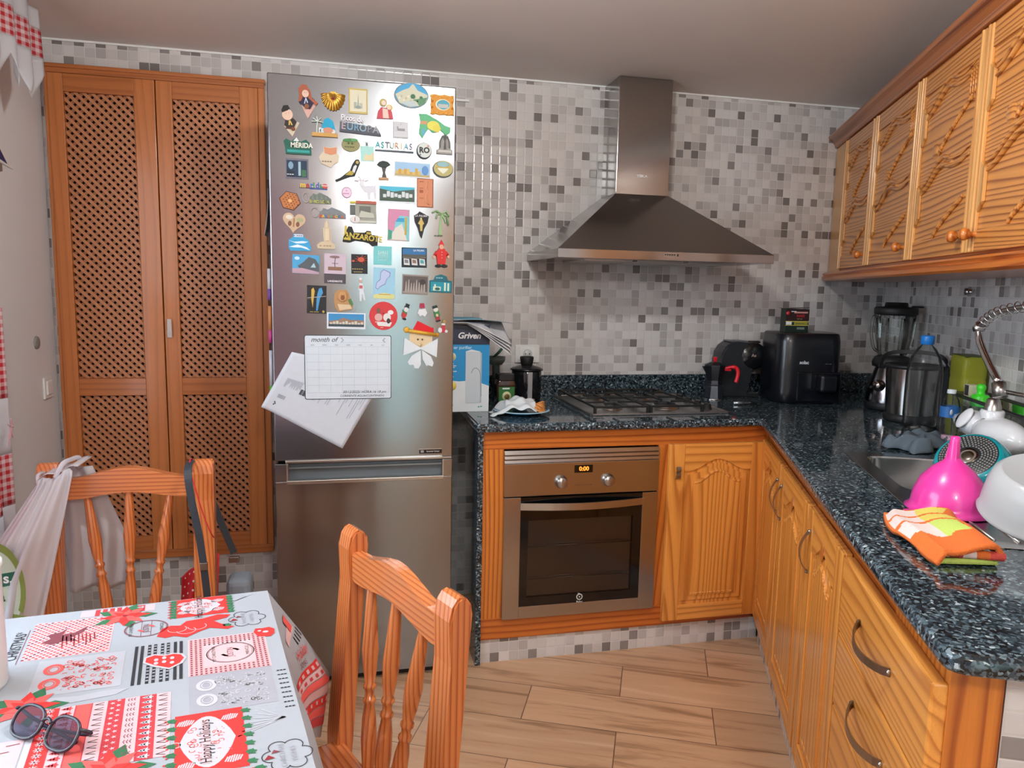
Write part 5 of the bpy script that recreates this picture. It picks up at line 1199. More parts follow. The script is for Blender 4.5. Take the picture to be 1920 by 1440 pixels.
# ---- steel bucket-shaped cooker with bail handle
bk = thing('steel_pot', 'large brushed steel pot with thick black bail handle beside the blender', 'pot', tuple(rr(-.085, -.525, ZT)), 0)
b = MB(); b.lathe([(0, 0), (.086, 0), (.092, .006), (.090, .026), (.084, .030)], blackM, seg=44); b.build('base', bk)
b = MB(); b.lathe([(.083, .024), (.086, .06), (.094, .195), (.095, .205)], steelV, seg=48); b.build('steel_body', bk)
b = MB(); b.lathe([(.093, .203), (.100, .205), (.102, .214), (.098, .219), (.088, .219), (.086, .205), (.030, .198), (0, .197)], blackM, seg=44); b.build('rim', bk)
b = MB(); pts = []
for i in range(25):
    a = PI*i/24; c_ = math.cos(a); x = .112*math.copysign(abs(c_)**.6, c_); s_ = abs(math.sin(a)); pts.append(Vector((x, .05*s_, .200+.062*s_**.6)))
rx = RZ(-.7)
b.tube([rx @ p for p in pts], 1, blackM, flat=(.015, .006), up=(0, .3, 1)); b.prism([(.088, .03), (.106, .05), (.122, .16), (.118, .215), (.100, .215), (.092, .10)], -.02, .02, blackM, bev=.003, mat4=rx); b.ball(tuple(rx @ Vector((.114, -.01, .20))), .006, chromeR); b.build('bail_handle', bk)
# ---- bottles
bt = thing('water_bottle', 'large empty clear plastic bottle with bright blue cap beside the sink', 'bottle', tuple(rr(.085, -.510, ZT)))
pet = glassy('clear_bottle_plastic', (.93, .95, .96, 1), .06, .14, 1.2)
b = MB(); b.lathe([(0, .012), (.03, .006), (.050, 0), (.057, .006), (.0595, .02), (.0575, .035), (.0595, .05), (.0595, .195), (.057, .225), (.048, .262), (.030, .292), (.0175, .304), (.0165, .318)], pet, seg=36); b.build('bottle_body', bt)
b = MB(); b.lathe([(.0195, .306), (.0225, .310), (.0225, .334), (.0205, .338), (0, .338)], paint('#1f7fd6', .35), seg=28); b.build('cap', bt)
st_ = thing('water_bottle', 'small clear water bottle with blue label standing behind the sink', 'bottle', tuple(rr(.410, -.488, ZT)))
b = MB(); b.lathe([(0, .008), (.024, 0), (.031, .006), (.0325, .02), (.030, .05), (.0325, .075), (.031, .11), (.0325, .115), (.0325, .150), (.028, .175), (.014, .198), (.0125, .21)], pet, seg=28); b.build('bottle_body', st_)
b = MB(); b.lathe([(.0334, .112), (.0334, .152)], paint('#2c66a8', .4), seg=28); b.ball((-.018, -.0275, .133), .008, whp, 1, .3, 1.4, 10); b.build('label', st_); st_.scale = (.86,)*3
b = MB(); b.lathe([(.015, .200), (.015, .214), (.0, .215)], paint('#dfe5ea', .4), seg=20); b.build('cap', st_)
ol = thing('oil_bottle', 'big yellow-green ribbed plastic refill bottle standing behind the sink', 'bottle', tuple(rr(.222, -.600, ZT)), RR_ROT)
og = fabric('green_tinted_plastic', '#a8ab3c', trans=.45, rough=.15)
b = MB(); bm = bmesh.new(); rings = []; sq = [(-.075, -.040), (.075, -.040), (.075, .040), (-.075, .040)]
for z, s_ in ((0, .95), (.01, 1), (.10, 1), (.105, .96), (.115, 1), (.15, 1), (.155, .96), (.165, 1), (.20, 1), (.205, .96), (.215, 1), (.268, 1), (.280, .93)):
    rings.append([bm.verts.new((p.x*s_, p.y*s_, z)) for p in round_poly(sq, .02, 4)])
for A, B in zip(rings, rings[1:]):
    for i in range(len(A)): bm.faces.new((A[i], A[(i+1) % len(A)], B[(i+1) % len(A)], B[i]))
bm.faces.new(rings[0]); bm.faces.new(rings[-1]); b.add(bm, og, True); b.build('bottle_body', ol)
b = MB(); b.box(-.07, .07, -.036, .036, .277, .283, paint('#3b4416', .5), .002); b.build('top_cap', ol); ol.scale = (.86, .95, 1)
ds = thing('dish_soap', 'clear dish soap bottle with bright green push cap beside the printed carton', 'bottle', tuple(rr(.410, -.572, ZT+.005)))
b = MB(); b.lathe([(0, 0), (.030, 0), (.033, .004), (.033, .09), (.028, .125), (.022, .132)], pet, seg=24); b.build('bottle_body', ds)
b = MB(); gr = paint('#3fd02a', .35); b.lathe([(.026, .130), (.0265, .160), (.022, .166), (.012, .168), (.011, .178), (.0135, .184), (.0135, .194), (.009, .200), (0, .201)], gr, seg=24); b.build('cap', ds)
cb2 = thing('narrow_carton', 'narrow black and white printed carton standing behind the sink bottles', 'carton', tuple(rr(.340, -.572, ZT+.005)), RR_ROT)
b = MB(); b.box(-.021, .021, -.015, .015, 0, .190, paint('#c9c7a8', .5), .001); b.build('carton', cb2)
b = MB(); b.box(-.016, .014, -.0158, -.0150, .155, .188, paint('#3a3a3a', .5)); b.box(-.016, .014, -.0158, -.0150, .120, .153, paint('#d8d8d2', .5)); b.box(-.016, .014, -.0158, -.0150, .098, .118, paint('#6b6b6a', .5))
for k in range(6): b.box(-.013, .010, -.0162, -.0157, .124+.005*k, .1255+.005*k, paint('#55585a', .5))
b.build('label', cb2)
# ---- clear tub with sponges
tb2 = thing('plastic_tub', 'clear open plastic tub standing behind the sink, its thick rim along the wall', 'tub', tuple(rr(.575, -.575, ZT+.0036)), RR_ROT)
b = MB(); cp2 = glassy('clear_tub_plastic', (.93, .94, .93, 1), .05, .12)
bm = bmesh.new(); rings = []; sq = [(-.27, -.050), (.27, -.050), (.27, .060), (-.27, .060)]
for z, s_ in ((.0, .94), (.004, .96), (.150, 1), (.153, 1.02), (.160, 1.02)): rings.append([bm.verts.new((p.x*s_, p.y*s_, z)) for p in round_poly(sq, .015, 4)])
for A, B in zip(rings, rings[1:]):
    for i in range(len(A)): bm.faces.new((A[i], A[(i+1) % len(A)], B[(i+1) % len(A)], B[i]))
bm.faces.new(rings[0]); b.add(bm, cp2, True)
b.build('tub_wall', tb2)
b = MB(); rim = [(p.x*1.02, p.y*1.02, .158) for p in round_poly(sq, .015, 4)]; b.tube(rim, .006, glassy('tub_rim_plastic', (.80, .82, .82, 1), .04, .35), 8, closed=True); b.build('rim', tb2)
b = MB(); b.box(-.045, .045, -.03, .03, 0, .030, paint('#e6b93a', .9, bump=.5), .004); b.build('sponge', None, tuple(rr(.585, -.475, ZT+.012)), (.1, -.3, RR_ROT+.3), 'yellow sponge propped behind the patterned pan', 'sponge')
b = MB(); b.prism([(-.05, 0), (.05, 0), (.042, .035), (.02, .04), (-.04, .034), (-.055, .015)], -.018, .018, paint('#d9b3c4', .8), bev=.004); b.build('sponge', None, tuple(rr(.425, -.480, ZT+.001)), (0, 0, RR_ROT+.2), 'pale pink sponge cloth between the grey cloth and the yellow sponge', 'sponge')
# ---- white animal-shaped holder
pg_ = thing('ceramic_dispenser', 'white ceramic animal-shaped dispenser with grey pump cap behind the pan', 'dispenser', tuple(rr(.725, -.475, ZT+.022)), RR_ROT+.1)
pg_.scale = (1.12,)*3
cer = paint('#dedfe2', .15, 0, .01, .5, .6)
b = MB(); b.ball((.055, 0, .075), .062, cer, 1.6, .75, .72, 28); b.ball((-.065, -.003, .085), .040, cer, 1.25, .8, .85, 22)
b.lathe([(0, -.050), (.014, -.048), (.020, -.030), (.030, 0)], cer, seg=20, mat4=T((-.095, -.005, .083)) @ RY(-PI/2) @ RX(PI) if False else T((-.092, -.005, .083)) @ RY(PI/2))
for sx in (-.01, .10):
    for sy in (-.028, .028): b.lathe([(0, -.015), (.016, -.013), (.017, .02), (.024, .05)], cer, c=(sx, sy, .0), seg=14)
b.build('body', pg_)
for sy in (-1, 1):
    b = MB(); b.ball((0, 0, 0), .026, cer, .75, .25, 1.15, 18); e_ = b.build('ear', pg_); e_.location = (-.052, sy*.026-.006, .108-.008); e_.rotation_euler = (.5*sy, .25, 0)
b = MB(); b.lathe([(.026, .112), (.027, .128), (.024, .132), (0, .132)], cer, c=(.012, 0, 0), seg=24); b.build('neck_ring', pg_)
b = MB(); b.lathe([(.020, .130), (.019, .138), (.014, .158), (.010, .161), (0, .161)], chromeR, c=(.012, 0, 0), seg=20); b.build('pump_cap', pg_)
b = MB(); b.box(-.05, .05, -.004, .004, 0, .085, blackM, .002); b.build('scraper', None, tuple(rr(.845, -.585, ZT+.004)), (0, .15, RR_ROT), 'flat black board standing behind the white ceramic dispenser', 'board')
# ---- grey cloth
gc = fabric('grey_microfibre', '#59646d', trans=0); b = MB()
def gcl(u, v):
    x = -.10+.20*u; y = -.055+.11*v
    z = .012+.028*abs(math.sin(u*7.5+v*2.2))*(1-.3*v)+.016*math.sin(v*9+u*4)**2
    e = min(u, 1-u, v, 1-v); z = z*min(1, e*9+.15)
    return Vector((x+.012*math.sin(v*8), y+.014*math.sin(u*11), z+.001))
b.add(sheet(gcl, 46, 34, gc, .003), gc, True)
for k in range(3): b.tube(smooth_path([(-.09+.05*k, -.06, .006), (-.06+.05*k, -.066, .034), (-.02+.05*k, -.058, .030), (.01+.04*k, -.064, .008)], 6), 1, gc, flat=(.016, .003), up=(0, 1, .4))
b.build('dishcloth', None, tuple(rr(.475, -.385, ZT)), (0, 0, RR_ROT-.75), 'crumpled slate-grey dishcloth on the worktop behind the sink bowl', 'cloth')
# ---- funnel
fu = thing('funnel', 'bright pink plastic funnel standing mouth-down at the near side of the sink', 'funnel', tuple(rr(1.205, -.218, .9135)))
pk_ = paint('#e0399a', .28, 0, .02, .5, .3)
b = MB(); b.lathe([(.088, .003), (.092, .0), (.094, .002), (.083, .008), (.081, .020), (.079, .034), (.076, .046), (.064, .074), (.042, .100), (.022, .116), (.0135, .126)], pk_, seg=48); b.build('cone', fu)
b = MB(); b.lathe([(.0135, .120), (.0105, .165), (.0095, .175), (.0075, .175), (.008, .14)], pk_, seg=20)
for a in (0, 2.1, 4.2): b.prism([(.006, .170), (.0105, .165), (.0185, .118), (.0, .118)], -.001, .001, pk_, mat4=RZ(a))
b.build('spout', fu)
b = MB(); b.box(-.115, -.085, -.012, .012, .001, .004, pk_, .001); b.build('tab', fu); fu.scale = (.95,)*3
# ---- patterned pan
n = Vector((-.636, -.222, .739)).normalized(); qm = n.to_track_quat('Z', 'Y'); PSC = .80
pn = thing('frying_pan', 'teal frying pan tilted on edge, its dotted steel underside showing, behind the funnel', 'pan', tuple(Vector((1.050, -1.650, .990))), rot=qm.to_euler())
teal = paint('#0a8c96', .18, 0, .03, .5, .5)
b = MB(); b.lathe([(0, -.003), (.088, -.003), (.098, -.010), (.112, -.045), (.115, -.060), (.113, -.060), (.106, -.044), (.09, -.010), (0, -.008)], teal, seg=56); b.build('body', pn)
b = MB(); b.lathe([(0, -.0025), (.084, -.0025), (.086, -.0035)], paint('#1d2226', .3), seg=48)
dots = paint('#b9bdbd', .3, .8)
for r_, nn in ((.040, 26), (.048, 31), (.056, 36), (.064, 41), (.072, 46), (.079, 51)):
    for k in range(nn):
        a = 2*PI*(k+.5*(nn % 2))/nn; b.box(-.0028, .0028, -.0023, .0023, -.003, -.0012, dots, mat4=RZ(a) @ T((0, r_, 0)))
b.lathe([(0, -.0012), (.030, -.0012), (.031, -.003)], paint('#7f7a6e', .2, 1), seg=32); b.lathe([(.018, -.0010), (.021, -.0005), (.024, -.0010)], chromeR, seg=32); b.build('base_disc', pn)
b = MB(); b.tube(smooth_path([(-.112, .02, -.052), (-.150, .03, -.050), (-.22, .045, -.045), (-.27, .05, -.04)], 5), 1, blackM, flat=(.022, .014), up=(0, 1, 0)) if False else b.box(.108, .150, -.012, .012, -.060, -.050, blackM, .004); b.build('handle', pn); pn.scale = (PSC,)*3
# ---- bowl
bw = MB(); bo = fabric('frosted_plastic', '#d9dcde', trans=.40, rough=.15)
bw.lathe([(.113, .0), (.115, .003), (.111, .006), (.109, .03), (.103, .065), (.096, .086), (.086, .096), (.082, .0985), (.080, .0975), (.078, .0965), (0, .0965)], bo, seg=56)
bwl = bw.build('plastic_bowl', None, tuple(rr(1.320, -.349, .946)), (0, 0, 0), 'frosted translucent plastic bowl upside down on the drainer at the right edge', 'bowl')
nb = Vector((-.17, -.24, .95)).normalized(); bwl.rotation_euler = nb.to_track_quat('Z', 'Y').to_euler()
# ---- folded towel
tw_ = thing('folded_towel', 'folded orange, white and lime terry towel on the granite in front of the funnel', 'towel', tuple(rr(1.435, -.128, ZT)), RR_ROT)
tor = paint('#e0702e', .95, bump=.9); twh = paint('#e6d3cd', .95, bump=.9); tli = paint('#c3d86a', .95, bump=.9); tye = paint('#e0cf62', .95, bump=.9); tpk = paint('#c84a40', .95, bump=.9)
Lx, Wy = .150, .072
def towel(u, v):
    x = -Lx+2*Lx*u; w_ = Wy*(1.0-.12*u); y = -w_+2*w_*v
    z = .034+.008*u-.006*math.sin(v*PI*2)-.003*math.sin(u*9); e = min(v, 1-v); z -= (.030 if v < .5 else .016)*max(0, 1-e*7)**1.6
    if u < .06: z -= .020*(1-u/.06)**2
    z = max(z, .0145)
    sk_ = -.02*u
    return Vector((x*.88+.035*(1-v)*(u), y+sk_-.012*math.sin(u*5), z))
NUx, NVy = 64, 44; bm = bmesh.new(); V = [[bm.verts.new(towel(i/NUx, j/NVy)) for j in range(NVy+1)] for i in range(NUx+1)]
b = MB(); bm.free()
Vv = [[b.bm.verts.new(towel(i/NUx, j/NVy)) for j in range(NVy+1)] for i in range(NUx+1)]
def tcol(u, v):
    c = (v-.04*math.sin(u*10))
    if u < .09 or u > .80 or c < .07 or c > .93: return tor
    if u > .62+.10*math.sin(v*6): return tor
    for k, (lo, hi) in enumerate(((.10, .34), (.40, .62), (.68, .90))):
        wv = .02*math.sin(u*14+k)
        if lo+wv < c < hi+wv: return None
    return tor
for i in range(NUx):
    for j in range(NVy):
        u, v = (i+.5)/NUx, (j+.5)/NVy
        # stripes run across the length; wavy edges
        s1 = u+.02*math.sin(v*14); m = tor
        if .06 < s1 < .22 or .26 < s1 < .42: m = twh if v < .42 else tye
        if .46 < s1 < .74-.25*abs(v-.45): m = twh if v < .42 else tli
        if v > .80+.03*math.sin(u*20) or v < .02: m = tor
        f = b.bm.faces.new((Vv[i][j], Vv[i+1][j], Vv[i+1][j+1], Vv[i][j+1])); f.material_index = b.mi(m); f.smooth = True
tt = b.build('top_fold', tw_)
so = tt.modifiers.new('thickness', 'SOLIDIFY'); so.thickness = .010; so.offset = -1
b = MB(); b.add(sheet(lambda u, v: Vector(((-Lx+.07+2*(Lx-.04)*u)*.88+.020*(1-v)*u, -Wy*.62+2*Wy*.78*v-.02*u, .010+.004*math.sin(u*7))), 20, 12, tli, .009), tli, True); b.build('lower_fold', tw_)
b = MB()
for k, m in enumerate((twh, tpk, twh, tor, tpk)):
    x_ = Lx*.84
    b.tube(smooth_path([(x_, -Wy*.80+.022*k, .020), (x_+.003, -Wy*.80+.022*k+.011, .022), (x_, -Wy*.80+.022*k+.023, .020)], 4), .0085, m, 8)
b.build('rolled_edge', tw_)
# ---- small hook on the tiled wall
b = MB(); b.tube([(0, 0, 0), (0, -.022, 0)], .009, chrome, 16); b.tube([(0, -.022, 0), (0, -.03, 0)], .012, chromeR, 16); b.build('wall_hook', None, tuple(rr(.075, -.6505, 1.4055)), (0, 0, RR_ROT), 'small round chrome wall hook on the right tiled wall under the cabinets', 'wall hook')
b = MB(); b.box(-.030, .038, -.012, -.001, 2.149, 2.159, white, .001); b.build('cable_clip', label='thin white plastic strip on the mosaic just right of the fridge top', cat='clip')
# ================================================================ fridge magnets
# x from the door's middle, height, width, height of each piece (metres)
MG = dict(
    girl_doll=(-0.1803,1.9502,0.0770,0.1029),
    boy_doll=(-0.2294,1.8887,0.0782,0.0948),
    shell=(-0.0961,1.9548,0.0749,0.0609),
    gilt_picture=(-0.0190,1.9633,0.0591,0.0769),
    angels=(0.0668,1.9468,0.0550,0.0652),
    oval_plate=(0.1497,1.9932,0.1113,0.0788),
    ornate_frame=(0.2492,1.9711,0.0780,0.0645),
    beach_arch=(-0.1227,1.8771,0.0798,0.0612),
    picos=(-0.0110,1.8904,0.1306,0.0568),
    white_tile=(0.1152,1.8838,0.0487,0.0508),
    island=(0.2257,1.9013,0.1063,0.0785),
    merida_green=(-0.2062,1.8130,0.0854,0.0529),
    ceramic_shard=(-0.1113,1.7847,0.0653,0.0686),
    olive_oval=(-0.0427,1.8290,0.0575,0.0453),
    tag=(0.0091,1.8094,0.0428,0.0608),
    asturias=(0.0953,1.8316,0.1233,0.0374),
    coin=(0.1912,1.8230,0.0502,0.0531),
    pewter_arch=(0.2577,1.8477,0.0526,0.0637),
    dark_photo=(-0.2089,1.7441,0.0692,0.0616),
    merida_letters=(-0.1591,1.6949,0.0884,0.0253),
    bottle_fig=(-0.0526,1.7468,0.0798,0.0743),
    tree=(0.0614,1.7530,0.0451,0.0614),
    wide_card=(0.1535,1.7607,0.1188,0.0499),
    round_plate=(0.2535,1.7679,0.0681,0.0538),
    goat=(0.0026,1.6953,0.0722,0.0717),
    pink_badge=(-0.0562,1.6780,0.0330,0.0357),
    white_village=(0.1041,1.6797,0.1210,0.0553),
    copper_tile=(0.1955,1.6884,0.0542,0.0922),
    hexagon=(-0.2323,1.6439,0.0666,0.0614),
    opener1=(-0.1504,1.6540,0.0905,0.0405),
    opener2=(-0.1157,1.6093,0.1115,0.0403),
    pewter_house=(-0.0038,1.6188,0.0879,0.0723),
    flower_card=(0.1091,1.5818,0.0716,0.1026),
    pick=(0.1823,1.5847,0.0519,0.0879),
    palm=(0.2470,1.5916,0.0597,0.0865),
    heart=(-0.2216,1.5754,0.0697,0.0650),
    tower=(-0.1223,1.5437,0.0593,0.0927),
    lanzarote=(-0.0128,1.5416,0.1123,0.0573),
    wave=(-0.2042,1.5151,0.0702,0.0546),
    turquoise=(0.0575,1.4816,0.0598,0.0604),
    polaroids=(0.1608,1.4776,0.0831,0.0646),
    red_man=(0.2500,1.4931,0.0557,0.0928),
    blue_photo=(-0.1868,1.4462,0.0841,0.0603),
    pink_photo=(-0.0953,1.4348,0.0685,0.0958),
    lobster=(-0.0177,1.4518,0.0520,0.0630),
    map_card=(0.0621,1.3906,0.0717,0.1022),
    pewter_relief=(0.1643,1.3886,0.0864,0.0652),
    teal_arch=(0.2496,1.3944,0.0746,0.0613),
    parrots=(-0.1545,1.3341,0.0613,0.0906),
    lion=(-0.0696,1.3320,0.0640,0.0759),
    chef=(-0.0129,1.3689,0.0293,0.0784),
    panorama=(-0.0611,1.2658,0.1241,0.0533),
    red_round=(0.0595,1.2837,0.0934,0.0944),
    snowman=(0.1313,1.2990,0.0341,0.0566),
    gnome=(0.1877,1.3047,0.0352,0.0471),
    nutcracker=(0.2367,1.2939,0.0422,0.0557),
    stocking=(0.2585,1.2514,0.0339,0.0487),
)
def Pl(c, r=.6):
    c = c.lstrip('#'); c = ''.join('%02x' % int(int(c[i:i+2], 16)*.88) for i in (0, 2, 4)); return paint(c, r, 0, .05, .35)
DIM = {'Lanzarote', 'Olivenza', 'Sevilla', 'Te', 'quiero', 'CHILE', 'A Coruña', 'A Guarda', 'Formigueiro', 'Ribadeo', 'LORO PARQUE', 'Feliz', 'C.VERDE'}
def shape(b, s, w_, h_):
    k = s[0]; X = lambda x: x*w_/2; Z = lambda z: z*h_/2
    if k == 'R': _, x0, z0, x1, z1, c, t = s; b.box(X(x0), X(x1), -t/1000, 0, Z(z0), Z(z1), Pl(c), .0004)
    elif k == 'E': _, cx_, cz_, rx, rz_, c, t = s; b.prism([(X(cx_+rx*math.cos(2*PI*i/26)), Z(cz_+rz_*math.sin(2*PI*i/26))) for i in range(26)], -t/1000, 0, Pl(c), bev=min(.0006, t/3000))
    elif k == 'P': _, pts, c, t = s; b.prism([(X(x), Z(z)) for x, z in pts], -t/1000, 0, Pl(c))
    elif k == 'L': _, pts, wd, c, t = s; b.tube([(X(x), -t/1000, Z(z)) for x, z in pts], wd/1000, Pl(c), 6)
    elif k == 'B': _, cx_, cz_, r, c, t = s; b.ball((X(cx_), -t/1000, Z(cz_)), r/1000, Pl(c), 1, .6, 1, 14)
    elif k == 'T' and s[1] in DIM: bars(b, s[1], Pl(s[5]), T((X(s[2]), -s[6]/1000, Z(s[3]))) @ RX(PI/2), s[4]/1000)
    elif k == 'T': _, txt, cx_, cz_, size, c, t = s[:7]; b.text(txt, Pl(c), T((X(cx_), -t/1000, Z(cz_))) @ RX(PI/2), size/1000, .0008, bold=s[7] if len(s) > 7 else .0002, sx=s[8] if len(s) > 8 else 1)
    elif k == 'M': _, pts, c, t, m = s; b.prism([(X(x), Z(z)) for x, z in pts], -t/1000, 0, m)
def magnet(key, name, label, base, rot=0, cat='fridge magnet', group='souvenir magnets on the fridge door', **parts):
    x, z, w_, h_ = MG[key]; b = MB()
    for s in base: shape(b, s, w_, h_)
    o = b.build(name, None, (-.412+x, -.6753, z), (0, rot, 0), label, cat, group)
    for pn_, ls in parts.items():
        b = MB()
        for s in ls: shape(b, s, w_, h_)
        b.build(pn_, o)
    return o
def wavy(n, r=1, a=.06, k=9): return [((r+a*math.sin(k*2*PI*i/n))*math.cos(2*PI*i/n), (r+a*math.sin(k*2*PI*i/n))*math.sin(2*PI*i/n)) for i in range(n)]
def town(c1, c2, y0, n=9, seed=1, t=3.2, hgt=.5):
    rnd = random.Random(seed); out = []
    for i in range(n):
        x = -.9+1.8*i/n; hh = hgt*(.3+.7*rnd.random()); out.append(('R', x, y0, x+1.7/n, y0+hh, (c1, c2)[i % 2], t+.15*(i % 3)))
    return out
skin = '#e2bda6'
magnet('girl_doll', 'doll_magnet', 'doll magnet with long auburn hair and a navy cape, top left of the fridge', [('P', [(-.35, -.2), (.15, -1), (.95, .0), (.5, .2)], '#d6a99a', 3), ('P', [(-.45, .05), (-.2, .35), (.15, .45), (.75, .1), (.35, -.45), (-.05, -.35), (-.5, -.1)], '#241d3c', 7)],
    hair=[('P', [(-.55, .7), (-.25, .98), (.1, .95), (.4, .6), (.5, .2), (.98, -.05), (.8, -.2), (.3, .15), (-.1, .4), (-.35, 0), (-.55, -.05), (-.5, .35)], '#a5583a', 8)], head=[('E', .0, .42, .27, .22, skin, 12), ('B', -.06, .47, .9, '#3a2a20', 12.2), ('B', .08, .47, .9, '#3a2a20', 12.2)],
    ribbon=[('P', [(0, .18), (-.12, -.15), (-.04, -.15), (.03, .1), (.12, -.1), (.2, -.08), (.06, .18)], '#c9d6ea', 9)], bag=[('E', .1, -.3, .18, .14, '#8a5634', 11)])
magnet('boy_doll', 'doll_magnet', 'doll magnet with black hat, black cape and yellow ribbon, left of the fridge door', [('P', [(-.45, -.35), (.2, -1), (.75, -.1), (.4, .05)], '#d3c2a8', 3), ('P', [(-.4, -.3), (-.3, .1), (.3, .15), (.55, -.05), (.3, -.5), (-.2, -.45)], '#2c221f', 7)],
    head=[('E', -.15, .35, .42, .36, skin, 12), ('B', -.25, .4, .9, '#3a2a20', 12.2), ('B', -.03, .45, .9, '#3a2a20', 12.2)], hat=[('P', [(-.6, .6), (-.55, .45), (-.1, .62), (.05, .75), (-.1, .95), (-.45, .9)], '#1c1614', 13)],
    ribbon=[('P', [(-.05, 0), (-.08, -.3), (.02, -.3), (.04, -.1), (.14, -.3), (.24, -.28), (.08, 0)], '#d9b45c', 9)], guitar=[('E', .28, -.52, .16, .11, '#7a3c22', 10), ('R', -.3, -.52, .2, -.45, '#5a2c1a', 9)])
g = MG['shell']; b = MB(); gold = paint('#b98f3e', .28, .85, .1); pts = []; n = 54
bm = bmesh.new(); C0 = bm.verts.new((0, -.006, g[3]*.42)); Rg = []
for i in range(n+1):
    a = PI*(1.08+.84*i/n) if False else -PI*.02-PI*.96*i/n
    rx_, rz_ = g[2]/2*1.0, g[3]*.86; rr_ = 1+.03*math.cos(i*2*PI/4.5)
    row = []
    for j in range(1, 7):
        t = j/6; row.append(bm.verts.new((rx_*rr_*math.cos(a)*t**.9, -.003-.011*math.sin(PI*min(1, t*.9+.05))*(1)-.0018*math.cos(i*2*PI/4.5)*t, g[3]*.42+rz_*rr_*math.sin(a)*t)))
    Rg.append(row)
for i in range(n):
    bm.faces.new((C0, Rg[i][0], Rg[i+1][0]))
    for j in range(5): bm.faces.new((Rg[i][j], Rg[i][j+1], Rg[i+1][j+1], Rg[i+1][j]))
b.add(bm, gold, True); b.prism([(-.010, g[3]*.36), (.010, g[3]*.36), (.008, g[3]*.5), (-.008, g[3]*.5)], -.007, 0, gold)
so = b.build('shell_magnet', None, (-.412+g[0], -.6753, g[1]), (0, 0, 0), 'golden ribbed scallop shell magnet with a small red cross near its top', 'fridge magnet', 'souvenir magnets on the fridge door')
b = MB(); b.box(-.0012, .0012, -.0165, -.013, -.002, .016, Pl('#9a2a1c')); b.box(-.006, .006, -.0165, -.013, .006, .009, Pl('#9a2a1c')); b.build('cross', so)
magnet('gilt_picture', 'picture_magnet', 'small cream picture magnet in a thin gilt frame, showing a pale church spire', [('R', -1, -1, 1, 1, '#c3ac62', 3.5), ('R', -.86, -.86, .86, .86, '#d9d2b6', 4.2)], drawing=[('P', [(-.1, -.4), (0, .55), (.1, -.4)], '#9aa39a', 4.7), ('R', -.45, -.6, -.15, -.1, '#a8ab9c', 4.6), ('R', .15, -.6, .45, -.15, '#b3b4a4', 4.6), ('E', 0, -.5, .35, .12, '#8e978f', 4.8)])
magnet('angels', 'figure_magnet', 'two small cream figures with golden haloes and red robes, a ceramic magnet', [('P', [(-1, -1), (-.85, -.3), (-.5, .1), (.5, 0), (.75, -.3), (.9, -.95)], '#c24852', 5)], heads=[('E', -.25, .55, .42, .36, '#b9a45e', 4), ('E', -.2, .5, .27, .25, '#e5cdb8', 7), ('E', .45, .1, .38, .3, '#d8bd6a', 4.5), ('E', .4, .08, .24, .2, '#e5cdb8', 7.5)], robe=[('P', [(-.3, -.95), (-.35, 0), (.25, -.1), (.4, -.95)], '#e0c2b4', 7)])
magnet('oval_plate', 'oval_magnet', 'large oval magnet painted with a white hill town under blue sky', [('E', 0, 0, 1, 1, '#8c9b9a', 5), ('E', 0, .0, .95, .94, '#4aa0cc', 5.6)], painting=[('P', [(-.93, .0), (-.5, .35), (-.15, .55), (.02, .85), (.12, .85), (.35, .4), (.93, .1), (.88, -.4), (.5, -.8), (-.1, -.93), (-.7, -.65)], '#c9c6ae', 6.3), ('P', [(.05, -.35), (.9, -.1), (.8, -.5), (.45, -.82), (.3, -.5)], '#5c8a66', 6.9), ('E', .08, -.1, .14, .2, '#3c6a4a', 7.2), ('E', .55, -.15, .1, .13, '#3f7050', 7.2), ('P', [(-.6, -.7), (.1, -.9), (.35, -.75), (.1, -.45), (-.3, -.5)], '#b9c3c4', 6.9)]+[('R', -.75+.13*i, -.35+.16*math.sin(i*2.1), -.66+.13*i, -.2+.2*math.sin(i*2.1), ('#e4dcc4', '#b8ad92')[i % 2], 6.9) for i in range(9)])
magnet('ornate_frame', 'picture_magnet', 'ornate orange-gold framed picture magnet at the top right of the fridge', [('P', wavy(72, .96, .05, 12) if 0 else [(x, z) for x, z in [(-1, -.9), (-.8, -1), (-.5, -.92), (-.2, -1), (.2, -.92), (.5, -1), (.85, -.92), (1, -1), (1, -.4), (.93, 0), (1, .5), (.95, 1), (.6, .9), (.2, 1), (-.2, .9), (-.6, 1), (-1, .9), (-.93, .4), (-1, 0), (-.93, -.5)]], '#cf8c2e', 6)]+[('B', x, z, 4, '#e0a03c', 6) for x in (-.8, -.4, 0, .4, .8) for z in (-.8, .8)]+[('B', x, z, 4, '#b87420', 6) for x in (-.85, .85) for z in (-.3, .3)],
    picture=[('E', .05, 0, .62, .55, '#e6d9ae', 6.8), ('E', .08, 0, .55, .47, '#4f9db0', 7.2), ('R', -.35, -.32, .5, .05, '#b8b8ae', 7.6)])
magnet('beach_arch', 'beach_magnet', 'arched beach magnet with white palm tree, blue sea and sandy base', [('R', -1, -1, 1, -.62, '#c99a54', 9), ('P', [(-.2, -.7), (-.2, .3), (0, .8), (.3, .95), (.65, .6), (.8, -.1), (.85, -.7)], '#1f9bc0', 4)], palm=[('L', [(-.62, -.7), (-.6, 0), (-.55, .5)], 1.6, '#e3ead9', 6), ('L', [(-.9, .8), (-.55, .5), (-.3, .85)], 1.6, '#dfe8dd', 7), ('L', [(-1, .45), (-.55, .5), (-.1, .4)], 1.6, '#cfe0d0', 7), ('L', [(-.6, .98), (-.55, .5)], 1.5, '#dfe8dd', 7)], town=[('E', .25, -.35, .4, .3, '#c88a6c', 6.5), ('E', -.2, -.4, .2, .25, '#bcd0da', 6), ('R', -.45, -.68, -.3, -.1, '#dfe6e6', 6), ('E', .65, -.45, .16, .25, '#dcdcd4', 6)])
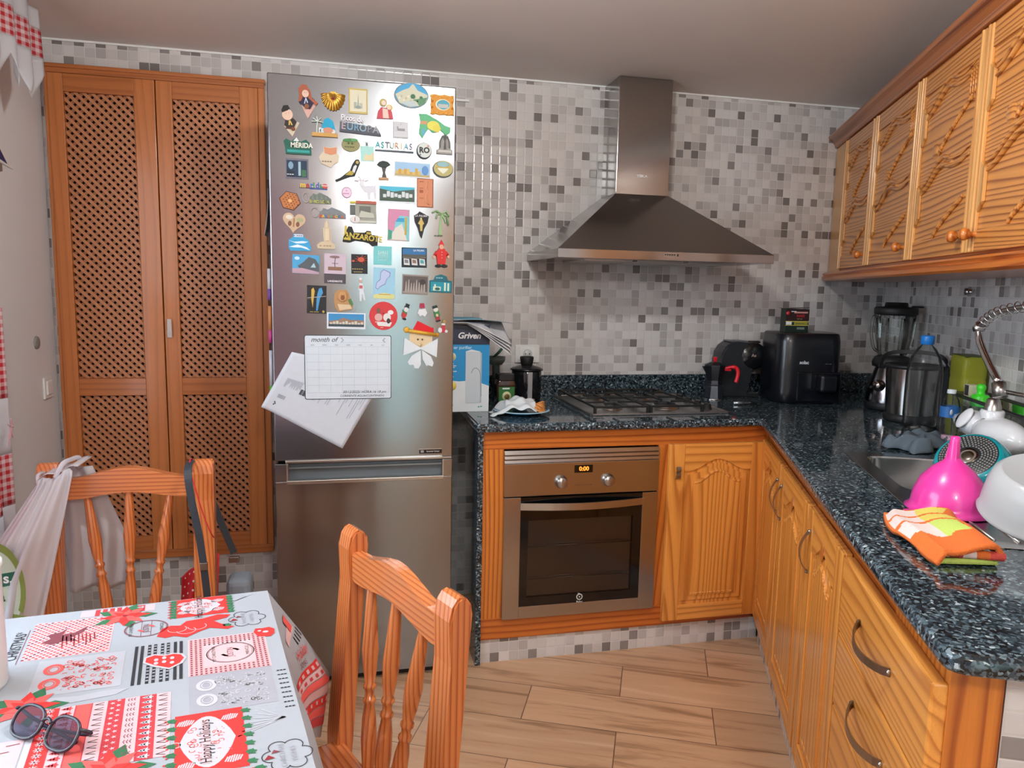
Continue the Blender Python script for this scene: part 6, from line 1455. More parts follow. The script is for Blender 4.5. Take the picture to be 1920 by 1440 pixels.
magnet('picos', 'letter_magnet', 'block-letter magnet reading Picos de Europa in white script over grey letters', [('R', -1, -1, 1, -.78, '#4a4d56', 6), ('P', [(-1, -.8), (1, -.8), (.8, -.1), (-1, .15)], '#5b6068', 2)], rot=.06, block_letters=[('T', c, -.82+.31*i, -.35, 30, k, 5, .0005, .95) for i, (c, k) in enumerate(zip('EUROPA', ('#b8a0a8', '#7ea6bf', '#6f96ad', '#8fa6b5', '#8c8f95', '#a0a0a4')))], script=[('T', 'Picos de', -.42, .55, 25, '#e9e4ea', 5.5, .0005, .85)])
magnet('white_tile', 'tile_magnet', 'square off-white stone magnet with a faint grey monument drawing', [('R', -1, -1, 1, 1, '#b9b6b6', 4), ('R', -.9, -.88, .98, .98, '#cbc9cb', 4.6)], drawing=[('R', -.4, -.15, .55, .15, '#8d8d90', 5), ('R', -.5, .0, -.3, .4, '#97979a', 5.1), ('R', -.7, -.15, .7, -.1, '#a5a5a8', 5.1), ('E', 0, .65, .08, .1, '#9d9da0', 5)])
magnet('island', 'map_magnet', 'green and yellow island-shaped map magnet under the ornate framed picture', [('P', [(-.98, .95), (-.5, .98), (-.15, .75), (.1, .6), (.35, .4), (.6, .15), (.98, 0), (.95, -.4), (.7, -.65), (.35, -.25), (.12, -.2), (0, -.5), (-.2, -.45), (-.35, -.2), (-.5, -.45), (-.75, -1), (-.98, -.6), (-.95, -.15), (-.9, .4)], '#5fae7c', 6)], centre=[('E', -.1, .05, .38, .38, '#ddd25a', 6.8), ('E', .1, -.15, .25, .3, '#d8c94e', 6.9), ('P', [(-.9, .35), (-.45, .4), (-.5, .1), (-.9, .12)], '#c4946a', 6.8), ('E', -.7, -.5, .14, .3, '#64a8b4', 6.8)])
magnet('merida_green', 'letter_magnet', 'green mountain-shaped magnet with white letters reading Mérida', [('P', [(-1, .5), (-.8, .8), (-.45, .5), (-.1, 1), (.2, .5), (.6, .8), (.95, .3), (.98, -.95), (-.85, -.95), (-.9, -.1)], '#1c5c4c', 6)], peak=[('P', [(-.3, .55), (-.08, .98), (.12, .55)], '#dfe5e4', 6.8), ('R', -.75, -.75, .85, -.45, '#2f9890', 6.8)], lettering=[('T', 'MÉRIDA', .28, .08, 21, '#ece4d4', 6.9, .0005, .9)])
magnet('ceramic_shard', 'tile_magnet', 'broken-edged beige ceramic magnet with an orange top', [('P', [(-.5, .95), (.1, .85), (.8, .98), (.75, .4), (.98, .1), (.85, -.4), (.5, -.6), (.2, -.95), (-.15, -.8), (-.7, -.6), (-.95, -.1), (-.7, .3), (-.5, .5)], '#d2bfa6', 5)], orange_glaze=[('P', [(-.45, .9), (.1, .8), (.75, .92), (.7, .35), (.2, .2), (-.4, .35)], '#d08a64', 5.6)], lettering=[('T', 'Lanzarote', 0, -.4, 10, '#7a6450', 5.6)])
magnet('olive_oval', 'oval_magnet', 'small oval olive-green magnet with a leafy sprig and engraved words', [('E', 0, -.1, 1, .9, '#8d8a5c', 6)], leaves=[('E', -.4, .5, .45, .2, '#4c8a54', 9), ('E', .3, .55, .45, .2, '#5a9a60', 9), ('B', -.25, .1, 3.2, '#4a6a3c', 8), ('B', .15, .1, 3.2, '#4a6a3c', 8)], lettering=[('T', 'Olivenza', 0, -.4, 10, '#5c5636', 6.6)])
magnet('tag', 'tag_magnet', 'pale aqua and peach tag-shaped magnet with a punched top tab', [('R', -1, -1, .98, .55, '#a9d6cc', 2.5), ('R', -.3, .5, .2, 1, '#c6ccd2', 2)], rot=-.03, print=[('P', [(-.6, -.9), (.9, -.9), (.9, -.1), (.2, -.4), (-.3, -.2)], '#dccaa0', 2.9), ('R', -.15, .6, .05, .9, '#4c4f54', 2.5)])
magnet('asturias', 'letter_magnet', 'pastel block-letter magnet reading Asturias on a dark strip', [('R', -1, -1, 1, -.72, '#4e555c', 6)], block_letters=[('T', c, -.86+.245*i, .05, 27, k, 5, .0004, .85) for i, (c, k) in enumerate(zip('ASTURIAS', ('#3f9aa0', '#5fb0ac', '#6d7078', '#9ec4b4', '#d39a78', '#e0c482', '#86b8c0', '#a094b0')))])
magnet('coin', 'round_magnet', 'round white magnet with black emblem and dark rim', [('E', 0, 0, 1, 1, '#20262a', 6), ('E', .03, .05, .9, .9, '#cfd3cc', 7)], emblem=[('T', 'RO', .02, .02, 24, '#2c2c2e', 7.6, .001), ('E', .5, .55, .16, .16, '#c98a7a', 7.4), ('E', -.5, -.5, .14, .14, '#77807c', 7.4)])
magnet('pewter_arch', 'relief_magnet', 'arched pewter relief magnet with a tall spread-winged figure at the right edge', [('P', [(-1, -1), (1, -1), (1, -.55), (.8, -.5), (.78, .2), (.5, .8), (.05, 1), (-.35, .85), (-.68, .3), (-.72, -.5), (-1, -.6)], '#8f8b86', 5)], figure=[('P', [(-.1, -.5), (0, .3), (-.2, .7), (.05, .95), (.3, .7), (.12, .3), (.2, -.5)], '#4e4a48', 8), ('R', -.8, -.85, .85, -.6, '#bdb9b0', 6.5), ('L', [(-.55, -.4), (-.5, .3), (-.2, .8)], 1.2, '#3e3b3a', 5.5), ('L', [(.6, -.4), (.55, .3), (.3, .75)], 1.2, '#3e3b3a', 5.5)])
magnet('dark_photo', 'photo_magnet', 'dark blue photo magnet of a waterfall in a plain grey frame', [('R', -1, -1, 1, 1, '#6f6a76', 3), ('R', -.92, -.85, .86, .82, '#1d3348', 3.6)], photo=[('E', -.55, .3, .22, .4, '#7d9cb0', 4.0), ('R', .1, -.7, .32, .7, '#9fb8c0', 4.0), ('R', .4, -.8, .8, -.1, '#3c6a48', 4.0), ('P', [(-.9, -.85), (-.3, -.85), (-.2, -.3), (-.9, -.1)], '#10202c', 4.1)], lettering=[('T', 'Sevilla', -.45, -.6, 9, '#c4cdd4', 4.3)])
magnet('merida_letters', 'letter_magnet', 'small multicoloured magnet spelling merida in lower-case letters', [('R', -1, -.75, .1, -.55, '#3c3c40', 2), ('R', -.3, -.95, .95, -.6, '#4d5c9c', 2)], letters=[('T', c, x, .0, 25, k, 3, .0007, .9) for c, x, k in zip('merida', (-.75, -.42, -.14, .02, .26, .52), ('#e0b83a', '#b5403a', '#3f6cb8', '#4a9a50', '#52529c', '#3c8a60'))], cake=[('E', .78, -.1, .2, .6, '#c8504c', 6), ('R', .55, -.1, 1, .1, '#e2d6d0', 6.5)])
magnet('bottle_fig', 'figure_magnet', 'slanted black and gold bottle-shaped magnet with a white panel', [('P', [(-1, -.85), (-.9, -1), (.1, -.55), (.55, -.45), (.98, .7), (.85, .98), (.6, .95), (.35, .55), (.15, .0), (-.2, -.3), (-.6, -.65)], '#191a18', 6)], gold_relief=[('P', [(-.2, -.4), (.35, -.38), (.5, -.15), (.2, .0), (0, -.2)], '#b09a3c', 7), ('E', .75, .72, .12, .14, '#b8a252', 7.5)], white_panel=[('P', [(.32, -.1), (.52, -.2), (.72, .4), (.62, .5), (.45, .35)], '#d8d8d6', 7)])
magnet('tree', 'tree_magnet', 'dark dragon-tree magnet with twisted trunk on a tan base', [('R', -.75, -1, .7, -.72, '#b58c6a', 8), ('P', [(-.35, -.75), (.45, -.75), (.2, -.2), (.4, .35), (-.35, .35), (-.15, -.2)], '#4c4640', 7)], crown=[('P', [(-1, .55), (-.7, .85), (-.1, 1), (.55, .9), (.95, .6), (.6, .45), (.1, .3), (-.5, .35)], '#23302a', 9)])
magnet('wide_card', 'postcard_magnet', 'wide white-edged magnet with a yellow and blue sketched city skyline', [('R', -1, -1, 1, 1, '#dfe4ea', 2.5), ('R', -.95, -.86, .95, .86, '#9fc0dc', 2.9)], rot=.02, skyline=town('#d8b25a', '#c79a3c', -.6, 12, 3, 3.2, .9)[:9]+[('R', -.95, -.86, .95, -.6, '#b7a36a', 3.3), ('E', .7, .0, .18, .6, '#5e8ec4', 3.5)])
magnet('round_plate', 'round_magnet', 'round olive plate magnet with a white bull and golden arch', [('E', 0, 0, 1, 1, '#45504c', 5), ('E', .03, .05, .93, .92, '#b3a86e', 6.2)], picture=[('E', 0, .55, .6, .3, '#8fb4b8', 6.8), ('P', [(-.55, .1), (.55, .15), (.5, .0), (.3, -.3), (0, -.6), (-.3, -.3), (-.5, .0)], '#dcdcc6', 7), ('R', -.7, .1, .7, .25, '#c0a24c', 7.2)])
magnet('goat', 'goat_magnet', 'white goat-shaped magnet with horns, seen side on', [('P', [(-.3, .55), (-.05, .15), (.2, .2), (.9, .25), (.95, -.2), (.98, -.95), (.75, -.95), (.72, -.4), (.5, -.4), (.45, -.98), (.2, -.98), (.15, -.4), (-.15, -.3), (-.4, .1)], '#d7d4da', 6)], head=[('P', [(-.55, .75), (-.1, .75), (-.05, .5), (-.25, .1), (-.45, .15)], '#e0dde2', 8), ('P', [(-1, .6), (-.55, .7), (-.6, .5)], '#cbb9bc', 7.5), ('P', [(.4, .75), (-.05, .65), (.0, .5)], '#cbb9bc', 7.5), ('B', -.4, .6, 1, '#2a2a2a', 8.5), ('B', -.2, .6, 1, '#2a2a2a', 8.5)], horns=[('L', [(-.4, .72), (-.6, .98)], 1.2, '#a9a39c', 7), ('L', [(-.2, .72), (-.02, .98)], 1.2, '#a9a39c', 7)], tail=[('L', [(.9, .2), (1, .5)], 1.6, '#d7d4da', 5)])
magnet('pink_badge', 'round_magnet', 'small round pale pink badge magnet left of the white goat', [('E', 0, 0, 1, 1, '#b98aa0', 3), ('E', 0, 0, .9, .9, '#e6c6da', 3.6)], lettering=[('T', 'Te', 0, .3, 7, '#a86a8c', 4), ('T', 'quiero', 0, -.2, 8, '#a86a8c', 4)])
magnet('white_village', 'postcard_magnet', 'wide white-bordered photo magnet of a white village below green hills', [('R', -1, -1, 1, 1, '#dfe4e8', 2.5), ('R', -.93, -.8, .93, .88, '#4fb4cc', 2.8)], photo=[('P', [(-.93, .6), (-.2, .3), (.4, .5), (.93, .65), (.93, -.8), (-.93, -.8)], '#46554a', 3.1)]+[('R', -.75+.2*i, -.4+.1*(i % 2), -.58+.2*i, -.02+.12*((i*3) % 4), '#cfd4d4', 3.5) for i in range(8)]+[('R', -.93, -.8, .93, -.5, '#3f5240', 3.4)])
magnet('copper_tile', 'relief_magnet', 'upright copper-coloured relief magnet with a raised curling form', [('R', -1, -1, 1, 1, '#8c4c34', 3.5), ('R', -.93, -.95, .88, .95, '#c9805c', 4.2)], relief=[('L', [(.25, .8), (.1, .4), (.25, .1), (.05, -.3), (.2, -.7), (.5, -.8)], 2, '#dc9a74', 5), ('R', -.7, .3, -.2, .36, '#a8603f', 4.6), ('R', -.7, .0, -.25, .2, '#9a5436', 4.6), ('R', -.7, -.4, -.2, -.34, '#a8603f', 4.6), ('T', 'CHILE', -.3, .78, 9, '#8c4a30', 4.4)])
hexp = [(math.cos(PI/3*k), math.sin(PI/3*k)*1.0) for k in range(6)]
magnet('hexagon', 'wooden_magnet', 'hexagonal laser-cut wooden magnet with fretwork pattern', [('P', hexp, '#4a2418', 4), ('P', [(x*.93, z*.93) for x, z in hexp], '#b8703c', 5)], rot=.2, fretwork=[('E', .3*a+.15*(c % 2), .22*c, .07, .07, '#4a2614', 5.3) for a in range(-2, 3) for c in range(-3, 4) if abs(.3*a)+abs(.22*c) < 1.0]+[('E', 0, 0, .2, .2, '#e0a468', 5.4)])
def opener(key, label, col, txt, cols):
    magnet(key, 'bottle_opener_magnet', label, [('L', [(-.95+.22*(1-math.cos(t))*1.0, .1+.75*math.sin(t)) for t in [2*PI*k/18 for k in range(19)]], 1.9, '#a9a29c', 3), ('P', [(-.5, -.75), (1, -.75), (1, .0), (.75, .45), (.5, .7), (.2, .98), (.0, .6), (-.2, .8), (-.45, .2)], col, 4)],
        towers=[('P', [(-.35+.3*k, -.1), (-.27+.3*k, .9-.1*k), (-.19+.3*k, -.1)], '#7e8178', 5.5) for k in range(4)], lettering=[('T', c, -.42+1.35*i/len(txt), -.48, 13, cols[i % len(cols)], 5, .0006) for i, c in enumerate(txt)])
opener('opener1', 'metal bottle-opener magnet reading Barcelona, the upper of two', '#6d756c', 'BARCELONA', ('#b8ae54', '#8a8a70', '#a8a860'))
opener('opener2', 'metal bottle-opener magnet with coloured letters, the lower of two', '#7d8085', 'BARCELONA', ('#c04a3c', '#e0a832', '#4c78a8', '#c96a38', '#5c9a60'))
magnet('pewter_house', 'relief_magnet', 'pewter house magnet with red roof and a small white shell hanging on it', [('R', -.6, -1, .95, .7, '#99988a', 4), ('R', -.98, -.3, -.5, .6, '#5d605c', 3)], roof=[('R', -.55, .7, .95, .98, '#a85848', 7), ('R', -1, .72, -.5, .9, '#c4b444', 6)], details=[('R', -.3, -.1, .5, .5, '#6a6a60', 5), ('P', [(-.35, -.5), (.8, -.5), (.7, -.1), (-.2, .1)], '#bab9aa', 6), ('R', -.5, -.98, .9, -.75, '#c2c1b2', 6.5)], shell=[('E', -.62, -.68, .36, .32, '#d9d4d2', 8), ('R', -.65, -.85, -.6, -.5, '#b05048', 8.6)])
magnet('flower_card', 'postcard_magnet', 'upright magnet of pink bougainvillea framing a path down to the sea', [('R', -1, -1, 1, 1, '#b89c98', 3), ('R', -.94, -.95, .95, .96, '#7cc4cc', 3.4)], rot=.02, picture=[('P', [(-.94, .96), (.9, .96), (.9, .55), (.1, .6), (-.3, .2), (-.4, -.4), (-.94, -.3)], '#cc88a4', 3.9), ('P', [(-.3, -.2), (.3, .1), (.8, -.95), (-.9, -.95)], '#d8d2c4', 3.8), ('P', [(-.94, -.3), (-.6, -.4), (-.6, -.9), (-.94, -.95)], '#4a9a80', 4.1), ('R', .55, -.6, .75, .5, '#b8a050', 4.2), ('R', -.3, .2, .5, .45, '#3f98c0', 3.7)])
magnet('pick', 'pennant_magnet', 'pointed black magnet reading La Palma with a golden figure', [('P', [(-.9, .7), (-.5, .8), (-.2, 1), (.3, .85), (.98, .65), (.85, .2), (.4, -.3), (.1, -1), (-.1, -.85), (-.45, -.2), (-.8, .2)], '#17181a', 5)], gold_figure=[('P', [(-.4, .1), (-.1, .4), (.1, .42), (.4, .1), (.2, .0), (.15, -.45), (-.1, -.45), (-.15, .0)], '#c9ad62', 6.5), ('E', 0, .45, .12, .1, '#d4ba72', 7)], lettering=[('T', 'LA PALMA', 0, .66, 9, '#c8c8c8', 5.8)])
magnet('palm', 'palm_magnet', 'pale green palm tree magnet at the right edge of the fridge door', [('P', [(-.2, -.85), (.15, -.85), (.1, .2), (.25, .75), (.0, .75), (-.1, .2)], '#8fae78', 5)], fronds=[('L', [(.1, .7), (-.5, .95), (-.95, .8)], 3, '#7fa36c', 6), ('L', [(.1, .7), (-.4, .7), (-.5, .35)], 2.6, '#9cba86', 6), ('L', [(.1, .7), (.6, .95), (.95, .55)], 3, '#8db37a', 6), ('L', [(.1, .7), (.7, .6), (.85, -.1)], 2.8, '#7fa36c', 6), ('L', [(.1, .7), (.4, .4), (.6, .05)], 2.6, '#9cba86', 6)], lettering=[('T', 'C.VERDE', .0, -.92, 12, '#4e5c48', 6, .0004)])
hp_ = [(math.sin(t)**3, (13*math.cos(t)-5*math.cos(2*t)-2*math.cos(3*t)-math.cos(4*t))/15) for t in [2*PI*k/40 for k in range(40)]]
magnet('heart', 'heart_magnet', 'heart-shaped stone magnet carved with an arched bridge', [('P', [(x, z*1.0+.12) for x, z in hp_], '#c9a98a', 5)], rot=.1, carving=[('R', -.08, -.4, .06, .45, '#a87a52', 6), ('E', -.35, -.1, .16, .25, '#7c5238', 5.8), ('E', .35, -.1, .16, .25, '#7c5238', 5.8), ('E', .5, .35, .3, .2, '#a8a678', 5.7), ('E', -.45, .5, .3, .22, '#ddd0bc', 5.7)])
magnet('tower', 'tower_magnet', 'beige stone lighthouse tower magnet on a stepped base', [('P', [(-1, -.75), (-.9, -1), (.9, -1), (1, -.7), (.55, -.55), (.5, .4), (.35, .45), (.25, .8), (.05, .98), (-.15, .8), (-.2, .45), (-.35, .4), (-.25, -.5), (-.6, -.55)], '#cdb798', 7)], shaft=[('R', -.12, -.45, .35, .38, '#d8c5a8', 9), ('P', [(-.08, .45), (.02, .9), (.15, .9), (.22, .45)], '#d8c5a8', 9)], lettering=[('T', 'A Coruña', 0, -.8, 11, '#a08a68', 7.6)])
magnet('lanzarote', 'letter_magnet', 'black and gold script-letter magnet reading Lanzarote', [('P', [(-1, -.9), (-.95, -.1), (-.75, .9), (-.55, .9), (-.4, .3), (.2, .45), (.3, .7), (.55, .7), (.6, .3), (.98, .3), (1, -.8), (.7, -.98), (.5, -.7), (.2, -.6), (-.3, -.6), (-.6, -.9)], '#15140f', 4)], rot=.1, gold_lettering=[('T', 'L', -.78, .05, 62, '#c8b04a', 6, .001, .8), ('T', 'ANZAROTE', .15, -.12, 25, '#c8b04a', 6, .0008, .92), ('P', [(.3, .3), (.3, .55), (.55, .55), (.55, .3)], '#b8a03c', 6)])
magnet('wave', 'wave_magnet', 'blue and white wave-shaped magnet with a white name panel on top', [('P', [(-1, -.6), (-.95, .3), (-.6, .6), (-.55, .95), (.3, .95), (.35, .65), (.8, .2), (.98, -.5), (.98, -.98), (-.85, -.98)], '#3c9cc8', 5)], foam=[('P', [(-.98, .2), (-.5, .05), (.2, .15), (.75, .1), (.4, -.1), (-.3, -.15)], '#d6e6ee', 5.7), ('P', [(-.95, -.55), (-.2, -.25), (.6, -.55), (.9, -.9), (.1, -.6), (-.5, -.6)], '#e2ecf0', 5.9)], name_panel=[('R', -.5, .6, .3, .92, '#dde2ea', 6), ('T', 'A Guarda', -.1, .76, 8, '#5c6c84', 6.6)])
magnet('turquoise', 'tile_magnet', 'square turquoise magnet with a white sketched motif', [('R', -1, -1, .98, 1, '#78c4c4', 3)], rot=.02, drawing=[('L', [(-.5+.2*k, .5), (-.4+.18*k, 0), (-.5+.2*k, -.4)], .8, '#dcecec', 3.2) for k in range(6)]+[('L', [(-.6, .1), (0, .35), (.55, .1)], .8, '#dcecec', 3.3), ('L', [(-.5, -.5), (.5, -.5)], .7, '#dcecec', 3.2)])
magnet('polaroids', 'photo_magnet', 'dark blue magnet with three tiny white snapshots pegged on a string', [('R', -1, -1, 1, 1, '#1b242c', 3), ('R', -.93, .3, .93, .92, '#2d6ca0', 3.4), ('R', -.93, -.1, .93, .32, '#55524c', 3.3)], snapshots=[('P', [(-.85+.62*k, -.1), (-.42+.62*k, -.15), (-.36+.62*k, -.78), (-.82+.62*k, -.75)], '#d8d8d6', 4) for k in range(3)]+[('P', [(-.78+.62*k, -.2), (-.5+.62*k, -.24), (-.46+.62*k, -.58), (-.76+.62*k, -.56)], ('#77797a', '#8a6a5a', '#4c9aa0')[k], 4.5) for k in range(3)]+[('L', [(-.93, .02), (0, -.12), (.93, .02)], .4, '#c8b890', 4.2)], lettering=[('T', 'LA PALMA', .35, .72, 8, '#d8dce0', 4)])
magnet('red_man', 'figure_magnet', 'small wooden toy man in red suit with pointed red hat', [('P', [(-.45, -.75), (-.6, .0), (-.35, .35), (.4, .35), (.62, .0), (.5, -.75)], '#cf2a26', 11), ('E', -.35, -.88, .38, .12, '#171416', 9), ('E', .4, -.88, .38, .12, '#171416', 9)], head=[('E', .0, .48, .26, .17, '#dba588', 12)], hat=[('P', [(-.35, .58), (.35, .58), (-.0, 1)], '#cf2a26', 11)], hands=[('E', -.85, -.25, .15, .13, '#dba588', 9), ('E', .85, -.2, .15, .13, '#dba588', 9)], arms=[('L', [(-.5, .15), (-.8, -.15)], 5, '#c92824', 6), ('L', [(.5, .15), (.8, -.12)], 5, '#c92824', 6)], buttons=[('B', .05, .1, 1.3, '#e3d8c4', 11.5), ('B', .05, -.1, 1.3, '#e3d8c4', 11.5), ('B', .05, -.3, 1.3, '#e3d8c4', 11.5)])
magnet('blue_photo', 'photo_magnet', 'wide magnet photo of dark sea rocks under a bright blue sky', [('R', -1, -1, 1, 1, '#4fa0cc', 2.5)], rot=.03, photo=[('P', [(-.6, -.2), (-.2, .2), (.2, .8), (.7, .6), (.98, .0), (.98, -.9), (-.3, -.7)], '#54585c', 3), ('P', [(-.98, -.5), (-.3, -.4), (.98, -.75), (.98, -.98), (-.98, -.98)], '#b898a4', 3.3), ('E', -.65, .6, .2, .2, '#c8e4f0', 2.9), ('P', [(.35, -.3), (.6, .2), (.75, -.3)], '#a9c4cc', 3.3)])
magnet('pink_photo', 'photo_magnet', 'upright mauve magnet of a signpost sculpture above a dark crowd', [('R', -1, -1, 1, 1, '#c8b4c0', 2.5)], rot=.02, photo=[('R', -1, -1, 1, -.35, '#4c4448', 2.9), ('E', -.05, .78, .5, .09, '#8c7070', 3), ('L', [(0, .75), (-.05, .3), (0, .1)], .9, '#5c4c4c', 3), ('R', -.65, -.12, .65, .12, '#8a6450', 3.3), ('L', [(-.3, .35), (.3, .35)], .8, '#6c5858', 3)], lettering=[('T', 'LANZAROTE', .0, -.85, 8, '#e0d8dc', 3.2, .0003)])
magnet('lobster', 'lobster_magnet', 'black magnet with an orange lobster and gold lettering', [('R', -1, -1, 1, 1, '#1f2024', 4)], lobster=[('E', .2, .45, .4, .25, '#c4563c', 7)]+[('L', [(.2, .45), (.2+.75*math.cos(a), .45+.5*math.sin(a))], .9, '#c4563c', 6) for a in (-1.2, -.7, -.2, .3, .8, 1.3, 2.4, 3.0, 3.6)]+[('E', -.75, .3, .2, .1, '#c4563c', 6)], lettering=[('T', 'Formigueiro', 0, -.52, 9, '#b09a5c', 4.7), ('T', 'Formigueiro', 0, -.82, 7, '#b09a5c', 4.7)])
magnet('map_card', 'postcard_magnet', 'tall pale blue map postcard magnet with an outlined island and beach', [('R', -1, -1, 1, 1, '#9cc8dc', 2)], rot=.02, map=[('P', [(-.8, -.3), (-.7, .05), (-.4, .25), (-.35, .7), (-.1, .9), (.3, .8), (.55, .7), (.5, .45), (.25, .3), (.1, -.05), (-.4, -.25), (-.55, -.4)], '#7a6aa8', 2.4), ('P', [(-.76, -.28), (-.66, .04), (-.36, .22), (-.31, .68), (-.09, .86), (.29, .76), (.5, .66), (.45, .46), (.21, .3), (.06, -.02), (-.42, -.22), (-.55, -.36)], '#b9c4e0', 2.7)], beach=[('P', [(-.95, -.75), (0, -.6), (.95, -.7), (.95, -.98), (-.95, -.98)], '#d9d48a', 2.4), ('R', -.5, -.72, .6, -.68, '#b07a4c', 2.8)])
magnet('pewter_relief', 'relief_magnet', 'wide pewter relief magnet crowded with tiny figures', [('R', -1, -1, 1, 1, '#8d8078', 4), ('R', -.93, -.88, .93, .85, '#5f5550', 4.4)], rot=.03, figures=[('P', [(-.8+.2*k, -.7), (-.74+.2*k, .2+.25*math.sin(k*1.9)), (-.68+.2*k, .35+.2*math.sin(k*1.9)), (-.62+.2*k, -.7)], '#a49a92', 6) for k in range(8)]+[('E', .55, .3, .25, .28, '#3e3634', 6.5), ('R', -.93, -.88, .93, -.7, '#9c9088', 5.5)])
magnet('teal_arch', 'arch_magnet', 'teal arch-topped magnet with a white castle and towers', [('P', [(-1, -1), (1, -1), (1, .3), (.65, .35), (.5, .8), (0, 1), (-.5, .8), (-.65, .35), (-1, .3)], '#15606c', 5), ('R', -.9, -.85, .9, .15, '#1c8c9c', 5.5)], rot=.02, castle=[('R', -.7, -.8, .0, -.35, '#d0d8c0', 6.2), ('R', -.6, -.4, -.45, -.1, '#d8dcc8', 6.3), ('R', .3, -.8, .45, .1, '#dde0c4', 6.3), ('R', .6, -.8, .75, .05, '#dde0c4', 6.3), ('E', -.3, -.6, .25, .16, '#2c5c50', 6.6)], lettering=[('T', 'Ribadeo', 0, .6, 10, '#9cc8d0', 5.8)])
magnet('parrots', 'photo_magnet', 'dark magnet with a yellow and a blue macaw on a branch', [('R', -1, -1, 1, 1, '#211f20', 3)], rot=.02, parrots=[('P', [(-.55, .7), (-.35, .85), (-.2, .6), (-.3, .1), (-.4, -.6), (-.55, 0)], '#cfa848', 4), ('P', [(.25, .8), (.5, .85), (.65, .5), (.35, .1), (.1, -.8), (-.05, -.8), (.0, .1), (.1, .5)], '#4a94c4', 4.2), ('L', [(-.95, .1), (.95, .25)], 1.1, '#b8b0a8', 3.6), ('R', -.95, .0, -.3, .03, '#6a5a48', 3.4)], lettering=[('T', 'LORO PARQUE', -.1, -.88, 6.5, '#c4a84c', 3.6), ('E', .7, -.85, .14, .1, '#c4a84c', 3.6)])
magnet('lion', 'lion_magnet', 'tan resin magnet of a reclining lion with green leaves', [('P', [(-.95, .0), (-.9, .6), (-.5, .95), (.0, .9), (.3, .95), (.55, .6), (.7, .1), (.98, -.3), (.9, -.75), (-.5, -.98), (-.85, -.6)], '#b98a5c', 7)], head=[('E', -.1, .35, .42, .42, '#c99660', 12), ('E', -.08, .25, .2, .2, '#8c5434', 14), ('B', -.22, .45, 1.1, '#2a1a10', 14), ('B', .06, .45, 1.1, '#2a1a10', 14)], paws=[('P', [(-.6, -.3), (.7, -.35), (.85, -.7), (-.4, -.85)], '#d8bc98', 10), ('P', [(.45, .1), (.75, .2), (.98, -.3), (.7, -.5)], '#5c7c48', 9)])
magnet('chef', 'figure_magnet', 'slim white magnet figure in a cap with a red sash', [('P', [(-.6, .0), (-.4, .55), (.35, .5), (.6, .2), (.55, -.1), (.95, -.85), (.6, -.95), (.2, -.3), (.0, -.98), (-.35, -.95), (-.4, -.1)], '#d5d8dc', 6)], head=[('E', -.1, .72, .3, .14, '#d6ab90', 8), ('R', -.42, .8, .2, .98, '#e2e4e6', 9)], sash=[('R', -.4, .1, .3, .35, '#c45a5c', 7.5)])
magnet('panorama', 'postcard_magnet', 'wide white-bordered panorama magnet of a white coastal town under a volcano', [('R', -1, -1, 1, 1, '#dfe3e8', 2.5), ('R', -.92, -.72, .92, .86, '#3f8cc0', 2.8)], rot=.015, photo=[('P', [(-.92, -.05), (-.4, .1), (-.15, .4), (.15, .15), (.92, .1), (.92, -.72), (-.92, -.72)], '#9a7a64', 3.1), ('R', -.92, -.72, .92, -.4, '#3c4a50', 3.4)]+[('R', -.85+.16*i, -.42, -.72+.16*i, -.22+.1*(i % 3), '#d4ccbc', 3.6) for i in range(11)])
magnet('red_round', 'round_magnet', 'large round red Christmas magnet with a white and brown festive scene', [('E', 0, 0, 1, 1, '#cf3a3e', 3.5)], scene=[('E', -.35, -.1, .28, .28, '#d9aca4', 4), ('E', .25, -.1, .28, .3, '#e2dcd8', 4), ('P', [(-.6, -.4), (.6, -.45), (.45, -.75), (-.35, -.7)], '#e6e0dc', 4.1), ('E', -.35, .35, .14, .2, '#7a5c4c', 4.1), ('E', .5, .25, .2, .16, '#e6e6e6', 4.2), ('E', .35, -.35, .14, .2, '#3a2c30', 4.3), ('B', -.5, -.5, 2.5, '#cf3a3e', 4.2), ('B', .0, .2, 2.5, '#6a4c3c', 4.2), ('T', 'Feliz', -.05, -.82, 6, '#eed8d4', 3.9)])
xm = 'christmas figure magnets'
magnet('snowman', 'figure_magnet', 'tiny snowman magnet with black hat, red jacket and green scarf', [('E', 0, -.35, .5, .45, '#c23a38', 10), ('E', .3, -.85, .4, .15, '#1b1c1e', 8)], rot=.35, group=xm, head=[('E', 0, .25, .4, .3, '#dcdcd8', 12), ('B', 0, .22, .9, '#d88a3c', 13)], hat=[('R', -.35, .55, .35, .95, '#1b1f22', 11), ('R', -.5, .5, .5, .58, '#1b1f22', 12)], scarf=[('P', [(-.6, .1), (.4, -.1), (.3, -.25), (-.5, -.1)], '#2f7c4c', 12)])
magnet('gnome', 'figure_magnet', 'tiny gnome magnet with crimson hat and full white beard', [('P', [(-.7, .1), (-.9, -.4), (-.4, -.9), (.0, -.7), (.5, -.95), (.9, -.4), (.6, .2)], '#dedede', 9)], group=xm, hat=[('P', [(-.5, .3), (-.4, .95), (.35, .98), (.5, .3)], '#a82848', 9)], nose=[('B', 0, .2, 1.6, '#d99a80', 10)])
magnet('nutcracker', 'figure_magnet', 'tiny green and red nutcracker-soldier magnet tilted to the left', [('P', [(-.45, -.4), (-.4, .3), (.4, .35), (.45, -.35)], '#3c7c4c', 9), ('P', [(-.4, -.95), (-.4, -.35), (.3, -.35), (.2, -.9)], '#a8383c', 8)], rot=-.3, group=xm, head=[('E', 0, .5, .38, .28, '#dcd8cc', 10), ('R', -.35, .65, .4, .98, '#23302c', 10)], boots=[('R', -.45, -1, .25, -.8, '#171819', 9)], drum=[('E', -.05, -.2, .2, .18, '#d8c098', 11)])
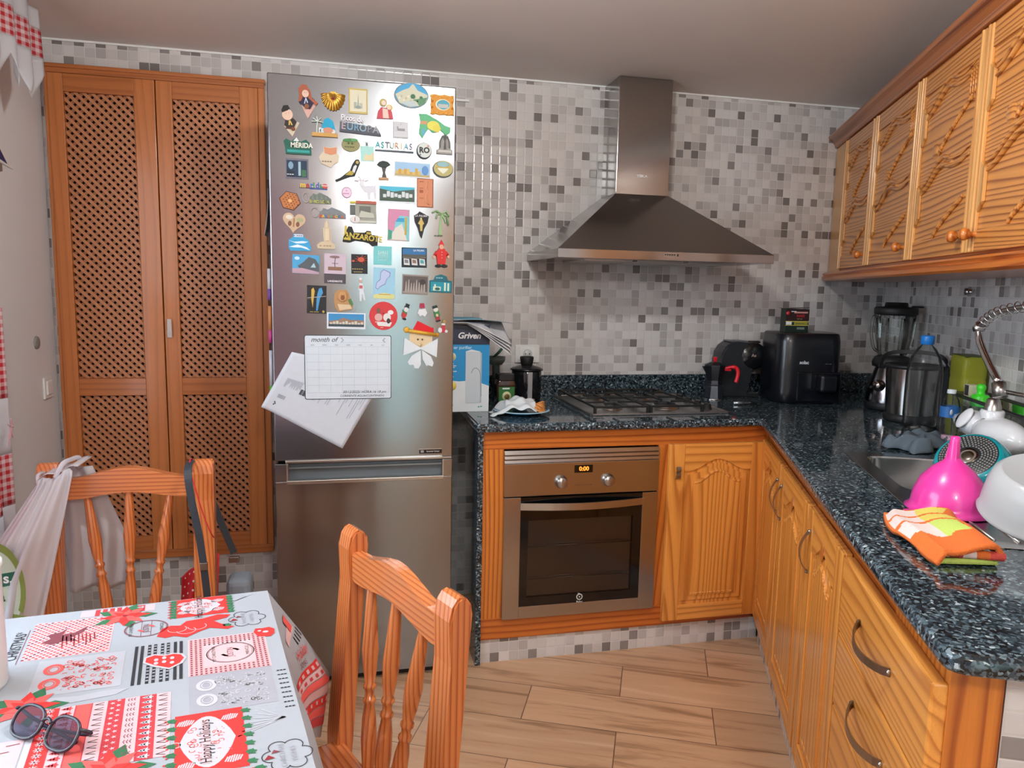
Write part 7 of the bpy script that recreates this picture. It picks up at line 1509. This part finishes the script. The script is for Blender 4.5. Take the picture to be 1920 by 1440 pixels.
magnet('stocking', 'figure_magnet', 'tiny red stocking magnet with white toe and a small bear on top', [('P', [(-.2, .2), (.35, .2), (.45, -.5), (.2, -.95), (-.4, -.8), (-.3, -.3)], '#b8303c', 7)], group=xm, white_trim=[('E', -.6, -.55, .38, .35, '#e2e2e0', 8), ('R', -.3, .15, .4, .4, '#e2e2e0', 8), ('E', .65, -.7, .28, .2, '#e2e2e0', 8)], bear=[('E', .2, .65, .35, .28, '#a88a58', 9)])
# ---- big foam Santa
x, z = -.2285, 1.180
b = MB(); b.box(-.040, .038, -.003, 0, -.005, .050, Pl('#e3c9a0', .8), .001)
sn = b.build('santa_magnet', None, (x, -.6753, z), (0, .04, 0), 'craft-foam Santa face with red hat, gold trim and white bow beard', 'fridge magnet')
fm = Pl('#dfe4e6', .8)
b = MB(); b.prism([(0, -.002), (-.056, .030), (-.058, -.030), (0, -.006)], -.007, -.003, fm); b.prism([(0, -.002), (.056, .032), (.055, -.032), (0, -.006)], -.0075, -.003, fm); b.build('moustache', sn)
b = MB(); b.prism([(0, -.010), (-.030, -.030), (-.042, -.052), (-.036, -.062), (-.022, -.060), (-.018, -.072), (-.004, -.072), (.003, -.058)], -.005, -.002, fm); b.prism([(.004, -.010), (.036, -.030), (.046, -.052), (.042, -.064), (.028, -.060), (.022, -.063), (.008, -.040)], -.0055, -.002, fm); b.build('beard', sn)
b = MB(); rf = Pl('#d8202a', .8); b.prism([(-.030, .055), (-.014, .088), (.036, .066), (.042, .050)], -.0045, -.001, rf); b.prism([(-.015, .053), (.040, .068), (.042, .050)], -.0058, -.0045, rf); b.build('hat', sn)
b = MB(); gf = paint('#c99a34', .6, .35, .15, bump=.8); b.tube([(-.046, -.006, .054), (.052, -.006, .044)], .0062, gf, 10); b.ball((-.050, -.007, .056), .010, gf, 1, .6, 1); b.ball((.052, -.006, .044), .0075, gf, 1, .7, 1); b.build('gold_trim', sn)
b = MB(); [b.ball((dx, -.0045, .026), .0032, Pl('#4a4030'), 1, .5, 1, 10) for dx in (-.011, .004)]; b.build('eyes', sn); b = MB(); b.ball((-.004, -.007, .008), .006, Pl('#dcc39c', .8), 1, .5, 1, 12); b.build('nose', sn)
# ---- month sheet
pw = Pl('#dbe1e8', .35); cal = MB(); cx0, cx1, cz0, cz1 = -.140, .141, -.1065, .1065
cal.prism([tuple(p) for p in round_poly([(cx0, cz0), (cx1, cz0), (cx1, cz1), (cx0, cz1)], .007)], -.0016, 0, Pl('#2f353b', .4))
cal.prism([tuple(p) for p in round_poly([(cx0+.0022, cz0+.0022), (cx1-.0022, cz0+.0022), (cx1-.0022, cz1-.0022), (cx0+.0022, cz1-.0022)], .006)], -.0022, -.0004, pw)
co = cal.build('month_planner', None, (-.4678, -.6763, 1.1126), (0, 0, 0), 'white wipe-clean month planner sheet with black edge and handwriting, middle of the fridge', 'planner')
b = MB(); gl_ = Pl('#a9b2ba')
for i in range(8): b.box(-.133+.038*i, -.1325+.038*i, -.0025, -.0020, -.085, .068, gl_)
for i in range(7): b.box(-.133, .1332, -.0025, -.0020, .068-.0255*i, .0686-.0255*i, gl_)
for z_ in (.098, .082): b.box(-.02, .118, -.0025, -.0020, z_, z_+.0006, gl_)
for s_ in (-1, 1): b.prism([(.049+s_*.069, .098), (.049+s_*.062, .090), (.049+s_*.069, .082), (.049+s_*.074, .082), (.049+s_*.067, .090), (.049+s_*.074, .098)], -.0025, -.0020, gl_)
for i, d_ in enumerate(('SUN', 'MON', 'TUE', 'WED', 'THU', 'FRI', 'SAT')): b.text(d_, Pl('#7d868e'), T((-.114+.038*i, -.0026, .0735)) @ RX(PI/2), .0060, .0002)
b.build('printed_grid', co)
b = MB(); ik = Pl('#33373d'); b.text('month of', ik, T((-.078, -.0026, .091)) @ RX(PI/2), .022, .0003, shear=.35); b.build('title', co)
b = MB(); b.text('30/12/2025/ HORA 16 18 pm', ik, T((.052, -.0026, -.083)) @ RX(PI/2), .0118, .0003, shear=.3); b.text('CORRIENTE AGUA/CONTENIDO', ik, T((.045, -.0026, -.096)) @ RX(PI/2), .0098, .0003, shear=.15); b.build('handwriting', co)
# ---- bill tucked under the planner
A = [Vector((-.6471, 0, 1.1631)), Vector((-.4042, 0, .9928)), Vector((-.4892, 0, .8382)), Vector((-.7453, 0, .9849))]
A[1] = A[2]+Vector((.150, 0, .258)); o = Vector((-.56, -.6755, 1.0)); b = MB(); bill = Pl('#d5d9e0', .6)
def bf(u, v):
    p = A[0].lerp(A[1], u).lerp(A[3].lerp(A[2], u), v); k = max(0, (-.703-p.x)/.045)
    return Vector((p.x-o.x, -.0006-.012*k*k-.004*max(0, v-.7)/.3*(u), p.z-o.z))
b.add(sheet(bf, 24, 20, bill, .0004), bill, True); bo_ = b.build('bill_sheet', None, o, (0, 0, 0), 'printed white bill sheet tucked slanting under the month planner', 'paper')
b = MB(); gi = Pl('#8f96a2'); ink = Pl('#2c3036'); ux = (A[1]-A[0]).normalized(); vx = (A[3]-A[0]).normalized()
def strip(u0, u1, v, th, m):
    p, q = bf(u0, v), bf(u1, v); d = (q-p).normalized(); n_ = Vector((-d.z, 0, d.x))*th/2
    b.prism([(p.x+n_.x, p.z+n_.z), (q.x+n_.x, q.z+n_.z), (q.x-n_.x, q.z-n_.z), (p.x-n_.x, p.z-n_.z)], min(p.y, q.y)-.0014, min(p.y, q.y)-.0010, m)
rnd = random.Random(6)
def vstrip(v0, v1, u, th, m):
    p, q = bf(u, v0), bf(u, v1); d = (q-p).normalized(); n_ = Vector((-d.z, 0, d.x))*th/2; yv = min(p.y, q.y)
    b.prism([(p.x+n_.x, p.z+n_.z), (q.x+n_.x, q.z+n_.z), (q.x-n_.x, q.z-n_.z), (p.x-n_.x, p.z-n_.z)], yv-.0014, yv-.0010, m)
for k in range(15): vstrip(.42, .42+.12*rnd.random()+.05, .10+.012*k, .0012, gi)
for k in range(26): vstrip(.20+.3*(k % 2)*.2, .20+.5*rnd.random(), .34+.024*k, .0011, gi)
for k in range(16): vstrip(.52+.0*k, .60, .42-.012*k+.0, .003 if k % 3 else .0016, ink) if k < 12 else None
for k in range(7): vstrip(.70, .76, .10+.012*k, .0020, gi)
vstrip(.52, .60, .435, .008, ink)
for k in (0, 1, 2): p = bf(.10+.01*(k % 2), .88-.02*k); b.box(p.x-.002, p.x+.002, p.y-.0012, p.y-.0006, p.z-.002, p.z+.002, ink)
b.build('print', bo_)
# ---- things stuck to the side of the fridge
b = MB(); b.add(sheet(lambda u, v: Vector((-.0045-.014*(1-v)*(1-v), .13*u, -.145+.145*v)), 6, 6, Pl('#b8b5b8'), .0006), Pl('#b8b5b8'), True)
b.build('paper_sheet', None, (-.7072, -.66, 1.68), (0, 0, 0), 'grey-white paper sheet sticking out from the left side of the fridge', 'paper')
for nm_, z0_, z1_, c1, c2, lb in (('marker', 1.33, 1.43, '#d6d3dc', '#7a4fa0', 'whiteboard marker with white barrel and purple end on the fridge side, topmost'), ('marker', 1.19, 1.31, '#d98a50', '#d04a8c', 'whiteboard marker with orange and pink ends on the fridge side, middle'), ('marker', .985, 1.165, '#d6d3dc', '#4fae3c', 'whiteboard marker with white barrel and green cap on the fridge side, lowest')):
    L = z1_-z0_; b = MB(); b.tube([(0, 0, L*.35), (0, 0, L)], .0065, Pl(c1), 14); o_ = b.build(nm_, None, (-.7148, -.640, z0_), (0, 0, 0), lb, 'marker pen', 'markers on the fridge side'); b = MB(); b.tube([(0, 0, 0), (0, 0, L*.35)], .0070, Pl(c2), 14); b.build('cap', o_)
